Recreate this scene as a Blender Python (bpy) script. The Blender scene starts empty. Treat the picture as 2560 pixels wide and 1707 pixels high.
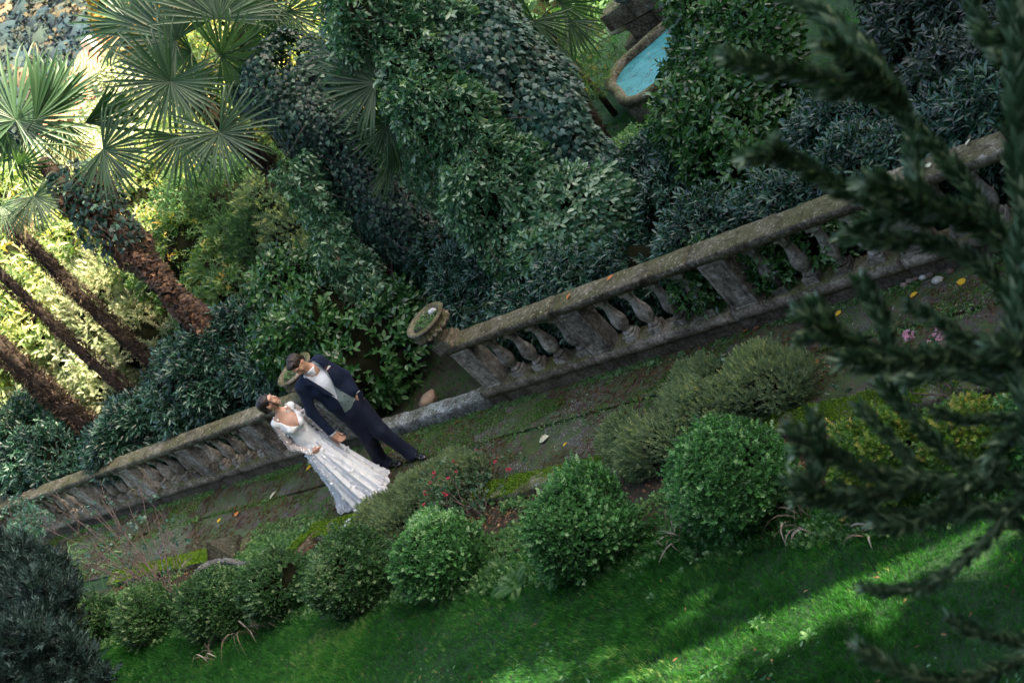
import bpy, math, random
import numpy as np
from mathutils import Vector, Matrix

rng = np.random.default_rng(7)
random.seed(7)
S = bpy.context.scene
COL = S.collection

# ---------------------------------------------------------------- camera
CAM = np.array([9.0852, -7.26756, 6.05526])
cd = bpy.data.cameras.new("camera")
cam = bpy.data.objects.new("camera", cd)
COL.objects.link(cam)
_x = Vector((0.699408, 0.32005, -0.639059)); _y = Vector((0.241505, 0.735717, 0.632769)); _z = Vector((0.672684, -0.596899, 0.437272))
cam.matrix_world = Matrix(((_x.x, _y.x, _z.x, CAM[0]), (_x.y, _y.y, _z.y, CAM[1]), (_x.z, _y.z, _z.z, CAM[2]), (0, 0, 0, 1)))
cd.sensor_width = 36; cd.lens = 42.19; cd.clip_start = 0.1; cd.clip_end = 3000
cd.dof.use_dof = True; cd.dof.focus_distance = 12.9; cd.dof.aperture_fstop = 3.2
S.camera = cam

# ---------------------------------------------------------------- light
SUN_EL = math.radians(33); SAZ = (0.912, 0.410)
w = bpy.data.worlds.new("World"); S.world = w; w.use_nodes = True
nt = w.node_tree; bg = nt.nodes["Background"]
sky = nt.nodes.new("ShaderNodeTexSky"); sky.sky_type = 'NISHITA'; sky.sun_disc = False
sky.sun_elevation = SUN_EL; sky.sun_rotation = math.atan2(SAZ[0], SAZ[1])
sky.air_density = 0.8; sky.dust_density = 7.0; sky.ozone_density = 0.0
nt.links.new(sky.outputs[0], bg.inputs[0]); bg.inputs[1].default_value = 0.12
sl = bpy.data.lights.new("sun", 'SUN'); sl.energy = 5.0; sl.angle = math.radians(0.53); sl.color = (1.0, 0.84, 0.60)
so = bpy.data.objects.new("sun", sl); COL.objects.link(so)
sd = Vector((SAZ[0] * math.cos(SUN_EL), SAZ[1] * math.cos(SUN_EL), math.sin(SUN_EL)))
so.rotation_euler = sd.to_track_quat('Z', 'Y').to_euler(); so.location = (20, 10, 20)
S.view_settings.view_transform = 'Standard'; S.view_settings.look = 'None'
S.view_settings.exposure = 2.45; S.view_settings.gamma = 1.0; S.view_settings.use_curve_mapping = False
S.cycles.max_bounces = 6; S.cycles.diffuse_bounces = 3; S.cycles.glossy_bounces = 2; S.cycles.transmission_bounces = 3
S.cycles.transparent_max_bounces = 4; S.cycles.volume_bounces = 0
S.cycles.use_denoising = True

# ---------------------------------------------------------------- helpers
def nrm(v):
    v = np.asarray(v, float)
    return v / np.maximum(np.linalg.norm(v, axis=-1, keepdims=True), 1e-9)

_K = np.random.default_rng(3).normal(size=(24, 3)); _PH = np.random.default_rng(4).uniform(0, 6.28, 24)
def noise(P, f=1.0, seed=0, octv=2):
    P = np.asarray(P, float) * f
    o = 0; a = 1; t = 0
    for i in range(octv):
        for j in range(4):
            k = _K[(seed * 5 + i * 4 + j) % 24]
            o = o + a * np.sin(P @ k + _PH[(seed * 7 + i * 4 + j) % 24] + 1.3 * np.sin(P @ np.roll(k, 1) * .7))
        t += a * 4; a *= .55; P = P * 2.1
    return o / t * 2.2

def mesh_tris(name, V, T, attr=None, smooth=False):
    me = bpy.data.meshes.new(name)
    V = np.ascontiguousarray(V, dtype=np.float32); T = np.ascontiguousarray(T, dtype=np.int32)
    k = T.shape[1]
    me.vertices.add(len(V)); me.vertices.foreach_set('co', V.ravel())
    me.loops.add(T.size); me.loops.foreach_set('vertex_index', T.ravel())
    me.polygons.add(len(T)); me.polygons.foreach_set('loop_start', np.arange(0, T.size, k, dtype=np.int32))
    if smooth:
        me.polygons.foreach_set('use_smooth', np.ones(len(T), dtype=bool))
    me.update(calc_edges=True)
    if attr is not None:
        a = me.attributes.new('v', 'FLOAT', 'POINT'); a.data.foreach_set('value', np.ascontiguousarray(attr, dtype=np.float32))
    return me

def mesh_poly(name, V, F, smooth=False):
    me = bpy.data.meshes.new(name)
    me.from_pydata([tuple(map(float, v)) for v in V], [], [tuple(map(int, f)) for f in F])
    if smooth:
        me.polygons.foreach_set('use_smooth', np.ones(len(F), dtype=bool))
    me.update()
    return me

def put(name, me, mat=None, parent=None, kind=None, loc=None):
    """link a mesh whose vertices are in world coordinates (or, with loc, around loc)"""
    o = bpy.data.objects.new(name, me); COL.objects.link(o)
    if mat is not None and not me.materials: me.materials.append(mat)
    base = Vector(loc) if loc is not None else Vector((0, 0, 0))
    if parent is not None:
        o.parent = parent; o.location = base - Vector(parent['at'])
    else:
        o.location = base
    o['at'] = tuple(base)
    if me.name in CLOUDS: scatter(o, CLOUDS[me.name], mat)
    if kind: o['kind'] = kind
    return o

def thing(name, label, cat, at, group=None):
    o = bpy.data.objects.new(name, None); COL.objects.link(o); o.location = at; o['at'] = tuple(float(q) for q in at)
    o.empty_display_size = .1
    o['label'] = label; o['category'] = cat
    if group: o['group'] = group
    return o

def tag(o, label, cat, group=None):
    o['label'] = label; o['category'] = cat
    if group: o['group'] = group
    return o

def frame_mat(p, X, D, N, s):
    return Matrix(((X[0] * s, D[0] * s, N[0] * s, p[0]), (X[1] * s, D[1] * s, N[1] * s, p[1]), (X[2] * s, D[2] * s, N[2] * s, p[2]), (0, 0, 0, 1)))

def put_inst(name, me, parent, p, D, N, s):
    """an object sharing mesh data, oriented: +Y along D, +Z along N"""
    D = nrm(D); N = np.asarray(N, float); N = nrm(N - D * (N @ D)); X = np.cross(D, N)
    o = bpy.data.objects.new(name, me); COL.objects.link(o)
    o.parent = parent
    q = np.asarray(p, float) - np.array(parent['at'])
    o.matrix_basis = frame_mat(q, X, D, N, s)
    return o

# ---------------------------------------------------------------- materials
def newmat(name):
    m = bpy.data.materials.new(name); m.use_nodes = True
    return m, m.node_tree, m.node_tree.nodes['Principled BSDF']

def node(nt, typ, **kw):
    n = nt.nodes.new(typ)
    for k, v in kw.items():
        if k.startswith('i_'): n.inputs[k[2:].replace('_', ' ')].default_value = v
        else: setattr(n, k, v)
    return n

def ramp(nt, fac, stops):
    r = nt.nodes.new('ShaderNodeValToRGB'); e = r.color_ramp.elements
    while len(e) < len(stops): e.new(0.5)
    for i, (p, c) in enumerate(stops):
        e[i].position = p; e[i].color = (*c, 1) if len(c) == 3 else c
    nt.links.new(fac, r.inputs[0]); return r.outputs[0]

def noi(nt, scale, detail=4, rough=.6, dist=0):
    t = nt.nodes.new('ShaderNodeTexNoise'); t.inputs['Scale'].default_value = scale
    t.inputs['Detail'].default_value = detail; t.inputs['Roughness'].default_value = rough; t.inputs['Distortion'].default_value = dist
    g = nt.nodes.get('GEO') or nt.nodes.new('ShaderNodeNewGeometry'); g.name = 'GEO'
    nt.links.new(g.outputs['Position'], t.inputs['Vector'])
    return t.outputs['Fac']

def mixc(nt, fac, a, b, mode='MIX'):
    m = nt.nodes.new('ShaderNodeMix'); m.data_type = 'RGBA'; m.blend_type = mode
    for sock, v in ((m.inputs[0], fac), (m.inputs[6], a), (m.inputs[7], b)):
        if isinstance(v, (int, float)): sock.default_value = v
        elif isinstance(v, tuple): sock.default_value = (*v, 1)
        else: nt.links.new(v, sock)
    return m.outputs[2]

def bump(nt, h, strength, dist, bsdf):
    b = nt.nodes.new('ShaderNodeBump'); b.inputs['Strength'].default_value = strength; b.inputs['Distance'].default_value = dist
    nt.links.new(h, b.inputs['Height']); nt.links.new(b.outputs[0], bsdf.inputs['Normal'])

def leaf_mat(name, stops, rough=.42, spec=.5, trans=.25, tcol=None):
    """foliage: colour varies leaf by leaf; light comes through a little"""
    m, nt, b = newmat(name)
    at = node(nt, 'ShaderNodeAttribute', attribute_name='v'); ai = node(nt, 'ShaderNodeAttribute', attribute_name='v'); ai.attribute_type = 'INSTANCER'
    al = node(nt, 'ShaderNodeAttribute', attribute_name='single'); oi = node(nt, 'ShaderNodeObjectInfo')
    a0 = node(nt, 'ShaderNodeMath', operation='ADD'); nt.links.new(at.outputs['Fac'], a0.inputs[0]); nt.links.new(ai.outputs['Fac'], a0.inputs[1])
    ad = node(nt, 'ShaderNodeMath', operation='MULTIPLY_ADD'); nt.links.new(oi.outputs['Random'], ad.inputs[0]); nt.links.new(al.outputs['Fac'], ad.inputs[1]); nt.links.new(a0.outputs[0], ad.inputs[2])
    fr = node(nt, 'ShaderNodeMath', operation='FRACT'); nt.links.new(ad.outputs[0], fr.inputs[0])
    c = ramp(nt, fr.outputs[0], stops)
    nt.links.new(c, b.inputs['Base Color'])
    b.inputs['Roughness'].default_value = rough; b.inputs['Specular IOR Level'].default_value = spec
    t = nt.nodes.new('ShaderNodeBsdfTranslucent')
    tc = mixc(nt, 1.0, c, tcol or (2.2, 2.6, .8), 'MULTIPLY'); nt.links.new(tc, t.inputs[0])
    mx = nt.nodes.new('ShaderNodeMixShader'); mx.inputs[0].default_value = trans
    nt.links.new(b.outputs[0], mx.inputs[1]); nt.links.new(t.outputs[0], mx.inputs[2])
    nt.links.new(mx.outputs[0], nt.nodes['Material Output'].inputs[0])
    return m

def single(me):
    """marks the mesh of a leaf that is an object of its own, so that its colour follows the object"""
    me.attributes.new('single', 'FLOAT', 'POINT').data.foreach_set('value', np.ones(len(me.vertices), np.float32)); return me

def plain(name, colr, rough=.6, spec=.4, metal=0, nscale=0, namp=.3, bs=0, bd=.01, sheen=0):
    m, nt, b = newmat(name)
    b.inputs['Roughness'].default_value = rough; b.inputs['Specular IOR Level'].default_value = spec; b.inputs['Metallic'].default_value = metal
    if sheen: b.inputs['Sheen Weight'].default_value = sheen
    if nscale:
        f = noi(nt, nscale)
        lo = tuple(c * (1 - namp) for c in colr); hi = tuple(min(1, c * (1 + namp)) for c in colr)
        nt.links.new(ramp(nt, f, [(.3, lo), (.7, hi)]), b.inputs['Base Color'])
        if bs: bump(nt, noi(nt, nscale * 3), bs, bd, b)
    else: b.inputs['Base Color'].default_value = (*colr, 1)
    return m

def stone_mat(name, base, light, moss, lichen, mossamt=.5, scale=1, dark=.69):
    """weathered stone: mottled, dark stains, moss on what faces up, pale lichen spots"""
    m, nt, b = newmat(name)
    n1 = noi(nt, 2.6 * scale, 6, .75, .4); n2 = noi(nt, 34 * scale, 6, .8); n3 = noi(nt, 120 * scale, 3, .75); n4 = noi(nt, 9 * scale, 7, .8, .3)
    c = ramp(nt, n1, [(.34, tuple(q * .5 for q in base)), (.47, base), (.62, light)])
    oi = node(nt, 'ShaderNodeObjectInfo'); tn = ramp(nt, oi.outputs['Random'], [(0, (.72, .72, .72)), (1, (1.35, 1.35, 1.35))]); c = mixc(nt, 1, c, tn, 'MULTIPLY')
    c = mixc(nt, 1, c, ramp(nt, n2, [(.38, (.38, .36, .33)), (.48, (.85, .84, .82)), (.62, (1.35, 1.34, 1.3))]), 'MULTIPLY')
    geo = nt.nodes['GEO']; sp = nt.nodes.new('ShaderNodeSeparateXYZ'); nt.links.new(geo.outputs['Normal'], sp.inputs[0])
    up = node(nt, 'ShaderNodeMapRange'); up.inputs['From Min'].default_value = .35; up.inputs['From Max'].default_value = .9
    nt.links.new(sp.outputs['Z'], up.inputs['Value'])
    mf = ramp(nt, noi(nt, 2.1 * scale, 6, .75), [(.34, (0, 0, 0)), (.56, (1, 1, 1))])
    mm = node(nt, 'ShaderNodeMath', operation='MULTIPLY'); nt.links.new(up.outputs[0], mm.inputs[0]); nt.links.new(mf, mm.inputs[1])
    mk = node(nt, 'ShaderNodeMath', operation='MULTIPLY'); nt.links.new(mm.outputs[0], mk.inputs[0]); mk.inputs[1].default_value = mossamt
    c = mixc(nt, mk.outputs[0], c, ramp(nt, n3, [(.35, tuple(q * .45 for q in moss)), (.65, tuple(q * 1.5 for q in moss))]))
    c = mixc(nt, ramp(nt, n2, [(.585, (0, 0, 0)), (.625, (.85, .85, .85))]), c, lichen)
    c = mixc(nt, ramp(nt, n4, [(.60, (0, 0, 0)), (.635, (.75, .75, .75))]), c, lichen)
    c = mixc(nt, .9, c, ramp(nt, noi(nt, 6.5 * scale, 6, .75, .6), [(.52, (1, 1, 1)), (.62, (.42, .38, .35))]), 'MULTIPLY')
    nt.links.new(c, b.inputs['Base Color']); b.inputs['Roughness'].default_value = .92; b.inputs['Specular IOR Level'].default_value = .2
    bump(nt, mixc(nt, .5, n2, n3), .35, .004, b)
    return m

M = {}
M['stone'] = stone_mat('weathered_stone', (.17, .15, .12), (.32, .29, .24), (.09, .10, .03), (.46, .44, .38), .9)
M['stone_smooth'] = stone_mat('worn_stone', (.25, .235, .20), (.40, .385, .35), (.11, .11, .03), (.55, .54, .5), .4, .55)
M['coping'] = stone_mat('mossy_coping', (.15, .135, .105), (.28, .26, .21), (.072, .078, .028), (.42, .41, .35), .85, .9)
M['stone_dark'] = stone_mat('mossy_stone', (.12, .105, .075), (.25, .23, .18), (.06, .09, .02), (.36, .42, .42), .8)
M['stone_blue'] = stone_mat('lichen_stone', (.17, .18, .17), (.42, .46, .47), (.05, .09, .02), (.52, .62, .64), .35)
M['footing'] = stone_mat('footing_stone', (.11, .095, .075), (.17, .15, .12), (.04, .06, .015), (.2, .2, .17), .5)

M['post_stone'] = stone_mat('dark_mossy_stone', (.05, .048, .038), (.09, .085, .07), (.03, .05, .012), (.16, .17, .15), .8)
def ground_mat(name, kind):
    m, nt, b = newmat(name)
    if kind == 'path':
        n1 = noi(nt, 1.6, 6, .7); n2 = noi(nt, 9, 6, .8); n3 = noi(nt, 160, 2, .6); n4 = noi(nt, 3.1, 5, .7, .8)
        c = ramp(nt, n3, [(.40, (.014, .015, .015)), (.52, (.045, .045, .042)), (.64, (.26, .26, .24))])
        br = ramp(nt, n2, [(.3, (.028, .018, .010)), (.7, (.10, .055, .03))])
        c = mixc(nt, ramp(nt, n4, [(.44, (0, 0, 0)), (.58, (.7, .7, .7))]), c, br)
        ms = ramp(nt, n2, [(.3, (.014, .035, .006)), (.7, (.055, .12, .02))])
        c = mixc(nt, ramp(nt, noi(nt, 4.5, 7, .8, 1.2), [(.43, (0, 0, 0)), (.53, (.9, .9, .9))]), c, ms)
        nt.links.new(c, b.inputs['Base Color'])
        nt.links.new(ramp(nt, n1, [(.35, (.35, .35, .35)), (.6, (.9, .9, .9))]), b.inputs['Roughness'])
        bump(nt, mixc(nt, .5, n2, n3), .8, .02, b)
    elif kind == 'soil':
        n1 = noi(nt, 2.5, 6, .7); n2 = noi(nt, 18, 6, .8)
        c = ramp(nt, n2, [(.3, (.008, .007, .005)), (.5, (.026, .020, .013)), (.7, (.06, .045, .028))])
        ms = ramp(nt, n2, [(.3, (.012, .03, .008)), (.7, (.045, .10, .02))])
        c = mixc(nt, ramp(nt, n1, [(.42, (0, 0, 0)), (.6, (.85, .85, .85))]), c, ms)
        nt.links.new(c, b.inputs['Base Color']); b.inputs['Roughness'].default_value = .95
        bump(nt, n2, 1, .04, b)
    elif kind == 'lawn':
        n1 = noi(nt, 1.1, 5, .6); n2 = noi(nt, 30, 6, .8)
        c = ramp(nt, n2, [(.3, (.006, .03, .009)), (.7, (.016, .085, .022))])
        c = mixc(nt, ramp(nt, n1, [(.5, (0, 0, 0)), (.75, (.35, .35, .35))]), c, (.025, .045, .02))
        nt.links.new(c, b.inputs['Base Color']); b.inputs['Roughness'].default_value = .95
        bump(nt, n2, 1, .03, b)
    elif kind == 'hill':
        n1 = noi(nt, .03, 5, .7); n2 = noi(nt, .3, 5, .8)
        c = ramp(nt, n1, [(.3, (.02, .035, .02)), (.55, (.05, .05, .02)), (.7, (.09, .06, .025))])
        nt.links.new(c, b.inputs['Base Color']); b.inputs['Roughness'].default_value = 1
    return m
M['path'] = ground_mat('wet_mossy_asphalt', 'path'); M['soil'] = ground_mat('mossy_soil', 'soil')
M['lawn'] = ground_mat('lawn_turf', 'lawn'); M['hill'] = ground_mat('wooded_hill', 'hill')

G = lambda *c: c
M['ivy'] = leaf_mat('ivy_leaf', [(0, (.004, .020, .014)), (.5, (.011, .040, .028)), (.85, (.026, .072, .048)), (1, (.12, .22, .14))], .45, .4, .1)
M['ivy_big'] = leaf_mat('large_ivy_leaf', [(0, (.008, .036, .028)), (.5, (.026, .085, .068)), (.85, (.065, .15, .12)), (1, (.20, .27, .18))], .42, .45, .12)
M['climber'] = leaf_mat('pale_climber_leaf', [(0, (.012, .06, .03)), (.4, (.05, .15, .075)), (.75, (.15, .28, .17)), (1, (.40, .52, .38))], .34, .5, .15)
M['camellia'] = leaf_mat('camellia_leaf', [(0, (.010, .045, .012)), (.5, (.03, .11, .028)), (.85, (.08, .19, .06)), (1, (.17, .28, .13))], .25, .6, .15)
M['laurel'] = leaf_mat('laurel_leaf', [(0, (.006, .028, .016)), (.5, (.016, .062, .036)), (.85, (.045, .12, .075)), (1, (.10, .19, .13))], .26, .6, .12)
M['darkleaf'] = leaf_mat('dark_evergreen_leaf', [(0, (.008, .022, .014)), (.5, (.016, .042, .024)), (1, (.04, .08, .045))], .35, .5, .08)
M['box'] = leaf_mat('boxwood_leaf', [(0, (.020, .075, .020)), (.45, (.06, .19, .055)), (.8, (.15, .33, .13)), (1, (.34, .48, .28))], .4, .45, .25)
M['boxdark'] = leaf_mat('dark_boxwood_leaf', [(0, (.014, .05, .014)), (.5, (.035, .105, .03)), (.85, (.09, .19, .07)), (1, (.24, .32, .18))], .4, .5, .22)  # boxwood green darkened to carry the shade at the left
M['boxgold'] = leaf_mat('golden_boxwood_leaf', [(0, (.04, .11, .02)), (.5, (.10, .2, .03)), (.8, (.25, .3, .06)), (1, (.42, .30, .10))], .4, .5, .3)  # boxwood green with the gold of the sun put into the colour
M['heather'] = leaf_mat('heather_leaf', [(0, (.05, .10, .06)), (.5, (.14, .21, .13)), (.85, (.26, .32, .18)), (1, (.46, .44, .18))], .6, .3, .2)
M['rosemary'] = leaf_mat('blue_grey_needle_leaf', [(0, (.006, .018, .018)), (.5, (.014, .036, .036)), (1, (.06, .11, .11))], .5, .4, .1)
M['cypress'] = leaf_mat('cypress_spray', [(0, (.02, .06, .03)), (.5, (.045, .11, .045)), (1, (.09, .18, .07))], .6, .3, .2)
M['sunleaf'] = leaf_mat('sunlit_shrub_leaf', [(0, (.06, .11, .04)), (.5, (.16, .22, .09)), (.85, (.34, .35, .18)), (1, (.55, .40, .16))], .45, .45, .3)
M['azalea'] = leaf_mat('azalea_leaf', [(0, (.03, .08, .025)), (.6, (.07, .15, .05)), (.93, (.18, .24, .07)), (1, (.5, .28, .05))], .45, .45, .3)
M['pale'] = leaf_mat('pale_yellow_leaf', [(0, (.11, .18, .08)), (.5, (.30, .35, .20)), (1, (.60, .58, .42))], .6, .3, .35, (1.5, 1.5, 1.0))  # cream of the overexposed sunlit bank put into the leaf colour
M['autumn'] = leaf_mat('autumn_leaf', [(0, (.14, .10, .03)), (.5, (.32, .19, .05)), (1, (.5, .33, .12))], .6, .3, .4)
M['palm'] = leaf_mat('fan_palm_leaf', [(0, (.022, .058, .028)), (.5, (.038, .085, .042)), (1, (.065, .12, .062))], .42, .45, .22)
M['palmtip'] = leaf_mat('dry_palm_leaf', [(0, (.16, .12, .07)), (.5, (.24, .19, .11)), (1, (.33, .28, .18))], .7, .3, .2)
M['dead'] = leaf_mat('dead_brown_leaf', [(0, (.022, .014, .010)), (.5, (.065, .036, .020)), (.85, (.13, .072, .04)), (1, (.26, .15, .08))], .6, .3, .12, (1.5, 1.2, .8))
M['litter'] = leaf_mat('leaf_litter', [(0, (.04, .02, .012)), (.5, (.11, .05, .025)), (.85, (.20, .10, .05)), (1, (.34, .26, .10))], .7, .3, .1, (1.5, 1.2, .8))
M['needle_litter'] = leaf_mat('needle_litter', [(0, (.06, .025, .012)), (.6, (.15, .06, .03)), (1, (.28, .15, .08))], .8, .2, .05, (1.3, 1.2, .9))
M['chips'] = leaf_mat('gravel_chip', [(0, (.10, .10, .095)), (.6, (.30, .30, .29)), (1, (.62, .62, .60))], .8, .3, .0)
M['grass'] = leaf_mat('grass_blade', [(0, (.010, .056, .012)), (.5, (.027, .130, .026)), (.9, (.07, .23, .05)), (1, (.24, .31, .13))], .55, .25, .35, (1.8, 2.4, .6))
M['moss'] = leaf_mat('moss_tuft', [(0, (.05, .11, .012)), (.5, (.11, .21, .022)), (1, (.22, .34, .05))], .9, .1, .2)
M['weed'] = leaf_mat('weed_leaf', [(0, (.05, .14, .05)), (.6, (.12, .24, .10)), (1, (.24, .36, .18))], .5, .4, .25)
M['weed_dark'] = leaf_mat('lawn_weed_leaf', [(0, (.02, .09, .03)), (.7, (.05, .15, .06)), (1, (.14, .26, .14))], .5, .35, .25)
M['araucaria'] = leaf_mat('monkey_puzzle_leaf', [(0, (.015, .045, .018)), (.5, (.045, .10, .045)), (.86, (.16, .26, .16)), (1, (.40, .48, .28))], .42, .5, .08)
M['strap'] = leaf_mat('dry_strap_leaf', [(0, (.12, .09, .06)), (.5, (.26, .22, .17)), (1, (.48, .44, .37))], .7, .3, .2, (1.4, 1.2, .9))
M['bark'] = plain('bark', (.075, .05, .035), .95, .2, nscale=14, namp=.6, bs=1, bd=.02)
M['fibre'] = leaf_mat('palm_fibre', [(0, (.018, .013, .010)), (.5, (.055, .040, .030)), (.85, (.11, .085, .065)), (1, (.20, .15, .11))], .85, .2, .1, (1.4, 1.2, .9))
M['twig'] = plain('grey_red_twig', (.10, .075, .065), .8, .3, nscale=20, namp=.5)
M['stem'] = plain('green_stem', (.07, .11, .05), .6, .3)
M['core'] = plain('inner_twigs', (.010, .012, .006), 1, .02)  # near-black solid inside plants: shade between leaves put into colour

# ---------------------------------------------------------------- leaf shapes (unit long, +Y tip, +Z face)
def T_small(w=.3):
    V = [(0, 0, 0), (-w, .45, .06), (0, 1, -.05), (w, .45, .06), (0, .45, -.05)]
    return np.array(V), np.array([(0, 4, 1), (1, 4, 2), (0, 3, 4), (4, 3, 2)])
def T_lance(w=.17, droop=.12):
    V = [(0, 0, 0), (-w * .8, .25, .05), (-w, .52, .05), (-w * .62, .8, 0), (0, 1.02, -droop), (w * .62, .8, 0), (w, .52, .05), (w * .8, .25, .05), (0, .27, 0), (0, .53, -.02), (0, .8, -.06)]
    F = [(0, 8, 1), (1, 8, 9), (1, 9, 2), (2, 9, 10), (2, 10, 3), (3, 10, 4), (0, 7, 8), (8, 7, 9), (7, 6, 9), (9, 6, 10), (6, 5, 10), (10, 5, 4)]
    return np.array(V), np.array(F)
def T_ivy():
    o = [(0, 0), (-.30, -.12), (-.50, .06), (-.40, .26), (-.50, .42), (-.24, .52), (0, 1.0), (.24, .52), (.50, .42), (.40, .26), (.50, .06), (.30, -.12)]
    V = [(x, y, -.18 * abs(x) - .10 * y * y) for x, y in o] + [(0, .3, .03)]
    n = len(o)
    return np.array(V), np.array([(12, (i + 1) % n, i) for i in range(n)])
def T_blade():
    V = [(-.035, 0, 0), (.035, 0, 0), (-.03, .45, .06), (.03, .45, .06), (0, 1, .3)]
    return np.array(V), np.array([(0, 1, 3), (0, 3, 2), (2, 3, 4)])
def T_needle():
    return np.array([(-.06, 0, 0), (.06, 0, 0), (0, 1, 0)]), np.array([(0, 1, 2)])
def T_card():
    V = [(0, 0, 0), (-.35, .3, .1), (.3, .35, -.05), (-.2, .8, -.1), (.28, .85, .1), (0, 1.1, 0), (0, .5, .15)]
    return np.array(V), np.array([(0, 6, 1), (0, 2, 6), (1, 6, 3), (6, 2, 4), (3, 6, 5), (6, 4, 5)])

def join(parts):
    V = []; F = []; o = 0
    for v, f in parts:
        V.append(v); F.append(f + o); o += len(v)
    return np.concatenate(V), np.concatenate(F)

def xf(v, p, D, N, s):
    D = nrm(D); N = np.asarray(N, float); N = nrm(N - D * (N @ D)); X = np.cross(D, N)
    return np.asarray(p) + s * (v[:, :1] * X + v[:, 1:2] * D + v[:, 2:3] * N)

def T_sprig(leaf, k, sz, spread, up=.0, seed=1, length=1.0):
    """a twig tip along +Y carrying k leaves"""
    r = np.random.default_rng(seed); out = []
    lv, lf = leaf
    for i in range(k):
        a = i * 2.4 + r.uniform(-.3, .3); t = (i + .5) / k
        rad = np.array([math.cos(a), 0, math.sin(a)])
        D = rad * spread * (1.1 - .5 * t) + np.array([0, .55 + .5 * t, 0])
        N = np.array([0, 1, 0]) * .7 - rad * .1 + np.array([0, 0, up + .3])
        out.append((xf(lv, (0, t * length * .75, 0), D, N, sz * r.uniform(.75, 1.1)), lf))
    return join(out)

CLOUDS = {}
def cloud_mesh(name, P, D, N, s, tm, v=None):
    """many copies of one small leaf or sprig shape: real mesh when few, geometry-node copies when many"""
    tv, tf = tm; n = len(P)
    D = nrm(D); N = N - D * np.sum(D * N, axis=1, keepdims=True); N = nrm(N); X = np.cross(D, N)
    s = np.broadcast_to(np.asarray(s, float), (n,))
    if v is None: v = rng.random(n)
    if n * len(tf) < 9000:
        s = s[:, None, None]
        V = P[:, None, :] + s * (tv[None, :, 0:1] * X[:, None, :] + tv[None, :, 1:2] * D[:, None, :] + tv[None, :, 2:3] * N[:, None, :])
        F = tf[None] + (np.arange(n) * len(tv))[:, None, None]
        return mesh_tris(name, V.reshape(-1, 3), F.reshape(-1, 3), np.repeat(v, len(tv)))
    me = bpy.data.meshes.new(name); me.vertices.add(n); me.vertices.foreach_set('co', np.ascontiguousarray(P, dtype=np.float32).ravel())
    ry = np.arcsin(np.clip(-X[:, 2], -1, 1)); rx = np.arctan2(D[:, 2], N[:, 2]); rz = np.arctan2(X[:, 1], X[:, 0])
    me.attributes.new('turn', 'FLOAT_VECTOR', 'POINT').data.foreach_set('vector', np.stack([rx, ry, rz], -1).astype(np.float32).ravel())
    me.attributes.new('size', 'FLOAT', 'POINT').data.foreach_set('value', np.ascontiguousarray(s, dtype=np.float32))
    me.attributes.new('v', 'FLOAT', 'POINT').data.foreach_set('value', np.ascontiguousarray(v, dtype=np.float32))
    me.update(); CLOUDS[me.name] = tm
    return me

GNG = {}
def scatter(o, tm, mat):
    key = (id(tm[0]), mat.name)
    if key not in GNG:
        tme = mesh_tris('leaf_shape', *tm); tme.materials.append(mat); to = bpy.data.objects.new('leaf_shape', tme)
        g = bpy.data.node_groups.new('scatter', 'GeometryNodeTree')
        g.interface.new_socket('Geometry', in_out='INPUT', socket_type='NodeSocketGeometry'); g.interface.new_socket('Geometry', in_out='OUTPUT', socket_type='NodeSocketGeometry')
        gi = g.nodes.new('NodeGroupInput'); go = g.nodes.new('NodeGroupOutput'); ip = g.nodes.new('GeometryNodeInstanceOnPoints'); ob = g.nodes.new('GeometryNodeObjectInfo'); ob.inputs['Object'].default_value = to
        ra = g.nodes.new('GeometryNodeInputNamedAttribute'); ra.data_type = 'FLOAT_VECTOR'; ra.inputs['Name'].default_value = 'turn'
        sa = g.nodes.new('GeometryNodeInputNamedAttribute'); sa.data_type = 'FLOAT'; sa.inputs['Name'].default_value = 'size'
        L = g.links.new; L(gi.outputs[0], ip.inputs['Points']); L(ob.outputs['Geometry'], ip.inputs['Instance']); L(ra.outputs['Attribute'], ip.inputs['Rotation']); L(sa.outputs['Attribute'], ip.inputs['Scale']); L(ip.outputs[0], go.inputs[0])
        GNG[key] = (g, to, tm)
    m = o.modifiers.new('scatter', 'NODES'); m.node_group = GNG[key][0]

def tocam(P):
    return nrm(CAM - P)

def blob_pts(blobs, n, amp=.24, fr=2.8, seed=0, back=.25, deep=.35, floor=.06):
    B = np.array(blobs, float)
    if B.shape[1] == 4: B = np.c_[B, B[:, 3], B[:, 3]]
    ar = np.array([(a * b) ** 1.6 + (a * c) ** 1.6 + (b * c) ** 1.6 for a, b, c in B[:, 3:6]]) ** (1 / 1.6)
    m = int(n * 2.2)
    k = rng.choice(len(B), m, p=ar / ar.sum())
    U = nrm(rng.normal(size=(m, 3)))
    c, r = B[k, :3], B[k, 3:6]
    P0 = c + U * r; Nn = nrm(U / r)
    q = noise(P0, fr, seed)
    d = 1 + amp * q - deep * rng.random(m) ** 2.2
    P = c + U * r * d[:, None]
    keep = rng.random(m) < np.clip(.55 + .7 * q, floor, 1)
    for j in range(len(B)):
        e = (((P - B[j, :3]) / (B[j, 3:6] * .86)) ** 2).sum(1)
        keep &= ~((e < 1) & (k != j))
    keep &= (np.sum(Nn * tocam(P), axis=1) > -.25) | (rng.random(m) < back)
    P, Nn = P[keep][:n], Nn[keep][:n]
    return P, Nn

def orient(P, Nn, out=.5, down=.0, rand=.5, upn=.6, seed=None):
    n = len(P)
    R = rng.normal(size=(n, 3)); R2 = rng.normal(size=(n, 3))
    D = Nn * out + np.array([0, 0, -1.]) * down + R * rand * .6
    N = Nn * .7 + np.array([0, 0, 1.]) * upn + R2 * rand * .4
    return nrm(D), N

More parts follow.
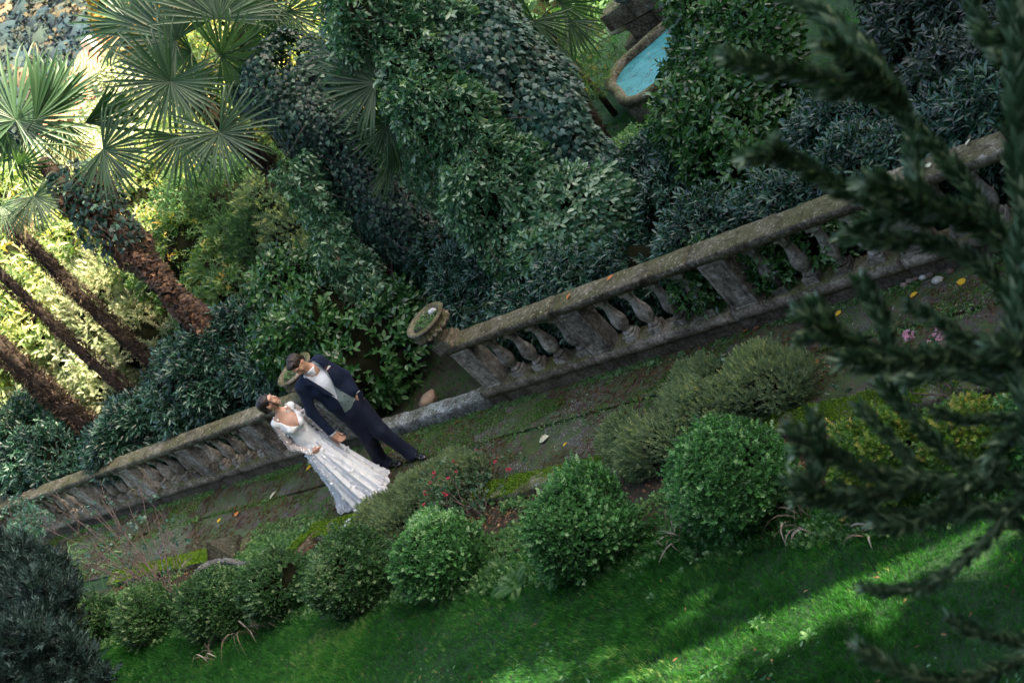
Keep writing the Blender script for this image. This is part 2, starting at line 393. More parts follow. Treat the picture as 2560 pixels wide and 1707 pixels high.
_ico = None
def ico(sub=2):
    import bmesh
    bm = bmesh.new(); bmesh.ops.create_icosphere(bm, subdivisions=sub, radius=1)
    V = np.array([v.co[:] for v in bm.verts]); F = np.array([[v.index for v in f.verts] for f in bm.faces]); bm.free()
    return V, F
ICO2 = ico(2); ICO3 = ico(3)

def core_mesh(name, blobs, k=.78, amp=.12, fr=2.5, seed=0):
    out = []
    for b in blobs:
        b = list(b) + [b[3]] * 2 if len(b) == 4 else list(b)
        V = ICO3[0] * np.array(b[3:6]) * k + np.array(b[:3])
        V = V + nrm(ICO3[0]) * (noise(V, fr, seed) * amp * min(b[3:6]))[:, None]
        out.append((V, ICO3[1]))
    V, F = join(out); return mesh_tris(name, V, F, smooth=True)

FILM = (0.699408, 0.32005, -0.639059), (-0.241505, -0.735717, -0.632769), (-0.672684, 0.596899, -0.437272)
def pick_leaves(P, Nn, n):
    """the leaves that show largest: on the near side of the plant, biggest first"""
    v = P - CAM; z = v @ np.array(FILM[2]); x = (v @ np.array(FILM[0])) / z * 3000; y = (v @ np.array(FILM[1])) / z * 3000
    face = np.sum(Nn * tocam(P), axis=1)
    sc = face - .03 * z + .4 * rng.random(len(P)) - 5 * ((abs(x) > 1300) | (abs(y) > 870))
    return np.argsort(-sc)[:n]

def foliage(parent, mat, P, Nn, D, N, s, tm, part='foliage', leaf=None, nleaf=0, leafs=1.0, v=None):
    """the crowd of leaves as one part; the largest leaves each as a part of their own"""
    s = np.broadcast_to(np.asarray(s, float), (len(P),))
    o = put(part, cloud_mesh(part, P, D, N, s, tm, v), mat, parent, 'stuff')
    if nleaf and leaf is not None:
        me = single(mesh_tris('leaf', leaf[0], leaf[1])); me.materials.append(mat)
        for i in pick_leaves(P, Nn, nleaf):
            put_inst('leaf', me, parent, P[i] + Nn[i] * .02, D[i], N[i], s[i] * leafs)
    return o

def shrub(name, label, cat, blobs, mat, n, tm, size, group=None, amp=.26, fr=2.8, seed=0, out=.5, down=0, rand=.6, upn=.6,
          leaf=None, nleaf=0, leafs=1.0, core=True, trunk=True, back=.25, deep=.38, corek=.74, ground=0.0):
    b0 = blobs[0]; base = (b0[0], b0[1], ground)
    t = thing(name, label, cat, base, group)
    P, Nn = blob_pts(blobs, n, amp, fr, seed, back, deep)
    D, N = orient(P, Nn, out, down, rand, upn)
    foliage(t, mat, P, Nn, D, N, size * rng.uniform(.7, 1.15, len(P)), tm, leaf=leaf, nleaf=nleaf, leafs=leafs)
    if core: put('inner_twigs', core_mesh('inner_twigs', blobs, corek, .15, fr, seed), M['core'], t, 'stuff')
    if trunk:
        put('stem', tube([(b0[0], b0[1], ground - .1), (b0[0] + .03, b0[1], (b0[2] + ground) / 2), (b0[0], b0[1], b0[2])], [.05, .045, .03]), M['bark'], t)
    return t

def tube(pts, rad, seg=8, wob=0, cap=True, name='tube'):
    P = np.array(pts, float); n = len(P); r = np.broadcast_to(np.asarray(rad, float), (n,)) if np.ndim(rad) else np.full(n, rad)
    T = np.gradient(P, axis=0); T = nrm(T)
    a = np.array([0, 0, 1.]) if abs(T[0][2]) < .9 else np.array([1., 0, 0])
    V = []
    X = nrm(np.cross(T[0], a))
    for i in range(n):
        X = nrm(X - T[i] * (X @ T[i])); Y = np.cross(T[i], X)
        for k in range(seg):
            th = 2 * math.pi * k / seg; rr = r[i] * (1 + (wob * rng.normal() if wob else 0))
            V.append(P[i] + rr * (math.cos(th) * X + math.sin(th) * Y))
    F = []
    for i in range(n - 1):
        for k in range(seg):
            a0 = i * seg + k; a1 = i * seg + (k + 1) % seg
            F.append((a0, a1, a1 + seg)); F.append((a0, a1 + seg, a0 + seg))
    if cap:
        V.append(P[0]); V.append(P[-1]); c0, c1 = len(V) - 2, len(V) - 1
        for k in range(seg):
            F.append((c0, (k + 1) % seg, k)); F.append((c1, (n - 1) * seg + k, (n - 1) * seg + (k + 1) % seg))
    return mesh_tris(name, np.array(V), np.array(F), smooth=True)

def tubes(lines, name='branches', seg=5):
    parts = []
    for pts, r0, r1 in lines:
        P = np.array(pts, float); n = len(P); r = np.linspace(r0, r1, n); T = nrm(np.gradient(P, axis=0))
        a = np.array([.3, .2, 1.]); X = nrm(np.cross(T, a)); Y = np.cross(T, X)
        th = np.arange(seg) * 2 * math.pi / seg
        V = P[:, None] + r[:, None, None] * (np.cos(th)[None, :, None] * X[:, None] + np.sin(th)[None, :, None] * Y[:, None])
        F = []
        for i in range(n - 1):
            for k in range(seg):
                a0 = i * seg + k; a1 = i * seg + (k + 1) % seg
                F.append((a0, a1, a1 + seg)); F.append((a0, a1 + seg, a0 + seg))
        parts.append((V.reshape(-1, 3), np.array(F)))
    V, F = join(parts); return mesh_tris(name, V, F, smooth=True)

def box(x0, x1, y0, y1, z0, z1, bev=.006, name='box'):
    import bmesh
    bm = bmesh.new(); bmesh.ops.create_cube(bm, size=1)
    for v in bm.verts:
        v.co = ((x0 + x1) / 2 + v.co.x * (x1 - x0), (y0 + y1) / 2 + v.co.y * (y1 - y0), (z0 + z1) / 2 + v.co.z * (z1 - z0))
    if bev: bmesh.ops.bevel(bm, geom=bm.edges[:], offset=bev, segments=2, affect='EDGES', profile=.6)
    me = bpy.data.meshes.new(name); bm.to_mesh(me); bm.free(); return me

def extrude_x(prof, x0, x1, step=.06, rough=.004, name='stone', seed=0):
    """a moulded stone: closed (y,z) outline drawn along x, its edges worn"""
    pr = []
    n0 = len(prof)
    for i in range(n0):
        a = np.array(prof[i]); b = np.array(prof[(i + 1) % n0]); k = max(1, int(np.linalg.norm(b - a) / .05))
        for j in range(k): pr.append(a + (b - a) * j / k)
    pr = np.array(pr); m = len(pr); k = max(2, int((x1 - x0) / step)); xs = np.linspace(x0, x1, k + 1)
    V = np.zeros((k + 1, m, 3)); V[:, :, 0] = xs[:, None]; V[:, :, 1:] = pr[None]
    c = pr.mean(0); q = V.reshape(-1, 3)
    nz = noise(q, 9, seed, 3) * rough + noise(q, 40, seed + 1, 2) * rough * .5
    d = nrm(np.c_[np.zeros(len(q)), q[:, 1:] - c]); q = q + d * nz[:, None]
    q[:m, 0] += .004; q[-m:, 0] -= .004
    F = []
    for i in range(k):
        for j in range(m):
            a0 = i * m + j; a1 = i * m + (j + 1) % m
            F.append((a0, a1, a1 + m)); F.append((a0, a1 + m, a0 + m))
    q = np.concatenate([q, [[q[:m, 0].mean(), c[0], c[1]], [q[-m - 0:, 0].mean(), c[0], c[1]]]])
    c0, c1 = len(q) - 2, len(q) - 1
    for j in range(m):
        F.append((c0, (j + 1) % m, j)); F.append((c1, k * m + j, k * m + (j + 1) % m))
    return mesh_tris(name, q, np.array(F)[:, ::-1], smooth=False)

def lathe(prof, seg=24, name='lathe', gad=None, center=(0, 0, 0)):
    V = []; n = len(prof)
    for i, (z, r) in enumerate(prof):
        for k in range(seg):
            th = 2 * math.pi * k / seg; rr = r
            if gad and gad[0] <= z <= gad[1]: rr = r * (1 + gad[3] * (abs(math.sin(th * gad[2] / 2)) - .5))
            V.append((center[0] + rr * math.cos(th), center[1] + rr * math.sin(th), center[2] + z))
    F = []
    for i in range(n - 1):
        for k in range(seg):
            a0 = i * seg + k; a1 = i * seg + (k + 1) % seg
            F.append((a0, a1, a1 + seg, a0 + seg))
    F.append(tuple(range(seg))[::-1]); F.append(tuple((n - 1) * seg + k for k in range(seg)))
    return mesh_poly(name, V, F, True)

# ================================================================ THE SETTING
HF = np.array([-.748, .664])
def gh(X, Y):
    X = np.asarray(X, float); Y = np.asarray(Y, float)
    front = .05 + .22 * np.clip(-1.45 - Y, 0, 30)
    back = -np.interp(Y, [.3, 1.5, 6, 14, 30], [0, .08, .5, .95, 1.6])
    z = np.where(Y < -1.45, front, np.where(Y < .3, 0, back))
    u = (X - CAM[0]) * HF[0] + (Y - CAM[1]) * HF[1]
    z = z + np.interp(u, [30, 75, 125, 170, 260, 420, 700], [0, -9, -10, 2, 34, 95, 130])
    return z

def sheet(name, xs, ys, mat, kind='structure', dz=0, bumpy=.0, fz=gh):
    X, Y = np.meshgrid(xs, ys, indexing='ij'); Z = fz(X, Y) + dz
    V = np.stack([X, Y, Z], -1).reshape(-1, 3)
    if bumpy: V[:, 2] += noise(V, 2.3, 5, 3) * bumpy
    nx, ny = len(xs), len(ys); i, j = np.meshgrid(np.arange(nx - 1), np.arange(ny - 1), indexing='ij')
    a = (i * ny + j).ravel()
    F = np.concatenate([np.c_[a, a + ny, a + ny + 1], np.c_[a, a + ny + 1, a + 1]])
    return put(name, mesh_tris(name, V, F, smooth=True), mat, None, kind)

gx = np.concatenate([np.linspace(-900, -60, 85), np.linspace(-58, -16, 22), np.linspace(-15.5, 14, 60), np.linspace(16, 120, 14)])
gy = np.concatenate([np.linspace(-120, -14, 12), np.linspace(-13, -1.46, 24), [-1.45, -1.2, -.6, 0, .3], np.linspace(.6, 16, 36), np.linspace(18, 60, 22), np.linspace(66, 900, 85)])
sheet('ground', gx, gy, M['lawn'], bumpy=0.0, dz=-.02)
sheet('planting_bed', np.linspace(-9, 9.5, 90), np.linspace(-2.75, -1.45, 14), M['soil'], dz=.0, bumpy=.015)
sheet('path', np.linspace(-16, 10.5, 160), np.linspace(-1.22, -.565, 14), M['path'], dz=0, bumpy=.006)
sheet('path', np.linspace(-16, 10.5, 160), np.linspace(-.535, .0, 12), M['path'], dz=.004, bumpy=.006)
sheet('garden_soil', np.linspace(-16, 8, 60), np.linspace(.32, 2.6, 14), M['soil'], dz=.004, bumpy=.02)

# ---------------------------------------------------------------- the balustrades
def rail_prof(c=.065):
    return [(c - .095, .850), (c - .098, .864), (c - .107, .868), (c - .107, .880), (c - .119, .888), (c - .121, .948), (c - .114, .957),
            (c, .964), (c + .114, .957), (c + .121, .948), (c + .119, .888), (c + .107, .880), (c + .107, .868), (c + .098, .864), (c + .095, .850)]
def plinth_prof(c=.065):
    return [(c - .110, .158), (c - .122, .164), (c - .122, .222), (c - .117, .230), (c - .115, .250), (c - .108, .258), (c - .098, .268),
            (c + .098, .268), (c + .108, .258), (c + .115, .250), (c + .117, .230), (c + .122, .222), (c + .122, .164), (c + .110, .158)]
def footing_prof(c=.065):
    return [(c - .092, -.25), (c - .088, .156), (c + .088, .156), (c + .092, -.25)]

def baluster_mesh(var):
    pr = [(.365, .060), (.378, .066), (.392, .070), (.402, .060), (.412, .050), (.425, .047), (.432, .056), (.440, .058), (.448, .062), (.47, .074), (.50, .085), (.535, .090),
          (.57, .086), (.60, .076), (.64, .064), (.68, .054), (.72, .047), (.765, .043), (.778, .052), (.788, .053), (.795, .046), (.803, .058), (.815, .061), (.826, .058)]
    L = lathe(pr, 20, 'b'); V = np.array([v.co[:] for v in L.vertices]); F = [tuple(p.vertices) for p in L.polygons]
    q = noise(V + var, 14, var, 3); V[:, :2] *= (.88 * (1 + .02 * q))[:, None]
    zf = lambda z: .265 + (z - .287) * .955
    V[:, 2] = zf(V[:, 2])
    me = mesh_poly('baluster', V, F, True)
    import bmesh
    bm = bmesh.new(); bm.from_mesh(me)
    for x in (box(-.070, .070, -.070, .070, .262, .338, .006), box(-.058, .058, -.058, .058, .780, .854, .005)):
        bm.from_mesh(x)
    bm.to_mesh(me); bm.free(); return me
BAL = [baluster_mesh(i) for i in range(4)]
for b in BAL: b.materials.append(M['stone_smooth'])

def pier_mesh(w=.27, d=.27):
    """square stone pier with a sunk panel on its front"""
    import bmesh
    me = box(0, w, -.040, .165, .262, .856, .005, 'pier')
    bm = bmesh.new(); bm.from_mesh(me)
    bm.faces.ensure_lookup_table()
    f = min(bm.faces, key=lambda f: (f.normal.y, -f.calc_area()))
    for thick, dep in ((.032, 0), (.007, -.014), (.018, 0), (.006, .006)):
        r = bmesh.ops.inset_region(bm, faces=[f], thickness=thick, depth=dep)
    bm.to_mesh(me); bm.free()
    me.materials.append(M['stone_smooth']); return me
PIER = pier_mesh()
D_P = 1.633; OFF = [.225, .535, .845, 1.155]

def balustrade(label, xa, xb, piers, bays, at, mats):
    t = thing('stone_balustrade', label, 'balustrade', at)
    k = max(1, round((xb - xa) / D_P)); xs = np.linspace(xa, xb, k + 1)
    for i in range(k):
        put('coping_stone', extrude_x(rail_prof(), xs[i] + .003, xs[i + 1] - .003, name='coping_stone', seed=i, rough=.0045), M['coping'], t)
        put('plinth_stone', extrude_x(plinth_prof(), xs[i] + .003, xs[i + 1] - .003, name='plinth_stone', seed=i + 9), M['stone'], t)
        put('footing_stone', extrude_x(footing_prof(), xs[i] + .002, xs[i + 1] - .002, name='footing_stone', seed=i + 5, step=.15), M['footing'], t)
    for x in piers: put('pier', PIER, None, t, loc=(x, 0, 0))
    for x in bays:
        for j, o in enumerate(OFF):
            b = put('baluster', BAL[rng.integers(4)], None, t, loc=(x + .27 + o - .005, .065, 0)); b.rotation_euler.z = rng.integers(4) * math.pi / 2 + rng.normal() * .01
    return t
RB = balustrade('long stone balustrade with an urn on its left end pier, right of the couple', -.03, 9.9, [.09, 1.632, 3.33, 4.97, 6.6, 8.24], [.09, 1.632, 3.33, 4.97, 6.6, 8.24], (0, .135, 0), None)
LX = -2.38
LB_ = balustrade('stone balustrade running behind the bride to the palm trunks, bluish in the shade', LX - 6 * 1.62 - .05, LX + .32, [LX - 1.62 * i for i in range(7)], [LX - 1.62 * (i + 1) for i in range(6)], (LX, .135, 0), None)
put('garden_threshold', extrude_x([(-.05, -.2), (-.045, .14), (-.03, .152), (.15, .155), (.17, .14), (.17, -.2)], LX + .325, -.055, name='garden_threshold', rough=.01), M['stone_blue'], None, 'structure')

# ---------------------------------------------------------------- urns on the two end piers
def urn(at, label, s=1.0, rot=.0):
    t = thing('stone_urn', label, 'urn', at)
    x, y, z = at
    def c(me): return me
    put('base_slab', box(x - .135 * s, x + .135 * s, y - .118 * s, y + .118 * s, z - .004, z + .05 * s, .006, 'base_slab'), M['stone'], t)
    put('base_slab', box(x - .108 * s, x + .108 * s, y - .100 * s, y + .100 * s, z + .048 * s, z + .085 * s, .006, 'base_slab'), M['stone'], t)
    put('foot', lathe([(.083 * s, .096 * s), (.10 * s, .094 * s), (.13 * s, .085 * s), (.155 * s, .062 * s), (.165 * s, .07 * s), (.178 * s, .075 * s), (.19 * s, .07 * s)], 28, 'foot', center=at), M['stone'], t)
    put('bowl', lathe([(.18 * s, .07 * s), (.19 * s, .12 * s), (.20 * s, .165 * s), (.215 * s, .195 * s), (.235 * s, .212 * s), (.255 * s, .215 * s), (.268 * s, .20 * s), (.274 * s, .172 * s), (.285 * s, .168 * s), (.315 * s, .182 * s), (.33 * s, .205 * s),
                        (.335 * s, .228 * s), (.343 * s, .240 * s), (.357 * s, .246 * s), (.370 * s, .240 * s), (.377 * s, .222 * s), (.370 * s, .200 * s), (.345 * s, .18 * s), (.335 * s, .17 * s)], 144, 'bowl', gad=(.185 * s, .262 * s, 18, .26), center=at), M['stone'], t)
    P = np.zeros((260, 3)); a = rng.uniform(0, 6.28, 260); r = .17 * s * np.sqrt(rng.random(260))
    P[:, 0] = x + r * np.cos(a); P[:, 1] = y + r * np.sin(a); P[:, 2] = z + .335 * s
    put('soil', lathe([(.30 * s, .172 * s), (.338 * s, .172 * s), (.345 * s, .10 * s)], 20, 'soil', center=at), M['soil'], t)
    return t
urn((.10, .065, .958), 'stone urn with a scalloped bowl on the end pier of the right balustrade', 1.0)
urn((LX + .14, .065, .958), 'lichen covered stone urn standing behind the head of the man', 1.05)
def urn_plants(at, label, n, h):
    x, y, z = at
    a = rng.uniform(0, 6.28, n); r = .15 * np.sqrt(rng.random(n)); P = np.c_[x + r * np.cos(a), y + r * np.sin(a), np.full(n, z)]
    D = nrm(np.c_[rng.normal(size=(n, 2)) * .5, np.ones(n)]); N = rng.normal(size=(n, 3))
    o = put('urn_plant', cloud_mesh('urn_plant', P, D, N, h * rng.uniform(.5, 1.2, n), T_sprig(T_small(.4), 6, .35, .8)), M['weed'], None, loc=(0, 0, 0))
    tag(o, label, 'plant')
urn_plants((.10, .065, 1.295), 'small grey green plants growing in the scalloped urn', 90, .05)
urn_plants((LX + .14, .065, 1.31), 'mossy tuft growing in the urn behind the man', 120, .05)
V = ICO3[0] * np.array([.05, .035, .03]) * (1 + .12 * noise(ICO3[0], 2))[:, None] + np.array((.19, .14, 1.33))
tag(put('white_stone', mesh_tris('white_stone', V, ICO3[1], smooth=True), plain('white_stone', (.5, .52, .52), .8)), 'pale rounded stone lying at the back of the scalloped urn', 'stone')

# ---------------------------------------------------------------- mossy kerb between path and bed
def kerb(x0, x1, label, seedn=0, y0=-1.50, y1=-1.27):
    t = thing('mossy_kerb', label, 'kerb', (x0, (y0 + y1) / 2, 0))
    n = max(1, round((x1 - x0) / 1.0)); xs = np.linspace(x0, x1, n + 1)
    for i in range(n):
        put('kerb_stone', extrude_x([(y0, -.1), (y0, .12), (y0 + .02, .135), (y1 - .02, .125), (y1, .11), (y1, -.1)], xs[i] + .003, xs[i + 1] - .003, name='kerb_stone', seed=i + seedn, rough=.012), M['stone_dark'], t)
    m = int((x1 - x0) * 5200)
    P = np.c_[rng.uniform(x0, x1, m), y0 + (y1 - y0) * rng.random(m), np.full(m, .128)]
    P[:, 2] += .012 * noise(P, 8, 1)
    e = rng.random(m) < .12; P[e, 1] = y1 + .002; P[e, 2] = rng.uniform(.03, .125, e.sum())
    keep = noise(P, 2.2, 3) > -.75; P = P[keep]; m = len(P)
    D = nrm(np.c_[rng.normal(size=(m, 2)) * .6, np.ones(m)])
    put('moss', cloud_mesh('moss', P, D, rng.normal(size=(m, 3)), rng.uniform(.010, .026, m), T_small(.3)), M['moss'], t, 'stuff')
    return t
kerb(-2.36, 6.8, 'bright green mossy kerb edging the bed beside the couple')
kerb(-7.2, -4.35, 'mossy kerb at the left below the bare rose branches', 20)
# the kerb returns towards the lawn beside the solar lamp
t = thing('mossy_kerb', 'short mossy kerb turning the corner beside the small solar lamp', 'kerb', (-2.36, -1.45, 0))
A0 = np.array([-2.27, -1.36]); A1 = np.array([-2.62, -2.35]); dv = (A1 - A0) / np.linalg.norm(A1 - A0); pv = np.array([-dv[1], dv[0]])
me = extrude_x([(-.09, -.1), (-.09, .12), (-.07, .135), (.07, .135), (.09, .12), (.09, -.1)], 0, float(np.linalg.norm(A1 - A0)), name='kerb_stone', seed=3, rough=.014)
co = np.array([v.co[:] for v in me.vertices]); W = A0 + co[:, :1] * dv + co[:, 1:2] * pv
zz = co[:, 2] + np.maximum(0, gh(W[:, 0], W[:, 1])) * .8
me.vertices.foreach_set('co', np.c_[W, zz].ravel().astype(np.float32)); me.update(); put('kerb_stone', me, M['stone_dark'], t)
m = 7000; s_ = rng.random(m); q_ = rng.uniform(-.09, .09, m); W = A0 + (A1 - A0) * s_[:, None] + pv * q_[:, None]
P = np.c_[W, .13 + .8 * gh(W[:, 0], W[:, 1])]; D = nrm(np.c_[rng.normal(size=(m, 2)) * .6, np.ones(m)])
put('moss', cloud_mesh('moss', P, D, rng.normal(size=(m, 3)), rng.uniform(.012, .03, m), T_small(.3)), M['moss'], t, 'stuff')

# ---------------------------------------------------------------- moss, weeds and litter on the path
def inframe(P, mx=1500, my=1050):
    v = P - CAM; z = v @ np.array(FILM[2]); x = (v @ np.array(FILM[0])) / z * 3000; y = (v @ np.array(FILM[1])) / z * 3000
    return (z > .5) & (abs(x) < mx) & (abs(y) < my)
def ground_pts(n, x0, x1, y0, y1, th=None, f=2.0, seed=0, h=0.0):
    P = np.c_[rng.uniform(x0, x1, n), rng.uniform(y0, y1, n), np.zeros(n)]; P[:, 2] = gh(P[:, 0], P[:, 1]) + h
    P = P[inframe(P)]
    if th is not None: P = P[noise(P * np.array([1, 2.0, 1]), f, seed, 3) > th]
    return P
def stand(P, spread=.5):
    m = len(P); return nrm(np.c_[rng.normal(size=(m, 2)) * spread, np.ones(m)]), rng.normal(size=(m, 3))
P = np.concatenate([ground_pts(110000, -13, 9, -.52, -.02, .12, 1.9, 2), ground_pts(50000, -13, 9, -1.2, -.6, .45, 1.7, 5), ground_pts(9000, -13, 9, -.60, -.50, -.5, 2, 1)])
D, N = stand(P, .7)
put('path_moss', cloud_mesh('path_moss', P, D, N, rng.uniform(.008, .024, len(P)), T_small(.32)), leaf_mat('path_moss_tuft', [(0, (.02, .07, .012)), (.5, (.06, .17, .03)), (1, (.15, .30, .07))], .8, .2, .2), None, 'stuff')
P = np.concatenate([ground_pts(5200, -13, 9, -.12, -.03, -.3, 3, 4), ground_pts(1500, -13, 9, -.62, -.5, .2, 3, 6), ground_pts(900, -4, -2.4, -1.35, -.95)]); D, N = stand(P, .9)
put('path_weeds', cloud_mesh('path_weeds', P, D, N, rng.uniform(.02, .05, len(P)), T_sprig(T_small(.42), 6, .5, .9)), M['weed'], None, 'stuff')
P = np.concatenate([ground_pts(16000, -13, 9.5, -1.2, -.02, .1, 2.4, 7), ground_pts(5000, -13, 9.5, -.3, -.02)]); P[:, 2] += .008
m = len(P); D = nrm(np.c_[rng.normal(size=(m, 2)), rng.normal(size=m) * .15]); N = np.c_[rng.normal(size=(m, 2)) * .25, np.ones(m)]
put('leaf_litter', cloud_mesh('leaf_litter', P, D, N, rng.uniform(.008, .035, m), T_small(.16)), M['litter'], None, 'stuff')
P = ground_pts(40000, -13, 9.5, -1.2, -.02, -.1, 2.0, 9); P[:, 2] += .009; m = len(P)
put('pine_needles', cloud_mesh('pine_needles', P, nrm(np.c_[rng.normal(size=(m, 2)), rng.normal(size=m) * .06]), np.c_[rng.normal(size=(m, 2)) * .2, np.ones(m)], rng.uniform(.025, .07, m), T_small(.03)), M['needle_litter'], None, 'stuff')
P = ground_pts(60000, -13, 9.5, -1.2, -.02, .15, 2.6, 11); P[:, 2] += .009; m = len(P)
put('gravel_chips', cloud_mesh('gravel_chips', P, nrm(np.c_[rng.normal(size=(m, 2)), rng.normal(size=m) * .3]), np.c_[rng.normal(size=(m, 2)) * .4, np.ones(m)], rng.uniform(.004, .012, m), T_small(.4)), M['chips'], None, 'stuff')
# bed litter and dead leaves
P = ground_pts(26000, -7, 9, -2.7, -1.42); P[:, 2] += .01; m = len(P)
put('bed_litter', cloud_mesh('bed_litter', P, nrm(np.c_[rng.normal(size=(m, 2)), rng.normal(size=m) * .25]), np.c_[rng.normal(size=(m, 2)) * .35, np.ones(m)], rng.uniform(.015, .045, m), T_small(.3)), M['litter'], None, 'stuff')
P = np.concatenate([ground_pts(30000, -7, 9, -2.8, -1.42, -.25, 1.6, 3), ground_pts(2500, -4.2, -2.5, -2.2, -1.2)]); D, N = stand(P, .8)
put('bed_ground_cover', cloud_mesh('bed_ground_cover', P, D, N, rng.uniform(.04, .09, len(P)), T_sprig(T_small(.4), 7, .42, .9)), M['weed'], None, 'stuff')

# ---------------------------------------------------------------- lawn in front, turf behind
def T_tuft(k=9, seed=1, sp=.45):
    r = np.random.default_rng(seed); out = []
    for i in range(k):
        v_, f_ = T_blade(); out.append((xf(v_, (r.normal() * .35, r.normal() * .35, 0), (r.normal() * sp, r.normal() * sp, 1), r.normal(size=3), r.uniform(.6, 1.15)), f_))
    V, F = join(out); return V[:, [0, 2, 1]], F[:, ::-1]
TUFTS = [T_tuft(9, 1), T_tuft(9, 2), T_tuft(9, 3)]
def turf(name, n, x0, x1, y0, y1, hmin, hmax, th=None, mat='grass'):
    P = ground_pts(n // 8, x0, x1, y0, y1, th, 1.3, 8); m = len(P)
    lean = np.stack([noise(P, 1.5, 1), noise(P, 1.5, 2)], -1) * .35
    D = nrm(np.c_[rng.normal(size=(m, 2)) * .15 + lean, np.ones(m)])
    s = rng.uniform(hmin, hmax, m) * np.clip(1 + .3 * noise(P, 1.6, 4), .65, 1.5)
    put(name, cloud_mesh(name, P, D, rng.normal(size=(m, 3)), s, TUFTS[rng.integers(3)], np.clip(.40 + .33 * noise(P, 1.4, 6, 3) + .25 * rng.normal(size=m), 0.02, .98)), M[mat], None, 'stuff')
turf('lawn_grass', 800000, -8, 9, -5.6, -2.45, .028, .055)
turf('rough_grass', 34000, -8, 9, -2.75, -2.3, .05, .10)
turf('rough_grass', 26000, -4.2, -2.45, -2.5, -1.2, .03, .06)
turf('garden_grass', 60000, -5, 3, .35, 6, .03, .06)
turf('garden_grass', 40000, -3, 8, 3, 12, .04, .09)
P = ground_pts(5200, -6, 9, -5.6, -2.5, .1, .9, 3, .03); D, N = stand(P, 1.1); N = np.array([0, 0, 1.]) + .4 * rng.normal(size=(len(P), 3)); D[:, 2] *= .3
put('lawn_weeds', cloud_mesh('lawn_weeds', P, D, N, rng.uniform(.02, .045, len(P)), T_lance(.24)), M['weed_dark'], None, 'stuff')
P = ground_pts(900, -6, 9, -5.6, -2.5, None, .9, 3, .02); m = len(P)
put('lawn_litter', cloud_mesh('lawn_litter', P, nrm(np.c_[rng.normal(size=(m, 2)), rng.normal(size=m) * .3]), np.c_[rng.normal(size=(m, 2)) * .4, np.ones(m)], rng.uniform(.02, .05, m), T_lance(.16)), M['litter'], None, 'stuff')

# ================================================================ PLANTS
SP_CAM = T_sprig(T_lance(.24, .1), 5, .62, .95, seed=2)
SP_LAU = T_sprig(T_lance(.15, .15), 6, .66, .9, seed=3)
SP_CLI = T_sprig(T_lance(.22, .15), 5, .60, .9, seed=4)
SP_BOX = T_sprig(T_small(.40), 9, .36, 1.0, seed=5)
SP_CYP = T_sprig(T_small(.14), 12, .38, .55, seed=6)
SP_HEA = T_sprig(T_small(.22), 12, .26, .55, seed=7)
SP_ROS = T_sprig(T_small(.11), 12, .42, .6, seed=8)

# ---- clipped boxwood balls along the bed
def boxwood(b, label, mat, seed, n=6500, sz=.055, group='boxwood balls along the lawn edge'):
    x, y, z, r = b; r *= .88; z -= .06 * r
    g = float(gh(x, y))
    bl = [(x, y, z, r * 1.0, r * 1.0, r * .9), (x + .28 * r, y + .1 * r, z - .2 * r, r * .82, r * .82, r * .75), (x - .3 * r, y - .15 * r, z - .15 * r, r * .8, r * .8, r * .75), (x, y - .15 * r, z + .18 * r, r * .75, r * .78, r * .76)]
    t = thing('boxwood_ball', label, 'shrub', (x, y, g), group)
    P, Nn = blob_pts(bl, int(n * 2.3), .14, 5.0, seed, .3, .24, .6)
    P[:, 2] = np.maximum(P[:, 2], g + .05)
    D, N = orient(P, Nn, .45, -.3, 1.3, .5)
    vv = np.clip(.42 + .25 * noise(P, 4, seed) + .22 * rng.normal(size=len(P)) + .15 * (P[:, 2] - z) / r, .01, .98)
    foliage(t, mat, P, Nn, D, N, sz * .86 * rng.uniform(.6, 1.3, len(P)), SP_BOX, v=vv)
    L = []
    for i in rng.integers(0, len(P), 90):
        c0 = np.array([x, y, g + .1]); L.append(([c0 + (P[i] - c0) * .4, P[i] + Nn[i] * .01, P[i] + Nn[i] * .04], .004, .0015))
    put('twigs', tubes(L, 'twigs', 4), M['twig'], t)
    # shoots standing out of the outline
    q = rng.integers(0, len(P), 260)
    foliage(t, mat, P[q] + Nn[q] * rng.uniform(.01, .06, (260, 1)), Nn[q], nrm(Nn[q] + np.array([0, 0, .6])), N[q], sz * 1.3, SP_BOX, part='shoots')
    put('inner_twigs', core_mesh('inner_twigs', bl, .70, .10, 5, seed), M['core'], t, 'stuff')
    put('stem', tube([(x, y, g - .08), (x + .02, y, z)], [.05, .035]), M['bark'], t)
    return t
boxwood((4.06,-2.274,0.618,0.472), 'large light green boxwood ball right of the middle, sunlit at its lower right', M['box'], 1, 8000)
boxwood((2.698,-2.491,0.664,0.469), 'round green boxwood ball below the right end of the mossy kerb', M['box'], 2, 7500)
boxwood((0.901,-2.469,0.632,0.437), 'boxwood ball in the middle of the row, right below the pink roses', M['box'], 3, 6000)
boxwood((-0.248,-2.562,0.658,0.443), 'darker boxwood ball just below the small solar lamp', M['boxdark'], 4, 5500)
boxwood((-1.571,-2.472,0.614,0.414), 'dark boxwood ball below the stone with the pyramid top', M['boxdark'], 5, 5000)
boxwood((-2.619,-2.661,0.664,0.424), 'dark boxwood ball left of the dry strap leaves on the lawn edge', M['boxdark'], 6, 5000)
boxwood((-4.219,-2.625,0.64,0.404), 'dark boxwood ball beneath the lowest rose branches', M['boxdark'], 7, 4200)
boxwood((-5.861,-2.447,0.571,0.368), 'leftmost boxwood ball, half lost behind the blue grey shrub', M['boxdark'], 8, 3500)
boxwood((5.246,-2.328,0.536,0.357), 'golden green boxwood ball in the sun behind the monkey puzzle branches', M['boxgold'], 9, 7000)
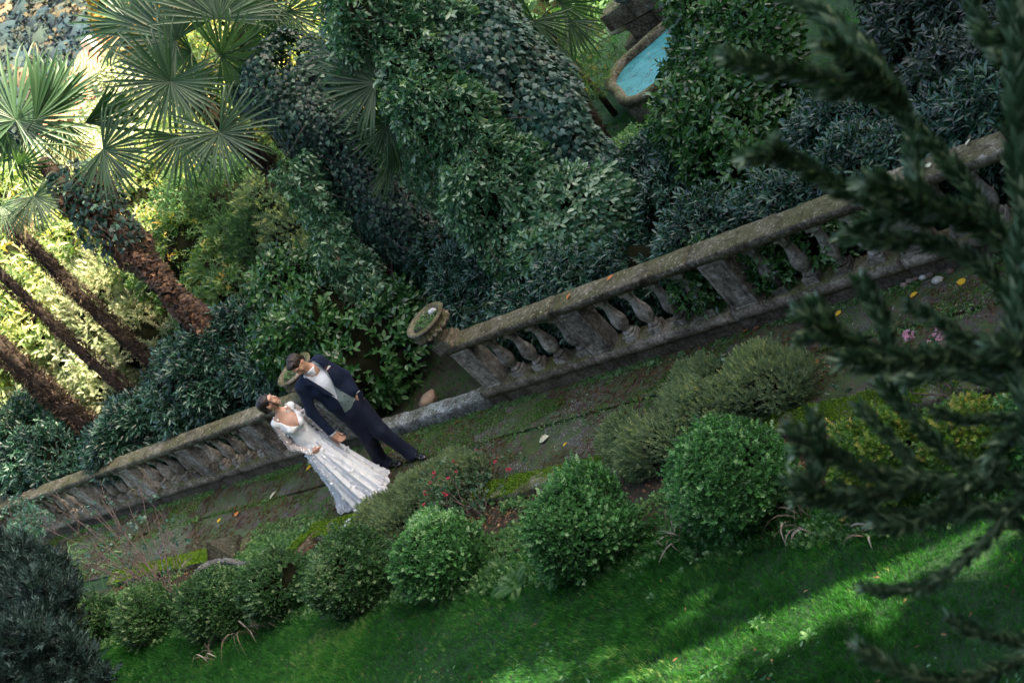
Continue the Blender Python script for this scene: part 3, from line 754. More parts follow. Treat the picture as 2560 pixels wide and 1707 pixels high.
boxwood((5.837,-2.273,0.48,0.304), 'boxwood ball touched by sun at the right edge behind the branches', M['boxgold'], 10, 5000)
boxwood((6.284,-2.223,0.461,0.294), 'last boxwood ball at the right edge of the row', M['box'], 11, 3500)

# ---- heather cushions
def heather(b, label, n, sz=.075, mat='heather', seed=0):
    bl = [tuple(q) for q in b]; x, y = bl[0][0], bl[0][1]; g = float(gh(x, y))
    t = thing('heather_bush', label, 'shrub', (x, y, g))
    P, Nn = blob_pts(bl, n, .34, 5.5, seed, .3, .5); P[:, 2] = np.maximum(P[:, 2], gh(P[:, 0], P[:, 1]) + .02)
    D, N = orient(P, Nn, .7, -.8, .6, .3)
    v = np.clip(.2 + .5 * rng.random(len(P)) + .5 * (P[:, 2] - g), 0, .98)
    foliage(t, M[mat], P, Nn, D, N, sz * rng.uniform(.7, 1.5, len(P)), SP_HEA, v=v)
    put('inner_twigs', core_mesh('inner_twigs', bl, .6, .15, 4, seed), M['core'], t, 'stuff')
    k = rng.integers(0, len(P), 260); L = []
    for i in k: L.append(([P[i] - Nn[i] * .15, P[i], P[i] + D[i] * .09], .004, .0015))
    put('twigs', tubes(L, 'twigs', 4), M['twig'], t)
    return t
def el(c, rx, ry, rz): return (c[0], c[1], c[2], rx, ry, rz)
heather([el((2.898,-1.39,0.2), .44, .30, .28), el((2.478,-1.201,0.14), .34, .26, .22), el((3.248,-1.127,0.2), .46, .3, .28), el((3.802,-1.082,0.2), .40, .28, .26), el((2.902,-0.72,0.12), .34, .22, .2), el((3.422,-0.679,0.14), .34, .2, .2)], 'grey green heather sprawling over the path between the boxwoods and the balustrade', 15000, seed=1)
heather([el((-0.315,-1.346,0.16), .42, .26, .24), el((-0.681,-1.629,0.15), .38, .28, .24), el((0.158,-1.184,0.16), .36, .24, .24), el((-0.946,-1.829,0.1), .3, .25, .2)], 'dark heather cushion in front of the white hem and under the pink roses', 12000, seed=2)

# ---- blue grey needle shrub, bottom left
shrub('rosemary_shrub', 'blue grey needle leaved shrub in the dark bottom left corner', 'shrub',
      [(*(-4.362,-3.505,1.691), .58), (*(-4.968,-2.9,2.077), .46), (*(-3.261,-3.835,1.377), .42), (*(-3.525,-4.08,1.677), .5), (*(-4.281,-3.066,1.708), .32)], M['rosemary'], 13000, SP_ROS, .21, seed=3, out=.5, down=-.7, rand=.8, ground=.3, corek=.42, amp=.5, fr=3.4, deep=.5)

# ---- roses
def rose(label, base, tips, nleaf, flowers, mat, fcol, group=None, cat='rose bush', r0=.007, twiggy=0, leafsz=.035):
    t = thing('rose_bush', label, cat, base, group)
    L = []; TP = []
    for tp in tips:
        a = np.array(base, float) + rng.normal(size=3) * np.array([.04, .04, 0]); b = np.array(tp, float)
        m = (a + b) / 2 + rng.normal(size=3) * .10 + np.array([0, 0, .08])
        pts = [a + (m - a) * s * 2 * (1 - s) + (b - a) * s * s if False else (1 - s) ** 2 * a + 2 * s * (1 - s) * m + s * s * b for s in np.linspace(0, 1, 7)]
        for q_ in range(1, 7): pts[q_] = pts[q_] + rng.normal(size=3) * .014
        L.append((pts, r0, r0 * .35)); TP.append(pts)
        for j in range(2 + twiggy):
            i = rng.integers(2, 6); d = nrm(rng.normal(size=3) * .8 + nrm(b - a)); ln = rng.uniform(.08, .28)
            e = pts[i] + d * ln; L.append(([pts[i], pts[i] + d * ln * .5 + rng.normal(size=3) * .015, e], r0 * .5, r0 * .2)); TP.append([pts[i], e])
    put('stems', tubes(L, 'stems', 5), M['twig'], t)
    P = []
    while len(P) < nleaf:
        p = TP[rng.integers(len(TP))]; P.append(np.array(p[-1 - rng.integers(0, min(3, len(p)))]) + rng.normal(size=3) * .035)
    P = np.array(P)
    if nleaf:
        me = mesh_tris('leaf', *T_small(.38)); me.materials.append(mat)
        spx = T_sprig(T_small(.38), 5, .5, .9, seed=9)
        foliage(t, mat, P, rng.normal(size=P.shape), rng.normal(size=P.shape) + np.array([0, 0, -.2]), rng.normal(size=P.shape) + np.array([0, 0, 1]), leafsz * 2 * rng.uniform(.7, 1.3, len(P)), spx, part='leaves')
    for fp in flowers:
        flower(t, fp, fcol)
    return t
def flower_mesh(k=9):
    out = []
    for i in range(k):
        a = i * 2.4; rr = .25 + .75 * i / k
        pv, pf = T_small(.45)
        out.append((xf(pv, (0, 0, .1 * (1 - rr)), (math.cos(a) * rr, math.sin(a) * rr, 1.1 - rr), (-math.cos(a) * .4, -math.sin(a) * .4, 1), .55 + .45 * rr), pf))
    V, F = join(out); return mesh_tris('flower', V, F)
FL = {}
def flower(parent, p, colr, s=.028):
    if colr not in FL:
        me = flower_mesh(); me.materials.append(plain('petals_%d' % len(FL), colr, .6, .3, nscale=60, namp=.25)); FL[colr] = me
    return put_inst('flower', FL[colr], parent, p, (rng.normal() * .4, 1, rng.normal() * .3), (rng.normal() * .4, -.5, 1), s * rng.uniform(.8, 1.2))
PINK = (.62, .09, .14); PALE = (.62, .36, .46)
M['roseleaf'] = leaf_mat('rose_leaf', [(0, (.03, .09, .045)), (.6, (.07, .15, .085)), (1, (.16, .22, .14))], .5, .45, .2)
M['roseblue'] = leaf_mat('blue_green_rose_leaf', [(0, (.03, .09, .07)), (.6, (.06, .15, .12)), (1, (.14, .22, .18))], .5, .45, .2)
rose('rose bush with many small deep pink roses between the middle boxwood and the path', (0.743,-1.799,0.054),
     [(0.167,-1.379,0.597), (0.267,-1.553,0.436), (0.251,-1.195,0.492), (0.456,-1.076,0.338), (0.522,-1.021,0.313), (0.68,-1.095,0.196), (0.273,-1.706,0.447), (0.673,-1.474,0.147), (0.885,-1.219,0.171), (0.365,-1.339,0.349), (0.175,-1.62,0.486)], 190,
     [(0.226,-1.368,0.524), (0.231,-1.38,0.499), (0.251,-1.427,0.517), (0.177,-1.452,0.484), (0.189,-1.591,0.504), (0.19,-1.603,0.486), (0.233,-1.729,0.477), (0.357,-1.561,0.402), (0.368,-1.568,0.375), (0.308,-1.367,0.398), (0.383,-1.291,0.387), (0.372,-1.209,0.401), (0.361,-1.192,0.442), (0.455,-1.079,0.336), (0.442,-1.113,0.311), (0.494,-1.071,0.287), (0.504,-1.019,0.343), (0.676,-1.095,0.204), (0.668,-1.499,0.123), (0.691,-1.471,0.125), (0.886,-1.216,0.173), (0.9,-1.207,0.163), (1.072,-1.762,0.055)], M['roseleaf'], PINK)
rose('pale pink roses in two clusters over the path behind the branches at the right', (5.503,-1.581,0.119), [(5.176,-0.97,0.312), (5.321,-0.904,0.179), (5.324,-1.166,0.275), (5.455,-1.428,0.174), (5.201,-1.441,0.317)], 60,
     [(5.148,-0.985,0.335), (5.169,-0.964,0.331), (5.177,-0.982,0.293), (5.204,-0.97,0.315), (5.163,-1.015,0.317), (5.331,-0.875,0.204), (5.338,-0.89,0.172), (5.367,-0.884,0.181), (5.331,-0.93,0.174), (5.361,-0.951,0.167), (5.301,-0.919,0.191), (5.378,-0.932,0.167), (5.328,-0.974,0.188), (5.302,-1.042,0.249), (5.17,-1.345,0.267), (5.188,-1.328,0.263)], M['roseleaf'], PALE)
rose('leggy rose with pink and brown blooms beside the glass topped garden light', (4.53,-1.463,-0.053), [(4.148,-0.929,-0.109), (4.265,-0.654,-0.142), (4.459,-1.197,-0.037), (4.374,-1.284,-0.027), (4.5,-0.873,-0.117), (4.851,-1.25,-0.027)], 110,
     [(4.144,-0.931,-0.105), (4.15,-0.943,-0.13), (4.461,-1.202,-0.047), (4.387,-1.278,-0.039), (4.844,-1.259,-0.029), (4.853,-1.264,-0.05)], M['roseleaf'], PALE)
rose('rose shoot with pale oval leaves rising out of the heather', (3.769,-1.149,-0.055), [(3.825,-0.641,-0.134), (3.793,-0.807,-0.083), (3.794,-0.513,-0.14), (3.203,-0.527,0.064)], 26, [], M['roseblue'], PALE, leafsz=.05)
rose('bare thorny rose branches sprawling before the left balustrade', (-3.987,-2.315,0.451),
     [(-6.264,-1.824,1.422), (-6.025,-1.52,1.47), (-5.497,-1.698,1.329), (-5.428,-1.249,1.379), (-4.841,-1.309,1.309), (-4.455,-1.358,1.105), (-5.43,-2.016,1.25), (-5.778,-0.915,1.458), (-6.316,-1.128,1.538), (-6.705,-1.54,1.574), (-6.515,-1.253,1.674), (-4.268,-1.558,1.002), (-4.716,-1.663,1.091), (-6.864,-0.879,1.807), (-5.406,-1.367,1.184), (-5.637,-1.327,1.366), (-4.981,-0.999,1.262), (-6.842,-1.669,1.609), (-5.86,-2.118,1.316), (-4.867,-1.855,1.061)], 70,
     [], M['roseblue'], PALE, r0=.008, twiggy=8, leafsz=.04)
rose('blue green rose leaves hanging before the sunlit end of the left balustrade', (-6.457,-2.186,1.454), [(-7.22,-1.13,1.783), (-7.027,-1.175,1.652), (-6.781,-1.294,1.569), (-7.164,-1.439,1.733), (-7.674,-1.09,1.849), (-6.87,-1.42,1.535), (-6.954,-1.721,1.711)], 220, [], M['roseblue'], PALE, r0=.006, twiggy=2, leafsz=.045)
rose('young rose shoot with blue leaves in front of the wall foot at the left', (-4.078,-1.963,0.615), [(-5.101,-0.967,0.804), (-5.064,-1.211,0.872), (-5.24,-0.966,1.019)], 14, [], M['roseblue'], PALE, r0=.005, leafsz=.06)

# ---- ferns, strap leaved clumps
def fern(label, base, n, ln, dirs=None):
    t = thing('fern', label, 'fern', base)
    me = None; tv, tf = T_lance(.075, 0)
    out = []
    for i in range(13):
        s = .12 + .85 * i / 13; w_ = .30 * math.sin(math.pi * min(1, s * .9 + .08)) + .02
        for sg in (-1, 1): out.append((xf(tv, (0, s, .1 * s - .25 * s * s), (sg, .35, 0), (0, 0, 1), w_), tf))
    V, F = join(out); me = single(mesh_tris('frond', V, F)); me.materials.append(M['weed'])
    for i in range(n):
        a = 6.28 * i / n + rng.normal() * .2
        put_inst('frond', me, t, base, (math.cos(a), math.sin(a), rng.uniform(.3, .8)), (-math.cos(a) * .5, -math.sin(a) * .5, 1), ln * rng.uniform(.8, 1.1))
    return t
fern('fern between the two light boxwood balls at the lawn edge', (1.848,-2.762,0.339), 9, .24)
fern('small fern at the foot of the large boxwood, right', (3.424,-2.421,0.264), 7, .22)
fern('fern in the shade between the middle boxwoods', (1.493,-2.522,0.286), 7, .17)
def straps(label, base, n, ln, mat='strap', up=.35):
    t = thing('strap_leaf_clump', label, 'plant', base)
    for i in range(n):
        a = rng.uniform(0, 6.28); L = ln * rng.uniform(.6, 1.2); d = np.array([math.cos(a), math.sin(a), 0]); s = np.linspace(0, 1, 8)
        b = np.array(base) + rng.normal(size=3) * np.array([.05, .05, 0]); w_ = rng.uniform(.005, .010)
        sd_ = np.array([-d[1], d[0], 0]); crv = rng.normal() * .5
        C_ = b + d * (s * L)[:, None] * .8 + sd_ * (crv * s * s * L)[:, None] + np.array([0, 0, 1]) * (up * L * np.sin(s * 3.0) + .015)[:, None]
        W_ = (w_ * np.sin(np.pi * np.clip(s * .85 + .15, 0, 1)))[:, None] * nrm(sd_ + np.array([0, 0, .6 * rng.normal()]))
        V = np.concatenate([C_ - W_, C_ + W_, C_ + np.array([0, 0, -.004])]); F = []
        for k in range(7): F += [(k, k + 1, k + 17), (k, k + 17, k + 16), (k + 16, k + 17, k + 9), (k + 16, k + 9, k + 8)]
        put('leaf', mesh_tris('leaf', V, np.array(F), np.full(len(V), rng.random())), M[mat], t)
    return t
straps('dry curled strap leaves on the ground under the large boxwood', (3.467,-2.516,0.285), 14, .30)
straps('bleached strap leaves beside the brown gap right of the large boxwood', (4.577,-2.562,0.295), 12, .35)
straps('withered iris like leaves at the foot of the left boxwoods', (-1.88,-2.937,0.377), 12, .38, up=.6)
straps('dry strap leaves curled on the dark ground left of the lawn', (-2.481,-3.153,0.425), 10, .26)
straps('pale strap leaves among the ground cover by the leaning iris leaves', (-1.662,-2.797,0.346), 8, .30, up=.7)
straps('dead strap leaves lying behind the lawn below the branches', (5.156,-2.752,0.336), 9, .26)
straps('tuft of long arching sedge by the left mossy kerb', (-8.462,-1.116,0), 46, .55, 'weed', .75)
straps('tuft of fresh sedge beside the dark boxwoods at the left', (-7.346,-1.158,0), 24, .32, 'weed', .8)

# ---- small weeds rooted at the wall foot: rosettes
def rosette(label, base, n, ln, mat='weed'):
    t = thing('weed_rosette', label, 'weed', base)
    me = single(mesh_tris('leaf', *T_lance(.22, .25))); me.materials.append(M[mat])
    for i in range(n):
        a = 6.28 * i / n * 1.62; put_inst('leaf', me, t, base, (math.cos(a), math.sin(a), rng.uniform(.25, .9)), (-math.cos(a), -math.sin(a), 1), ln * rng.uniform(.7, 1.1))
rosette('pale leaved weed at the wall foot, below the third pier', (2.563,-0.095,0), 14, 0.060)
rosette('spreading weed at the wall foot between the second and third pier', (2.208,-0.124,0), 14, 0.066)
rosette('round leaved weed at the wall foot just right of the second pier', (1.796,-0.104,0), 12, 0.054)
rosette('broad leaved weed in the lawn near the sunny streak', (4.542,-3.475,0.496), 10, 0.072)
rosette('grey green weed in the lawn left of the large boxwood shade', (3.652,-2.918,0.373), 12, 0.072)
rosette('leafy weed in the lawn above the lower sunny streak', (3.494,-3.132,0.42), 12, 0.066)
rosette('lone weed in the lawn under the dark branches', (4.963,-3.619,0.527), 8, 0.072)
rosette('leafy weed in the lawn beside the upper streak', (3.181,-2.889,0.367), 11, 0.060)

# ---- laurel and camellia behind the balustrade
LL = T_lance(.18, .12); LC = T_lance(.27, .08)
shrub('camellia_bush', 'glossy camellia bush filling the gap behind the couple', 'shrub',
      [(*(-2.669,1.275,1.037), .62), (*(-2.115,1.099,0.63), .55), (*(-3.211,1.528,1.53), .42), (*(-2.125,1.556,0.584), .45), (*(-2.108,0.617,0.648), .42), (*(-2.99,0.938,1.072), .5), (*(-1.858,0.971,0.29), .32)],
      M['camellia'], 5200, SP_CAM, .16, seed=4, out=.55, down=.1, leaf=LC, nleaf=280, leafs=.62, ground=-.1, deep=.35)
shrub('laurel_hedge', 'dark blue green laurel hanging over the left balustrade behind the bride', 'hedge',
      [(*(-5.58,0.936,1.166), .62), (*(-6.041,0.99,1.262), .3), (*(-5.085,1.32,1.156), .5), (*(-4.631,1.486,1.143), .45), (*(-5.636,0.664,0.88), .3), (*(-4.151,0.929,1.016), .35), (*(-5.128,0.775,0.935), .35)],
      M['laurel'], 5600, SP_LAU, .17, seed=5, out=.45, down=-.2, leaf=LL, nleaf=200, leafs=.66, ground=-.1)
shrub('laurel_hedge', 'laurel clump between the shaggy trunks left of the hedge behind the bride', 'hedge',
      [(*(-7.904,0.66,0.933), .5), (*(-7.414,0.846,0.891), .34), (*(-7.927,1.014,0.994), .34)],
      M['laurel'], 3000, SP_LAU, .17, seed=6, out=.45, down=-.2, leaf=LL, nleaf=80, leafs=.66, ground=-.1)
shrub('laurel_hedge', 'laurel at the far left end of the balustrade, dappled with sun', 'hedge',
      [(*(-10.896,0.954,1.136), .7), (*(-10.131,0.756,0.831), .5), (*(-11.266,0.572,1.182), .55), (*(-11.118,1.583,1.192), .5)],
      M['laurel'], 3600, SP_LAU, .17, seed=7, out=.45, down=-.2, leaf=LL, nleaf=60, leafs=.66, ground=-.1)
shrub('laurel_bush', 'laurel with narrow dark leaves leaning over the rail beside the urn', 'shrub',
      [(*(-0.679,1.689,0.6), .42), (*(-0.158,1.523,0.486), .36), (*(-1.203,2.168,0.687), .38), (*(0.169,1.129,0.361), .22), (*(-0.845,2.36,0.627), .35), (*(-0.539,1.117,0.518), .25), (*(0.348,1.007,0.147), .3), (*(-0.186,0.804,0.234), .3)],
      M['laurel'], 5200, SP_LAU, .14, seed=8, out=.5, down=-.1, leaf=LL, nleaf=200, leafs=.66, ground=-.1)
shrub('laurel_bush', 'long leaved dark laurel spilling onto the rail below the ivy and the pool', 'shrub',
      [(*(2.242,1.63,0.37), .38), (*(2.639,1.373,0.324), .36), (*(1.857,2.046,0.387), .36), (*(2.317,2.193,0.338), .42), (*(1.764,2.489,0.45), .35), (*(2.781,1.048,0.12), .3), (*(2.103,1.282,0.109), .3), (*(3.172,0.847,-0.071), .3), (*(3.624,0.864,-0.056), .3)],
      M['laurel'], 6500, SP_LAU, .15, seed=9, out=.5, down=.1, leaf=LL, nleaf=240, leafs=.66, ground=-.1)
shrub('camellia_tree', 'tall broad leaved camellia with bright glossy leaves beside the pool', 'tree',
      [(*(2.765,3.645,1.172), .56), (*(2.626,3.181,0.981), .42), (*(2.917,2.869,0.795), .5), (*(2.821,2.336,0.672), .5), (*(3.143,1.954,0.57), .5), (*(3.253,1.462,0.414), .42), (*(3.571,1.265,0.344), .34), (*(2.644,4.295,1.561), .56), (*(3.26,3.232,0.993), .42), (*(3.445,1.694,0.437), .34)],
      M['camellia'], 9500, SP_CAM, .15, seed=10, out=.5, down=.15, leaf=LC, nleaf=300, leafs=.62, ground=-.2, back=.15, deep=.3)
shrub('dark_laurel', 'blackish laurel bush behind the branches, right of the camellia', 'shrub',
      [(*(4.216,1.789,0.296), .5), (*(4.648,1.394,0.235), .5), (*(3.826,2.163,0.262), .42), (*(4.515,1.1,0.268), .38), (*(4.989,0.965,0.268), .4), (*(4.095,1.326,0.307), .3)],
      M['laurel'], 5600, SP_LAU, .15, seed=11, out=.5, down=0, leaf=LL, nleaf=120, leafs=.66, ground=-.1)
shrub('dark_laurel', 'tall black green laurel in the upper right corner', 'tree',
      [(*(5.067,2.692,0.219), .75), (*(5.517,2.871,0.228), .8), (*(5.49,1.702,0.273), .6), (*(5.096,1.72,0.219), .5), (*(5.886,1.347,0.325), .6), (*(4.794,3.81,0.335), .6), (*(5.904,2.276,0.192), .8)],
      M['darkleaf'], 9000, SP_LAU, .17, seed=12, out=.5, down=.1, leaf=LL, nleaf=80, leafs=.66, ground=-.2)

shrub('laurel_bush', 'low dark laurel pressing against the back of the right balustrade', 'shrub',
      [(.75, .62, .45, .42, .34, .45), (1.5, .64, .5, .45, .34, .5), (2.3, .66, .5, .45, .34, .5), (3.1, .68, .5, .45, .34, .5), (3.9, .70, .5, .45, .36, .5), (4.8, .72, .5, .5, .36, .5), (5.8, .9, .5, .55, .38, .5), (6.9, .9, .5, .6, .38, .5)],
      M['laurel'], 9000, SP_LAU, .13, seed=31, out=.5, down=-.1, leaf=LL, nleaf=120, leafs=.66, ground=-.05, back=.05)
shrub('camellia_sprigs', 'green sprigs poking through the balusters right of the third pier', 'shrub',
      [(3.8, .22, .45, .2, .2, .28), (4.3, .2, .5, .2, .2, .26), (3.15, .28, .5, .2, .2, .3), (3.0, .08, .55, .12, .14, .18)], M['camellia'], 900, SP_CAM, .10, seed=32, core=False, trunk=False, leaf=LC, nleaf=40, leafs=.62)
shrub('laurel_bush', 'dark low laurel behind the left balustrade, filling between the balusters', 'shrub',
      [(-2.9 - .85 * i, .62, .35, .5, .32, .4) for i in range(9)], M['laurel'], 6500, SP_LAU, .14, seed=33, out=.5, down=-.1, ground=-.05, back=.05)

# ---- the ivy covered trunks
def column_pts(b, t, r0, r1, n, amp, fr, seed, back=.2):
    b, t = np.array(b, float), np.array(t, float); ax = t - b; L = np.linalg.norm(ax); ax = ax / L
    X = nrm(np.cross(ax, [0, 1, 0.1])); Y = np.cross(ax, X)
    m = int(n * 1.9); s = rng.random(m); th = rng.uniform(0, 6.28, m); R = r0 + (r1 - r0) * s
    Nn = np.cos(th)[:, None] * X + np.sin(th)[:, None] * Y
    P0 = b + ax * (s * L)[:, None] + Nn * R[:, None]; q = noise(P0, fr, seed, 3)
    P = b + ax * (s * L)[:, None] + Nn * (R * (1 + amp * q - .18 * rng.random(m) ** 2))[:, None]
    e = 1e-2
    G = np.stack([noise(P0 + np.eye(3)[k] * .12, fr, seed, 3) - q for k in range(3)], -1) / .12 * amp * R[:, None]
    N2 = nrm(Nn - G * .6)
    keep = (rng.random(m) < np.clip(.7 + .5 * q, .15, 1)) & ((np.sum(Nn * tocam(P), axis=1) > -.3) | (rng.random(m) < back))
    return P[keep][:n], N2[keep][:n], s[keep][:n], th[keep][:n]
def hang(P, Nn, down=1.0, rand=.35, flat=.9):
    m = len(P); D = nrm(np.array([0, 0, -1.]) * down + Nn * .25 + rng.normal(size=(m, 3)) * rand)
    return D, Nn * flat + np.array([0, 0, .45]) + rng.normal(size=(m, 3)) * .28
def rosettes(P, Nn, out=.75, down=.65, rand=.3):
    m = len(P); D = nrm(Nn * out + np.array([0, 0, -1.]) * down + rng.normal(size=(m, 3)) * rand)
    return D, rng.normal(size=(m, 3))
def vines(t, P, Nn, k, ln, mat='twig'):
    L = []
    for i in rng.integers(0, len(P), k):
        p = P[i] + Nn[i] * .05; pts = [p]
        d = np.array([0, 0, -1.]) + rng.normal(size=3) * .5
        for j in range(6):
            d = nrm(d + rng.normal(size=3) * .35 + np.array([0, 0, -.25])); pts.append(pts[-1] + d * ln / 6)
        L.append((pts, .004, .002))
    put('vines', tubes(L, 'vines', 4), M[mat], t)
IV = T_ivy()
def ivy_trunk(label, b, t, r0, r1, n, mat, size, seed, nleaf, amp=.2, fr=1.6, core=.72, leafmat=None):
    o = thing('ivy_covered_tree', label, 'tree', (b[0], b[1], -.1))
    P, Nn, s, th = column_pts(b, t, r0, r1, n, amp, fr, seed)
    D, N = hang(P, Nn)
    foliage(o, M[mat], P, Nn, D, N, size * rng.uniform(.6, 1.15, len(P)), IV, leaf=IV, nleaf=nleaf)
    bb, tt = np.array(b, float), np.array(t, float)
    put('trunk', tube([bb + (bb - tt) * .25, bb, (bb * .6 + tt * .4), bb * .32 + tt * .68], [r0 * core, r0 * core, (r0 + r1) / 2 * core, r1 * core * .9], 20, .04), M['core'], o)  # near-black core swells the trunk, painting shade between the ivy leaves
    vines(o, P, Nn, 60, .7)
    return o, P, Nn
ivy_trunk('dark ivy covered trunk behind the urn, broad at the top, between the palms', (-1.694,2.225,0.378), (-2.245,3.115,3.354), .36, .58, 12000, 'ivy', .062, 3, 280, amp=.16)
shrub('ivy_bush', 'round dark ivy top over the broad ivy trunk below the palm crown', 'climbing plant', [(*(-2.332,3.194,3.368), .55), (*(-1.991,3.413,3.142), .42), (*(-2.645,3.092,3.48), .3), (*(-2.08,2.822,2.93), .45), (*(-2.153,3.465,3.462), .4), (*(-2.231,3.293,3.576), .3)], M['ivy'], 9000, IV, .06, amp=.12, core=False, back=.8, seed=14, out=.3, down=.8, rand=.4, ground=2.2, trunk=False)
B0, B1 = np.array((0.897,1.725,-0.176)), np.array((-0.085,3.758,3.425))
ivy_trunk('huge ivy clad tree in the middle, large blue green leaves on its right side', B0, B1, .72, .95, 19000, 'ivy_big', .078, 5, 300, amp=.30, fr=1.5, core=.78)
# pale leaved climber over its left side
o = thing('climbing_plant', 'pale leaved climber draping the left side of the huge ivy clad tree', 'climbing plant', (B0[0] - .5, B0[1], -.1))
C0, C1 = np.array((0.841,1.273,0.666)), np.array((-0.317,3.238,3.758))
P, Nn, s, th = column_pts(C0, C1, .50, .66, 6200, .42, 2.2, 9)
q = np.array([(0.34,1.26,0.962), (0.693,1.436,0.888), (0.259,1.762,1.542), (-0.057,2.236,2.218)])
D, N = rosettes(P, Nn, .5, .85, .28)
foliage(o, M['climber'], P, Nn, D, N, .15 * rng.uniform(.6, 1.15, len(P)), SP_CLI, leaf=T_lance(.19, .15), nleaf=300, leafs=.62)
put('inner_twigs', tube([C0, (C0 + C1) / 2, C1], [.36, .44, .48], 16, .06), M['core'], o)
vines(o, P, Nn, 70, .8)
shrub('climbing_plant', 'pale leaved climber mound spilling down to the rail left of the pool', 'climbing plant',
      [(*(1.002,1.386,0.802), .5), (*(0.707,1.715,1.248), .45), (*(1.243,1.146,0.56), .34), (*(0.852,0.982,0.709), .3), (*(1.356,1.665,0.868), .42), (*(0.519,1.302,0.972), .3)], M['climber'], 3600, SP_CLI, .15, seed=15, out=.8, down=.5, rand=.35, amp=.3, fr=3,
      leaf=T_lance(.19, .15), nleaf=200, leafs=.62, trunk=False, ground=0, deep=.35)
# climber hanging along the dark trunk
o = thing('climbing_plant', 'loose pale climber hanging down along the left edge of the dark ivy trunk', 'climbing plant', (-2.011,1.518,0.814))
P, Nn, s, th = column_pts((-2.047,1.407,0.72), (-2.346,2.49,2.656), .26, .30, 2300, .5, 2.0, 11)
D, N = hang(P, Nn, .75, .5, .6)
foliage(o, M['climber'], P, Nn, D, N, .13 * rng.uniform(.6, 1.15, len(P)), SP_CLI, leaf=T_lance(.19, .15), nleaf=120, leafs=.62)
vines(o, P, Nn, 30, .7)
o = thing('climbing_plant', 'fine leaved climber straying into the gap left of the huge tree', 'climbing plant', (-0.417,2.218,1.147))
P, Nn, s, th = column_pts((-0.255,1.747,0.713), (-0.785,2.553,2.171), .22, .28, 1500, .6, 2.2, 12)
D, N = hang(P, Nn, .8, .6, .5)
foliage(o, M['climber'], P, Nn, D, N, .10 * rng.uniform(.6, 1.15, len(P)), SP_CLI)
vines(o, P, Nn, 40, .7)

# ================================================================ PALMS
def leaflet(kind):
    """one segment of a fan leaf, folded along its rib; +Y outwards"""
    ys = [0, .25, .5, .75, .92, 1.0]; ws = [.004, .016, .027, .019, .010, .002]
    dz = {0: [0, 0, 0, -.01, -.03, -.05], 1: [0, 0, -.01, -.05, -.14, -.22], 2: [0, .01, .02, .02, 0, -.02], 3: [0, 0, 0, -.04, -.16, -.34]}[kind]
    V = []
    for y, w_, z in zip(ys, ws, dz): V += [(-w_, y, z + w_ * .45), (0, y, z - w_ * .25), (w_, y, z + w_ * .45)]
    if kind == 3:
        for i in range(12, 18): V[i] = (V[i][0], V[i][1] - .10 * (i // 3 - 3), V[i][2])
    F = []
    for i in range(5):
        a = i * 3; F += [(a, a + 1, a + 4), (a, a + 4, a + 3), (a + 1, a + 2, a + 5), (a + 1, a + 5, a + 4)]
    return single(mesh_tris('leaflet', np.array(V), np.array(F)))
LFT = {}
for mk in ('palm', 'palmtip'):
    LFT[mk] = [leaflet(k) for k in range(4)]
    for m_ in LFT[mk]: m_.materials.append(M[mk])
def frond(palm, spec, crown, mk='palm', bend=.25, cone=.12):
    H, D, N, R, spread, n = spec
    n = int(n); H, D, N = map(np.array, (H, D, N)); X = np.cross(D, N)
    c = np.array(crown, float); mid = (H + c) / 2 + np.array([0, 0, .08])
    pts = [(1 - s) ** 2 * c + 2 * s * (1 - s) * mid + s * s * H for s in np.linspace(0, 1, 8)]
    me = tube([p - H for p in pts], [.016, .014, .012, .011, .010, .009, .009, .007], 6, name='frond')
    o = put('frond', me, M['stem'], palm, loc=tuple(H))
    fold = rng.uniform(.0, .45)
    for i in range(n):
        a = math.radians(-spread / 2 + spread * (i + .5) / n) + rng.normal() * .015
        d = math.cos(a) * D + math.sin(a) * X
        d = nrm(d + N * (cone + .05 * rng.normal() + fold * (abs(a) / math.radians(spread / 2)) ** 2))
        nn = N - d * (N @ d) + X * .25 * math.sin(i * 2.0)
        k = rng.choice(4, p=[.3, .32, .13, .25]) if bend > .2 else rng.choice(4, p=[.7, .1, .2, 0])
        put_inst('leaflet', LFT[mk][k], o, H, d, nn, R * rng.uniform(.9, 1.05) * (1 - .12 * (abs(a) / math.radians(spread / 2)) ** 2))
    return o
def palm_trunk(palm, b, t, r, nf=1500, ivy=False, seed=0):
    b, t = np.array(b, float), np.array(t, float)
    s = np.linspace(0, 1, 26); C_ = b + (t - b) * s[:, None]; C_[:, :2] += .03 * np.sin(s * 7 + seed)[:, None]
    put('trunk', tube(C_, r * .72 * (1 + .1 * np.sin(s * 60)), 16, .08), M['fibre'], palm)
    m = nf; q = rng.random(m); th = rng.uniform(0, 6.28, m); cx = b + (t - b) * q[:, None]
    No = np.c_[np.cos(th), np.sin(th), np.zeros(m)]
    P = cx + No * (r * .70 * (1 + .16 * noise(cx + No * .2, 5, seed)))[:, None]
    D = nrm(No * .55 + np.array([0, 0, 1.]) * rng.uniform(-1.1, .7, m)[:, None] + rng.normal(size=(m, 3)) * .4)
    put('fibres', cloud_mesh('fibres', P, D, No + rng.normal(size=(m, 3)) * .4, rng.uniform(.06, .17, m) * max(.75, r / .17), T_small(.05)), M['fibre'], palm, 'stuff')
    # old leaf bases: stubs pointing up and out
    m = int(70 * np.linalg.norm(t - b) / 3); me = single(mesh_tris('leaf_base', *T_lance(.13, -.2))); me.materials.append(M['fibre'])
    for i in range(m):
        a = i * 2.399; p = b + (t - b) * ((i + .5) / m); no = np.array([math.cos(a), math.sin(a), 0])
        put_inst('leaf_base', me, palm, p + no * r * .75, no * .7 + np.array([0, 0, .8]), no * -.5 + np.array([0, 0, 1]), rng.uniform(.08, .16))
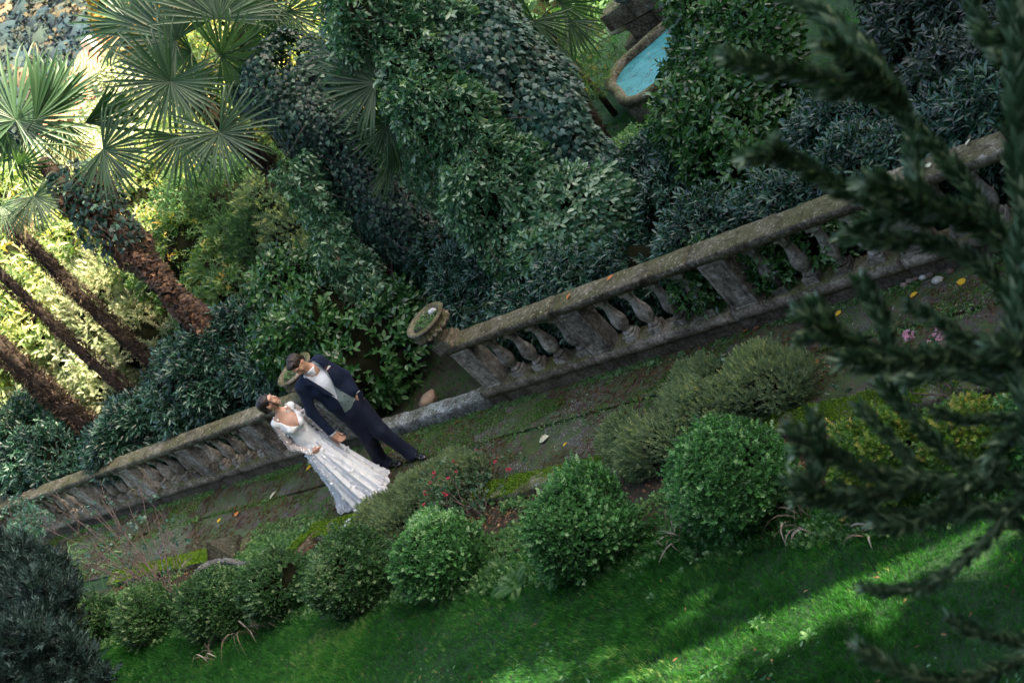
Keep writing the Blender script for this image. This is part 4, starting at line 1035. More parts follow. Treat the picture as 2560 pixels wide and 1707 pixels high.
def ext(p, q, z):
    """continue the line q->p down to height z"""
    p, q = np.array(p), np.array(q); k = (z - p[2]) / (q[2] - p[2]); return tuple(p + (q - p) * k)

a, b = (-7.35,1.762,1.128), (-8.409,2.576,3.869)
pa = thing('fan_palm', 'shaggy palm trunk, second from the right of the leaning trunks behind the laurels', 'palm tree', ext(a, b, -.15))
palm_trunk(pa, ext(a, b, -.15), (-8.473,2.663,4.086), .125, 5200, seed=1)
a, b = (-7.089,0.957,0.542), (-9.035,2.144,3.556)
pb = thing('fan_palm', 'thinner shaggy palm trunk reaching down to the left balustrade', 'palm tree', ext(a, b, -.15))
palm_trunk(pb, ext(a, b, -.15), (-9.581,2.543,4.711), .10, 5200, seed=2)
a, b = (-9.56,1.288,0.679), (-10.777,1.966,2.562)
pc = thing('fan_palm', 'sunlit shaggy palm trunk at the far left edge', 'palm tree', ext(a, b, -.15))
palm_trunk(pc, ext(a, b, -.15), (-11.625,2.551,4.209), .19, 5600, seed=3)
# palm with the ivy wrapped trunk; its crown fills the left edge
a, b = (-4.653,1.107,1.116), (-6.056,2.444,3.956)
pd = thing('fan_palm', 'fan palm with dead brown ivy wrapped round its trunk, crown at the left edge', 'palm tree', ext(a, b, -.15))
palm_trunk(pd, ext(a, b, -.15), (-6.367,2.648,4.485), .15, 2500, seed=4)
P, Nn, s, th = column_pts(a, b, .15, .30, 6500, .4, 3.0, 6)
D, N = hang(P, Nn, .9, .5)
foliage(pd, M['dead'], P, Nn, D, N, .066 * rng.uniform(.6, 1.2, len(P)), IV, part='dead_ivy', leaf=IV, nleaf=160)
P, Nn, s, th = column_pts((-5.473,1.828,2.903), (-6.094,2.533,4.135), .28, .38, 1500, .4, 2.5, 7); k_ = rng.random(len(P)) < .25 + .7 * s; P, Nn = P[k_], Nn[k_]; D, N = hang(P, Nn, .9, .5)
foliage(pd, M['ivy'], P, Nn, D, N, .08 * rng.uniform(.6, 1.2, len(P)), IV, part='ivy')
vines(pd, P, Nn, 50, .6)
cr = (-6.694,2.842,4.795)
for sp, mk in ((((-6.507,2.938,5.097),(0.31,0.764,0.566),(0.742,-0.567,0.359),1.162,300,38), 0), (((-6.267,3.542,4.864),(0.343,0.936,0.085),(0.939,-0.342,-0.023),0.721,110,20), 0), (((-6.136,2.904,4.936),(0.445,0.858,0.258),(0.89,-0.389,-0.239),1.064,80,20), 0),
               (((-6.46,2.354,4.683),(0.652,0.499,-0.571),(0.379,-0.867,-0.325),0.56,170,26), 0), (((-6.223,1.996,4.288),(0.226,-0.397,-0.89),(0.838,-0.387,0.386),0.598,230,32), 0), (((-6.567,1.759,4.494),(0.197,-0.425,-0.883),(0.875,-0.331,0.354),0.526,200,28), 0),
               (((-5.398,2.909,4.493),(0.654,0.706,-0.273),(0.604,-0.704,-0.374),0.88,75,20), 0), (((-5.221,2.662,4.113),(0.555,0.016,-0.832),(0.645,-0.64,0.418),0.82,230,34), 0), (((-6.25,3.26,4.682),(-0.304,-0.551,-0.777),(0.727,-0.661,0.184),0.573,150,22), 0), (((-6.905,2.954,5.044),(-0.733,-0.648,-0.206),(0.61,-0.76,0.222),0.865,160,22), 0),
               (((-6.554,3.346,4.352),(-0.122,-0.298,-0.947),(0.371,-0.898,0.235),0.528,120,16), 1), (((-6.968,2.241,4.167),(-0.579,-0.659,-0.48),(0.43,-0.747,0.506),0.519,120,16), 1)):
    frond(pd, sp, cr, 'palmtip' if mk else 'palm')
# palm whose crown spreads over the top left; its trunk stands behind the dark ivy trunk
a, b = (-2.705,2.421,0.37), (-3.481,3.074,3.828)
pe = thing('fan_palm', 'fan palm with the large crown spreading across the top left', 'palm tree', ext(a, b, -.15))
palm_trunk(pe, ext(a, b, -.15), b, .15, 3600, seed=5)
cr = (-3.406,3.037,3.892)
for sp, mk in ((((-3.187,3.255,4.538),(-0.475,0.104,0.874),(0.673,-0.597,0.437),1.013,250,40), 0), (((-2.6,3.471,4.387),(0.104,0.799,0.592),(0.814,-0.41,0.411),1,210,36), 0), (((-2.453,2.941,4.122),(0.663,0.566,-0.49),(0.502,-0.822,-0.27),0.735,230,32), 0),
               (((-3.125,2.642,4.292),(-0.589,-0.79,-0.172),(0.728,-0.611,0.312),0.869,310,42), 0), (((-2.291,1.917,3.619),(0.153,-0.466,-0.871),(0.732,-0.539,0.417),0.734,290,36), 0), (((-3.188,2.191,3.772),(-0.307,-0.673,-0.673),(0.817,-0.549,0.176),0.745,200,30), 0),
               (((-2.422,4.258,3.814),(-0.041,-0.505,-0.862),(0.608,-0.697,0.38),0.624,280,34), 0), (((-2.616,4.299,4.169),(-0.307,-0.673,-0.673),(0.645,-0.667,0.372),0.624,200,26), 0), (((-2.922,3.244,3.885),(0.177,-0.311,-0.934),(0.641,-0.683,0.349),0.663,80,16), 0), (((-3.867,3.499,5.002),(-0.346,0.433,0.832),(0.486,-0.676,0.554),0.884,260,36), 0),
               (((-3.078,4.181,4.033),(0.35,0.92,-0.175),(0.925,-0.369,-0.091),0.901,260,34), 0), (((-3.712,3.948,4.919),(-0.172,0.697,0.696),(0.527,-0.531,0.663),0.843,240,32), 0), (((-3.73,3.756,4.227),(-0.907,-0.264,0.327),(0.364,-0.883,0.297),0.907,200,30), 0), (((-4.019,3.599,4),(-0.285,-0.463,-0.839),(0.644,-0.741,0.19),0.702,220,26), 0),
               (((-3.544,3.149,3.797),(-0.236,-0.638,-0.733),(0.819,-0.536,0.202),0.366,100,14), 1), (((-3.322,3.06,3.793),(-0.094,-0.553,-0.828),(0.391,-0.785,0.48),0.465,60,10), 1)):
    frond(pe, sp, cr, 'palmtip' if mk else 'palm')
# palm fans half hidden by the huge ivy tree
a, b = (-1.344,3.056,0.059), (-1.487,3.597,2.161)
pf = thing('fan_palm', 'dusky palm fans reaching left out of the huge ivy tree', 'palm tree', ext(a, b, -.15))
palm_trunk(pf, ext(a, b, -.15), b, .12, 2500, seed=6)
cr = (-1.406,3.516,2.154)
for sp in (((-0.085,2.15,3.059),(-0.75,-0.222,0.623),(0.573,-0.69,0.443),0.721,190,34), ((-0.318,2.076,2.631),(-0.775,-0.625,0.094),(0.63,-0.776,0.026),0.558,200,30), ((-0.61,1.971,2.251),(-0.532,-0.738,-0.414),(0.768,-0.627,0.132),0.479,50,10), ((-0.752,2.902,3.283),(-0.594,0.24,0.768),(0.486,-0.653,0.581),0.649,160,24), ((-0.447,2.102,2.407),(-0.387,-0.788,-0.479),(0.902,-0.431,-0.021),0.499,60,12)):
    frond(pf, sp, cr)
# palm by the pool
a, b = (-0.033,4.636,0.655), (-0.295,5.348,1.572)
pg = thing('fan_palm', 'small dark fan palm above the pool, right of the ivy tree', 'palm tree', ext(a, b, -.45))
palm_trunk(pg, ext(a, b, -.45), b, .10, 3000, seed=7)
cr = b
for sp in (((-0.023,4.962,1.772),(-0.424,-0.795,-0.433),(0.781,-0.563,0.269),0.689,260,34), ((-0.259,5.188,1.986),(-0.611,0.13,0.781),(0.394,-0.806,0.443),0.62,260,30), ((0.087,5.471,1.61),(0.585,0.793,-0.17),(0.81,-0.584,0.063),0.676,240,28), ((0.178,4.763,1.42),(-0.065,-0.636,-0.769),(0.957,-0.257,0.132),0.608,70,14), ((0.167,5.27,1.442),(0.094,-0.389,-0.917),(0.694,-0.635,0.34),0.62,110,14)):
    frond(pg, sp, cr)
# seedlings
ph = thing('palm_seedling', 'little palm seedling growing above the rail below the ivy', 'palm', (1.761,1.383,0.087))
for sp in (((1.939,1.527,0.24),(0.326,0.77,0.549),(0.756,-0.561,0.337),0.252,150,14), ((1.801,1.359,0.222),(-0.529,-0.801,-0.28),(0.769,-0.592,0.24),0.231,40,6)): frond(ph, sp, (1.767,1.399,0.1))
ph = thing('palm_seedling', 'folded palm seedling leaves behind the rail beside the urn', 'palm', (-0.188,0.789,0.675))
for sp in (((0.021,0.835,0.644),(-0.549,-0.82,-0.162),(0.836,-0.533,-0.133),0.319,26,7), ((-0.068,0.914,0.66),(-0.72,-0.392,0.573),(0.413,-0.905,-0.099),0.268,30,6)): frond(ph, sp, (-0.052,1.028,0.562))

# ================================================================ BEYOND: trees, houses, hill
def far_tree(name, label, cat, blobs, mat, n, size, seed, group=None, tm=None, amp=.22, fr=1.2, g0=None, core=True, back=.15, ck=.7):
    x, y = blobs[0][0], blobs[0][1]; g = float(gh(x, y)) if g0 is None else g0
    t = thing(name, label, cat, (x, y, g), group)
    P, Nn = blob_pts(blobs, n, amp, fr, seed, back, .3); D, N = orient(P, Nn, .5, .1, .8, .5)
    put('crown', cloud_mesh('crown', P, D, N, size * rng.uniform(.6, 1.3, len(P)), tm or T_card()), M[mat], t, 'stuff')
    put('trunk', tube([(x, y, g - .2), (x + .1, y, (g + blobs[0][2]) / 2), (x, y, blobs[0][2])], [.14, .11, .06]), M['bark'], t)
    if core: put('inner_branches', core_mesh('inner_branches', blobs, ck, .2 if ck < .8 else .05, fr, seed), M['core'], t, 'stuff')  # solid near-black core, painted shade inside the crown
    return t
far_tree('cypress_bush', 'dark green cypress bush with feathery sprays in the middle distance', 'tree', [(*(-6.572,4.403,1.477), 1.0), (*(-7.691,5.027,1.765), .8), (*(-6.043,3.655,1.244), .8), (*(-6.723,3.723,1.469), .7), (*(-5.119,3.394,1.295), .6), (*(-6.658,5.179,1.527), .7)], 'cypress', 13000, .15, 1, tm=SP_CYP, fr=1.8)
far_tree('conifer', 'brownish green drooping conifer beside the dark ivy trunk', 'tree', [(*(-4.558,3.392,1.574), .55), (*(-4.287,3.012,1.323), .5), (*(-4.987,3.904,1.789), .5), (*(-3.719,2.561,1.207), .4)], 'heather', 3000, .15, 2, tm=SP_CYP, fr=2)
far_tree('azalea_bush', 'azalea turning yellow and red between the palm trunks', 'shrub', [(*(-6.056,2.984,1.491), .6), (*(-6.913,3.447,1.841), .6), (*(-5.383,2.451,1.33), .5), (*(-6.077,2.43,1.453), .5), (*(-5.325,2.812,1.275), .4), (*(-7.27,3.046,1.843), .5)], 'azalea', 4200, .15, 3, tm=SP_LAU, fr=2)
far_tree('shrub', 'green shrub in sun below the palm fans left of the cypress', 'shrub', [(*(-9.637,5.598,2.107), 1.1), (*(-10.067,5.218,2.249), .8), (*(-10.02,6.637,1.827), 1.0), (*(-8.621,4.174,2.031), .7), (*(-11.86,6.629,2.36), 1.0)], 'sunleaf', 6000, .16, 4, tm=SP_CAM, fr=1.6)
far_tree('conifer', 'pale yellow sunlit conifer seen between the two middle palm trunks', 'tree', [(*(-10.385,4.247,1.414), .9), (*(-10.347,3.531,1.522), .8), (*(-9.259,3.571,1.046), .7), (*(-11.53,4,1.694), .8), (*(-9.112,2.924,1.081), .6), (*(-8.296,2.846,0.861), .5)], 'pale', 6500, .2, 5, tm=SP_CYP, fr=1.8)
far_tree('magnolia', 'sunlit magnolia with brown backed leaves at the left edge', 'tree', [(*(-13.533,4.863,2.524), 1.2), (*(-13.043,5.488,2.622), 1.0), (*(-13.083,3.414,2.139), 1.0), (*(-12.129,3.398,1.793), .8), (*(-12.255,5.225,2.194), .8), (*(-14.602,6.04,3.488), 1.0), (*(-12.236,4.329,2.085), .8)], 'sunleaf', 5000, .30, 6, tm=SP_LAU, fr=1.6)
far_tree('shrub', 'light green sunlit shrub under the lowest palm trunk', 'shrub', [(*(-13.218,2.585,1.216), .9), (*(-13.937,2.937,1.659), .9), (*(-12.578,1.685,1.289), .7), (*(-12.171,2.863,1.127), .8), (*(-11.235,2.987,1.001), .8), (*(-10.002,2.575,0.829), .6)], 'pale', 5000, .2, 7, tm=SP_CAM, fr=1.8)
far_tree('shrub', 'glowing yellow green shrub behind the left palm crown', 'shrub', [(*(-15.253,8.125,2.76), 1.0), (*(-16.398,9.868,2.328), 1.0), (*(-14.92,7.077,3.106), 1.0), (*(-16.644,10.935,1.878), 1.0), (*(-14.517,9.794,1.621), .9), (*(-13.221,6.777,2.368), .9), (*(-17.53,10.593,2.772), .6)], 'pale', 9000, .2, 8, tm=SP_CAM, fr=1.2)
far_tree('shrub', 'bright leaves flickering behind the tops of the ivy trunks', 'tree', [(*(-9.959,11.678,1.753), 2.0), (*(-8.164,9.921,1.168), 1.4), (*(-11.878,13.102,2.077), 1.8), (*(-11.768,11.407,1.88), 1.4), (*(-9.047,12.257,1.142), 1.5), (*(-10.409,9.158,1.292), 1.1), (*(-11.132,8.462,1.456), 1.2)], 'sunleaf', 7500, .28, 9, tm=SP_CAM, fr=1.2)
far_tree('broadleaf_tree', 'pale sunlit tree rising behind the left palm fans', 'tree', [(*(-26.993,18.803,1.095), 1.4), (*(-29.118,20.134,1.606), .9), (*(-26.139,19.632,0.912), 1.3), (*(-22.314,17.127,0.756), 1.3), (*(-29.774,22.449,1.202), .8)], 'pale', 9000, .2, 10, fr=.7)
far_tree('broadleaf_tree', 'golden autumn tree standing beside the far red roof', 'tree', [(*(-42.776,35.475,2.395), 1.4), (*(-44.198,36.054,3.086), .65), (*(-41.759,34.233,1.421), 1.2), (*(-42.843,35.832,2.985), 1.1), (*(-41.809,36.176,1.864), 1.8), (*(-44.272,35.6,2.58), .6), (*(-39.193,34.845,0.597), 2.2), (*(-42.377,36.692,3.441), 1.6)], 'autumn', 15000, .20, 11, fr=.6)
far_tree('broadleaf_tree', 'pale leafy tree below the red roof, at the edge of the valley', 'tree', [(*(-46.807,36.544,0.907), .9), (*(-43.186,33.479,0.3), 1.2), (*(-40.289,30.451,0.859), .9)], 'pale', 5000, .18, 12, fr=.7)
far_tree('broadleaf_tree', 'tall green tree behind the top of the huge ivy tree', 'tree', [(*(-6.202,11.119,-0.215), 1.8), (*(-4.71,9.32,-0.392), 1.4), (*(-4.056,9.986,-0.489), 1.4), (*(-5.657,8.428,-0.153), 1.3), (*(-4.167,11.28,-0.838), 1.3)], 'cypress', 5000, .28, 14, tm=SP_CAM)
shrub('fountain_shrub', 'dusty green weeds and grey twigs beside the pool under the small palm', 'shrub', [(*(-0.923,6.2,0.501), .5), (*(-1.106,7.143,0.24), .5), (*(-0.784,5.392,0.555), .4), (*(-1.589,7.606,0.471), .5)], M['azalea'], 2200, SP_CYP, .12, seed=21, ground=-.5, deep=.5, amp=.4, core=False)
shrub('leafy_groundcover', 'leafy ground cover on the bank between the pool and the camellia', 'ground cover', [(*(0.563,4.148,-0.013), .42, .42, .16), (*(0.509,3.697,0.14), .34, .34, .14), (*(0.722,4.417,-0.119), .3, .3, .12)], M['weed'], 2600, SP_CAM, .09, seed=22, trunk=False, core=False, ground=-.2)
shrub('leafy_bush', 'green bush low in the gap between the two ivy clad trunks', 'shrub', [(*(-1.629,4.183,0.663), .45), (*(-2.19,4.701,0.862), .4), (*(-1,3.478,0.562), .3)], M['darkleaf'], 1800, SP_LAU, .14, seed=23, ground=-.3)

# terracotta roofed houses on the far slope
TILE = plain('terracotta_tiles', (.55, .24, .13), .8, .2, nscale=1.2, namp=.35); WALL = plain('pale_plaster', (.72, .62, .50), .9, .2, nscale=.5, namp=.12); GLASS = plain('window_glass', (.04, .05, .06), .1, .6)
def house(at, wx, wy, h, rot, label):
    t = thing('house', label, 'house', at); R = Matrix.Rotation(rot, 4, 'Z'); T_ = Matrix.Translation(Vector(at))
    def pt(me): me.transform(T_ @ R); return me
    put('wall', pt(box(-wx / 2, wx / 2, -wy / 2, wy / 2, -3, h, .02, 'wall')), WALL, t)
    o = .5; V = [(-wx / 2 - o, -wy / 2 - o, h), (wx / 2 + o, -wy / 2 - o, h), (wx / 2 + o, wy / 2 + o, h), (-wx / 2 - o, wy / 2 + o, h), (-wx / 2 + wy / 2 - .6, 0, h + wy * .27), (wx / 2 - wy / 2 + .6, 0, h + wy * .27)]
    V2 = [(a, b, c - .15) for a, b, c in V[:4]]
    rf = put('roof', pt(mesh_poly('roof', V + V2, [(0, 1, 5, 4), (2, 3, 4, 5), (3, 0, 4), (1, 2, 5), (6, 7, 1, 0), (7, 8, 2, 1), (8, 9, 3, 2), (9, 6, 0, 3), (9, 8, 7, 6)])), TILE, t)
    L = []
    for i in range(int(wx / .35)):
        x = -wx / 2 + .35 * i + .1
        for sg in (-1, 1):
            top = max(0, min(1, min(x + wx / 2 + o, wx / 2 + o - x) / (wy / 2 + o))); L.append(([(x, sg * (wy / 2 + o), h + .03), (x, sg * (wy / 2 + o) * (1 - top), h + .03 + wy * .27 * top)], .08, .08))
    put('tile_ridges', pt(tubes(L, 'tile_ridges', 5)), TILE, t, 'stuff')
    put('chimney', pt(box(1, 1.6, .4, 1.0, h + wy * .1, h + wy * .27 + .7, .02, 'chimney')), WALL, t)
    for i in range(3):
        for sg in (-1, 1):
            x = -wx / 3 + i * wx / 3
            wn = put('window', pt(box(x - .45, x + .45, sg * (wy / 2 + .02) - .03, sg * (wy / 2 + .02) + .03, h - 2.3, h - .9, .01, 'window')), GLASS, t)
            put('frame', pt(box(x - .55, x + .55, sg * (wy / 2 + .0) - .03, sg * (wy / 2 + .0) + .03, h - 2.4, h - .8, .01, 'frame')), WALL, t)
house(tuple(np.array((-56.537,45.358,0.463)) - np.array([0, 0, 4.2])), 11, 7, 3.6, .5, 'house with a terracotta roof and pale wall behind the autumn tree')
house(tuple(np.array((-53.24,39.233,0.753)) - np.array([0, 0, 3.6])), 8, 6, 3.0, .2, 'smaller red roofed house beside the left palm crown')

# far wooded hillside: the crowd of tree tops
m = 260000; u = rng.uniform(120, 420, m) ** .999; s_ = rng.uniform(-.75, .1, m); hp = np.array([HF[0], HF[1]]); hr = np.array([.664, .748])
W = CAM[:2] + hp * u[:, None] + hr * (s_ * u)[:, None]
P = np.c_[W, gh(W[:, 0], W[:, 1]) + 1.5]; P = P[(P[:, 2] > -9)]
q_ = P - CAM; z_ = q_ @ np.array(FILM[2]); x_ = q_ @ np.array(FILM[0]) / z_ * 3000; y_ = q_ @ np.array(FILM[1]) / z_ * 3000
P = P[(x_ > -1480) & (x_ < -880) & (y_ > -980) & (y_ < -520)][:1500]
m = len(P); sz = rng.uniform(1.3, 3.4, m)
def T_crown(seed):
    r = np.random.default_rng(seed); v0, f0 = ICO2; q = 1 + .30 * noise(v0 * 1.3 + seed, 2.2, seed, 3); V0 = v0 * q[:, None] * np.array([1, 1, 1.12]); out = [(V0, f0)]; tv_, tf_ = T_small(.5)
    for i in range(420):
        u = nrm(r.normal(size=3)); k = int(np.argmax(v0 @ u)); out.append((xf(tv_, V0[k] + u * .0 + r.normal(size=3) * .06, u * .4 + r.normal(size=3), u + .3 * r.normal(size=3), r.uniform(.10, .22)), tf_))
    return join(out)
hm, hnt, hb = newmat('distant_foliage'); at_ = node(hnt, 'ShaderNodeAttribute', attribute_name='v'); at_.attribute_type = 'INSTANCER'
c_ = ramp(hnt, at_.outputs['Fac'], [(0, (.006, .020, .032)), (.5, (.011, .032, .042)), (.75, (.024, .042, .036)), (.92, (.065, .055, .03)), (1, (.13, .10, .06))])  # blue in these crown colours stands in for distance haze
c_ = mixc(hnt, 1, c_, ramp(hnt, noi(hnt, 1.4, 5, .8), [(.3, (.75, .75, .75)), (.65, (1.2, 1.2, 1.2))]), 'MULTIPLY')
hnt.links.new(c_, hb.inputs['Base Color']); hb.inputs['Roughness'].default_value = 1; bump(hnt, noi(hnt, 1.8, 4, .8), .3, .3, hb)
for sd_ in range(2):
    kk = np.arange(m) % 2 == sd_; an = rng.uniform(0, 6.28, kk.sum())
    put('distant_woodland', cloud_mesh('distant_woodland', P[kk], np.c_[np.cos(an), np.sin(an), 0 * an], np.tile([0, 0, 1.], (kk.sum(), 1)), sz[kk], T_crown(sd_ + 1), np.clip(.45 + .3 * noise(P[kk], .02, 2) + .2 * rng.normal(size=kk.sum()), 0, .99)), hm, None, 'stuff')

# ---- unseen evergreens, placed to shade the garden; their gap shapes the lawn's sun streaks
EV = [(13.0, 2.16, 1.24, 15.5, 'first of the tall evergreens right of the garden, beside the slim trunk'), (13.4, 4.0, 1.5, 16, 'evergreen right of the garden behind the first one'), (13.0, 6.1, 1.5, 16.5, 'evergreen right of the garden level with the ivy trees'),
      (13.3, 8.2, 1.5, 17, 'tall evergreen right of the garden level with the pool'), (13.0, 10.3, 1.5, 17.3, 'tallest evergreen right of the garden'), (12.6, 12.4, 1.4, 15.6, 'evergreen far back on the right of the garden'), (12.2, 14.6, 1.5, 15, 'last evergreen at the back of the right hand row'),
      (13.2, -1.46, 1.30, 12, 'broad evergreen right of the lawn, left of the slim trunk'), (13.6, -3.9, 1.5, 13, 'evergreen right of the lawn behind the monkey puzzle'), (14.0, -6.2, 1.5, 13, 'evergreen beside the camera on the right'), (14.2, -8.6, 1.6, 13, 'evergreen behind the camera on the right'), (14.4, -11, 1.6, 13, 'hindmost evergreen behind the camera')]
EV += [(-12 + 4.4 * i, -15.5 - .6 * (i % 2), 2.7, 12.5 + (i % 3), lb_) for i, lb_ in enumerate(['evergreen at the left end of the row behind the lawn', 'second evergreen from the left behind the lawn', 'third evergreen from the left behind the lawn', 'middle evergreen of the row behind the lawn', 'evergreen just right of the middle behind the lawn', 'evergreen near the right end of the row behind the lawn'])]  # unseen row added behind the camera to block sky light and deepen contrast
for i, (x, y, r, h, lb) in enumerate(EV):
    bl = [(x, y, z, r * (1.0 if z < h - 4 else 1 - .13 * (z - h + 4)), r * (1.0 if z < h - 4 else 1 - .13 * (z - h + 4)), r * 1.1) for z in np.arange(1.0, h, r * .8)]
    far_tree('tall_evergreen', lb, 'tree', bl, 'darkleaf', 3000, .34, 30 + i, fr=.9, back=1, g0=float(gh(x, y)), amp=.1, ck=.9)
slim = thing('slim_tree', 'slim bare trunk standing between two evergreens right of the lawn', 'tree', (13, .55, 0)); put('trunk', tube([(13, .53, 0), (13.02, .53, 4), (13, .52, 9)], [.19, .165, .15], 10, .05), M['bark'], slim)  # unseen trunk added to split the sunlight falling on the lawn

# ================================================================ THE POOL
pc_ = np.array((0.241,6.375,-0.12))
t = thing('garden_pool', 'small stone rimmed pool of turquoise water behind the ivy', 'pool', (pc_[0], pc_[1], -.5))
ang = np.linspace(0, 2 * math.pi, 73)[:-1]
def lobed(r): return r * (1 + .10 * np.cos(4 * ang + .6))
RP = lobed(.82)
def ring(prof, name):
    V = []; n = len(ang); k = len(prof)
    for dr, z in prof:
        V += [(pc_[0] + (R_ + dr) * math.cos(a_), pc_[1] + (R_ + dr) * math.sin(a_), z) for R_, a_ in zip(RP, ang)]
    V = np.array(V); V += (noise(V, 9, 2, 3) * .008)[:, None]
    F = [(i * n + j, i * n + (j + 1) % n, (i + 1) * n + (j + 1) % n, (i + 1) * n + j) for i in range(k - 1) for j in range(n)]
    return mesh_poly(name, V, F, True)
put('rim', ring([(-.02, -.45), (-.01, -.10), (.0, -.045), (.03, -.02), (.07, -.012), (.115, -.02), (.14, -.05), (.14, -.09), (.11, -.12), (.10, -.16), (.12, -.20), (.11, -.55)], 'rim'), M['stone_dark'], t)
wm, wnt, wb = newmat('turquoise_water')
c_ = ramp(wnt, noi(wnt, 3.2, 5, .7, .8), [(.3, (.035, .20, .22)), (.6, (.07, .33, .35)), (.75, (.16, .45, .44))]); wnt.links.new(c_, wb.inputs['Base Color']); wb.inputs['Roughness'].default_value = .06; wb.inputs['Specular IOR Level'].default_value = .6
bump(wnt, noi(wnt, 14, 3, .6, .5), .8, .03, wb)
V = [(pc_[0] + R_ * math.cos(a_), pc_[1] + R_ * math.sin(a_), -.13) for R_, a_ in zip(RP - .004, ang)]
put('water', mesh_poly('water', V, [tuple(range(len(V)))]), wm, t)
P = np.c_[pc_[0] + rng.uniform(-.6, .6, 60), pc_[1] + rng.uniform(-.6, .6, 60), np.full(60, -.125)]
put('floating_leaves', cloud_mesh('floating_leaves', P, np.c_[rng.normal(size=(60, 2)), np.zeros(60)], np.tile([0, 0, 1.], (60, 1)), rng.uniform(.015, .05, 60), T_small(.35)), M['litter'], None, 'stuff')
# sandy spout stone, small bird figure, fountain wall behind
sp_ = np.array((-1.117,8.151,-0.425))
V = ICO3[0] * np.array([.30, .18, .10]); V = V * (1 + .2 * noise(ICO3[0], 2, 1))[:, None] + np.array([sp_[0], sp_[1], -.10])
tag(put('sand_stone', mesh_tris('sand_stone', V, ICO3[1], smooth=True), plain('sand_colour_stone', (.55, .50, .36), .9, nscale=12)), 'pale sandy stone at the far edge of the pool', 'stone')
t = thing('fountain_wall', 'old stone fountain wall with bulging blocks above the pool', 'wall', (pc_[0] - .1, pc_[1] + 1.35, -.5))
wx, wy = pc_[0], pc_[1] + 1.25
for i in range(5):
    for j in range(3):
        put('stone_block', box(wx - 1.3 + i * .52 + .26 * (j % 2), wx - 1.3 + i * .52 + .51 + .26 * (j % 2), wy + rng.uniform(0, .03), wy + .4, -.55 + j * .3, -.56 + (j + 1) * .3, .02, 'stone_block'), M['stone_dark'], t)
for i in range(3):
    V = ICO3[0] * np.array([.20, .16, .26]) + np.array([wx - .75 + i * .62, wy + .1, .55]); V += ICO3[0] * (noise(V, 6, i) * .03)[:, None]
    put('carved_boss', mesh_tris('carved_boss', V, ICO3[1], smooth=True), M['stone_blue'], t)
bp = np.array((-1.115,8.151,-0.2))
t = thing('bird_figure', 'small blue grey bird figure on the pool rim', 'figure', (bp[0], bp[1], bp[2] - .08))
V = ICO3[0] * np.array([.05, .05, .085]) + bp; put('body', mesh_tris('body', V, ICO3[1], smooth=True), plain('blue_grey_glaze', (.12, .28, .36), .3), t)
V = ICO2[0] * .032 + bp + np.array([.0, -.02, .10]); put('head', mesh_tris('head', V, ICO2[1], smooth=True), plain('blue_grey_glaze', (.12, .28, .36), .3), t)

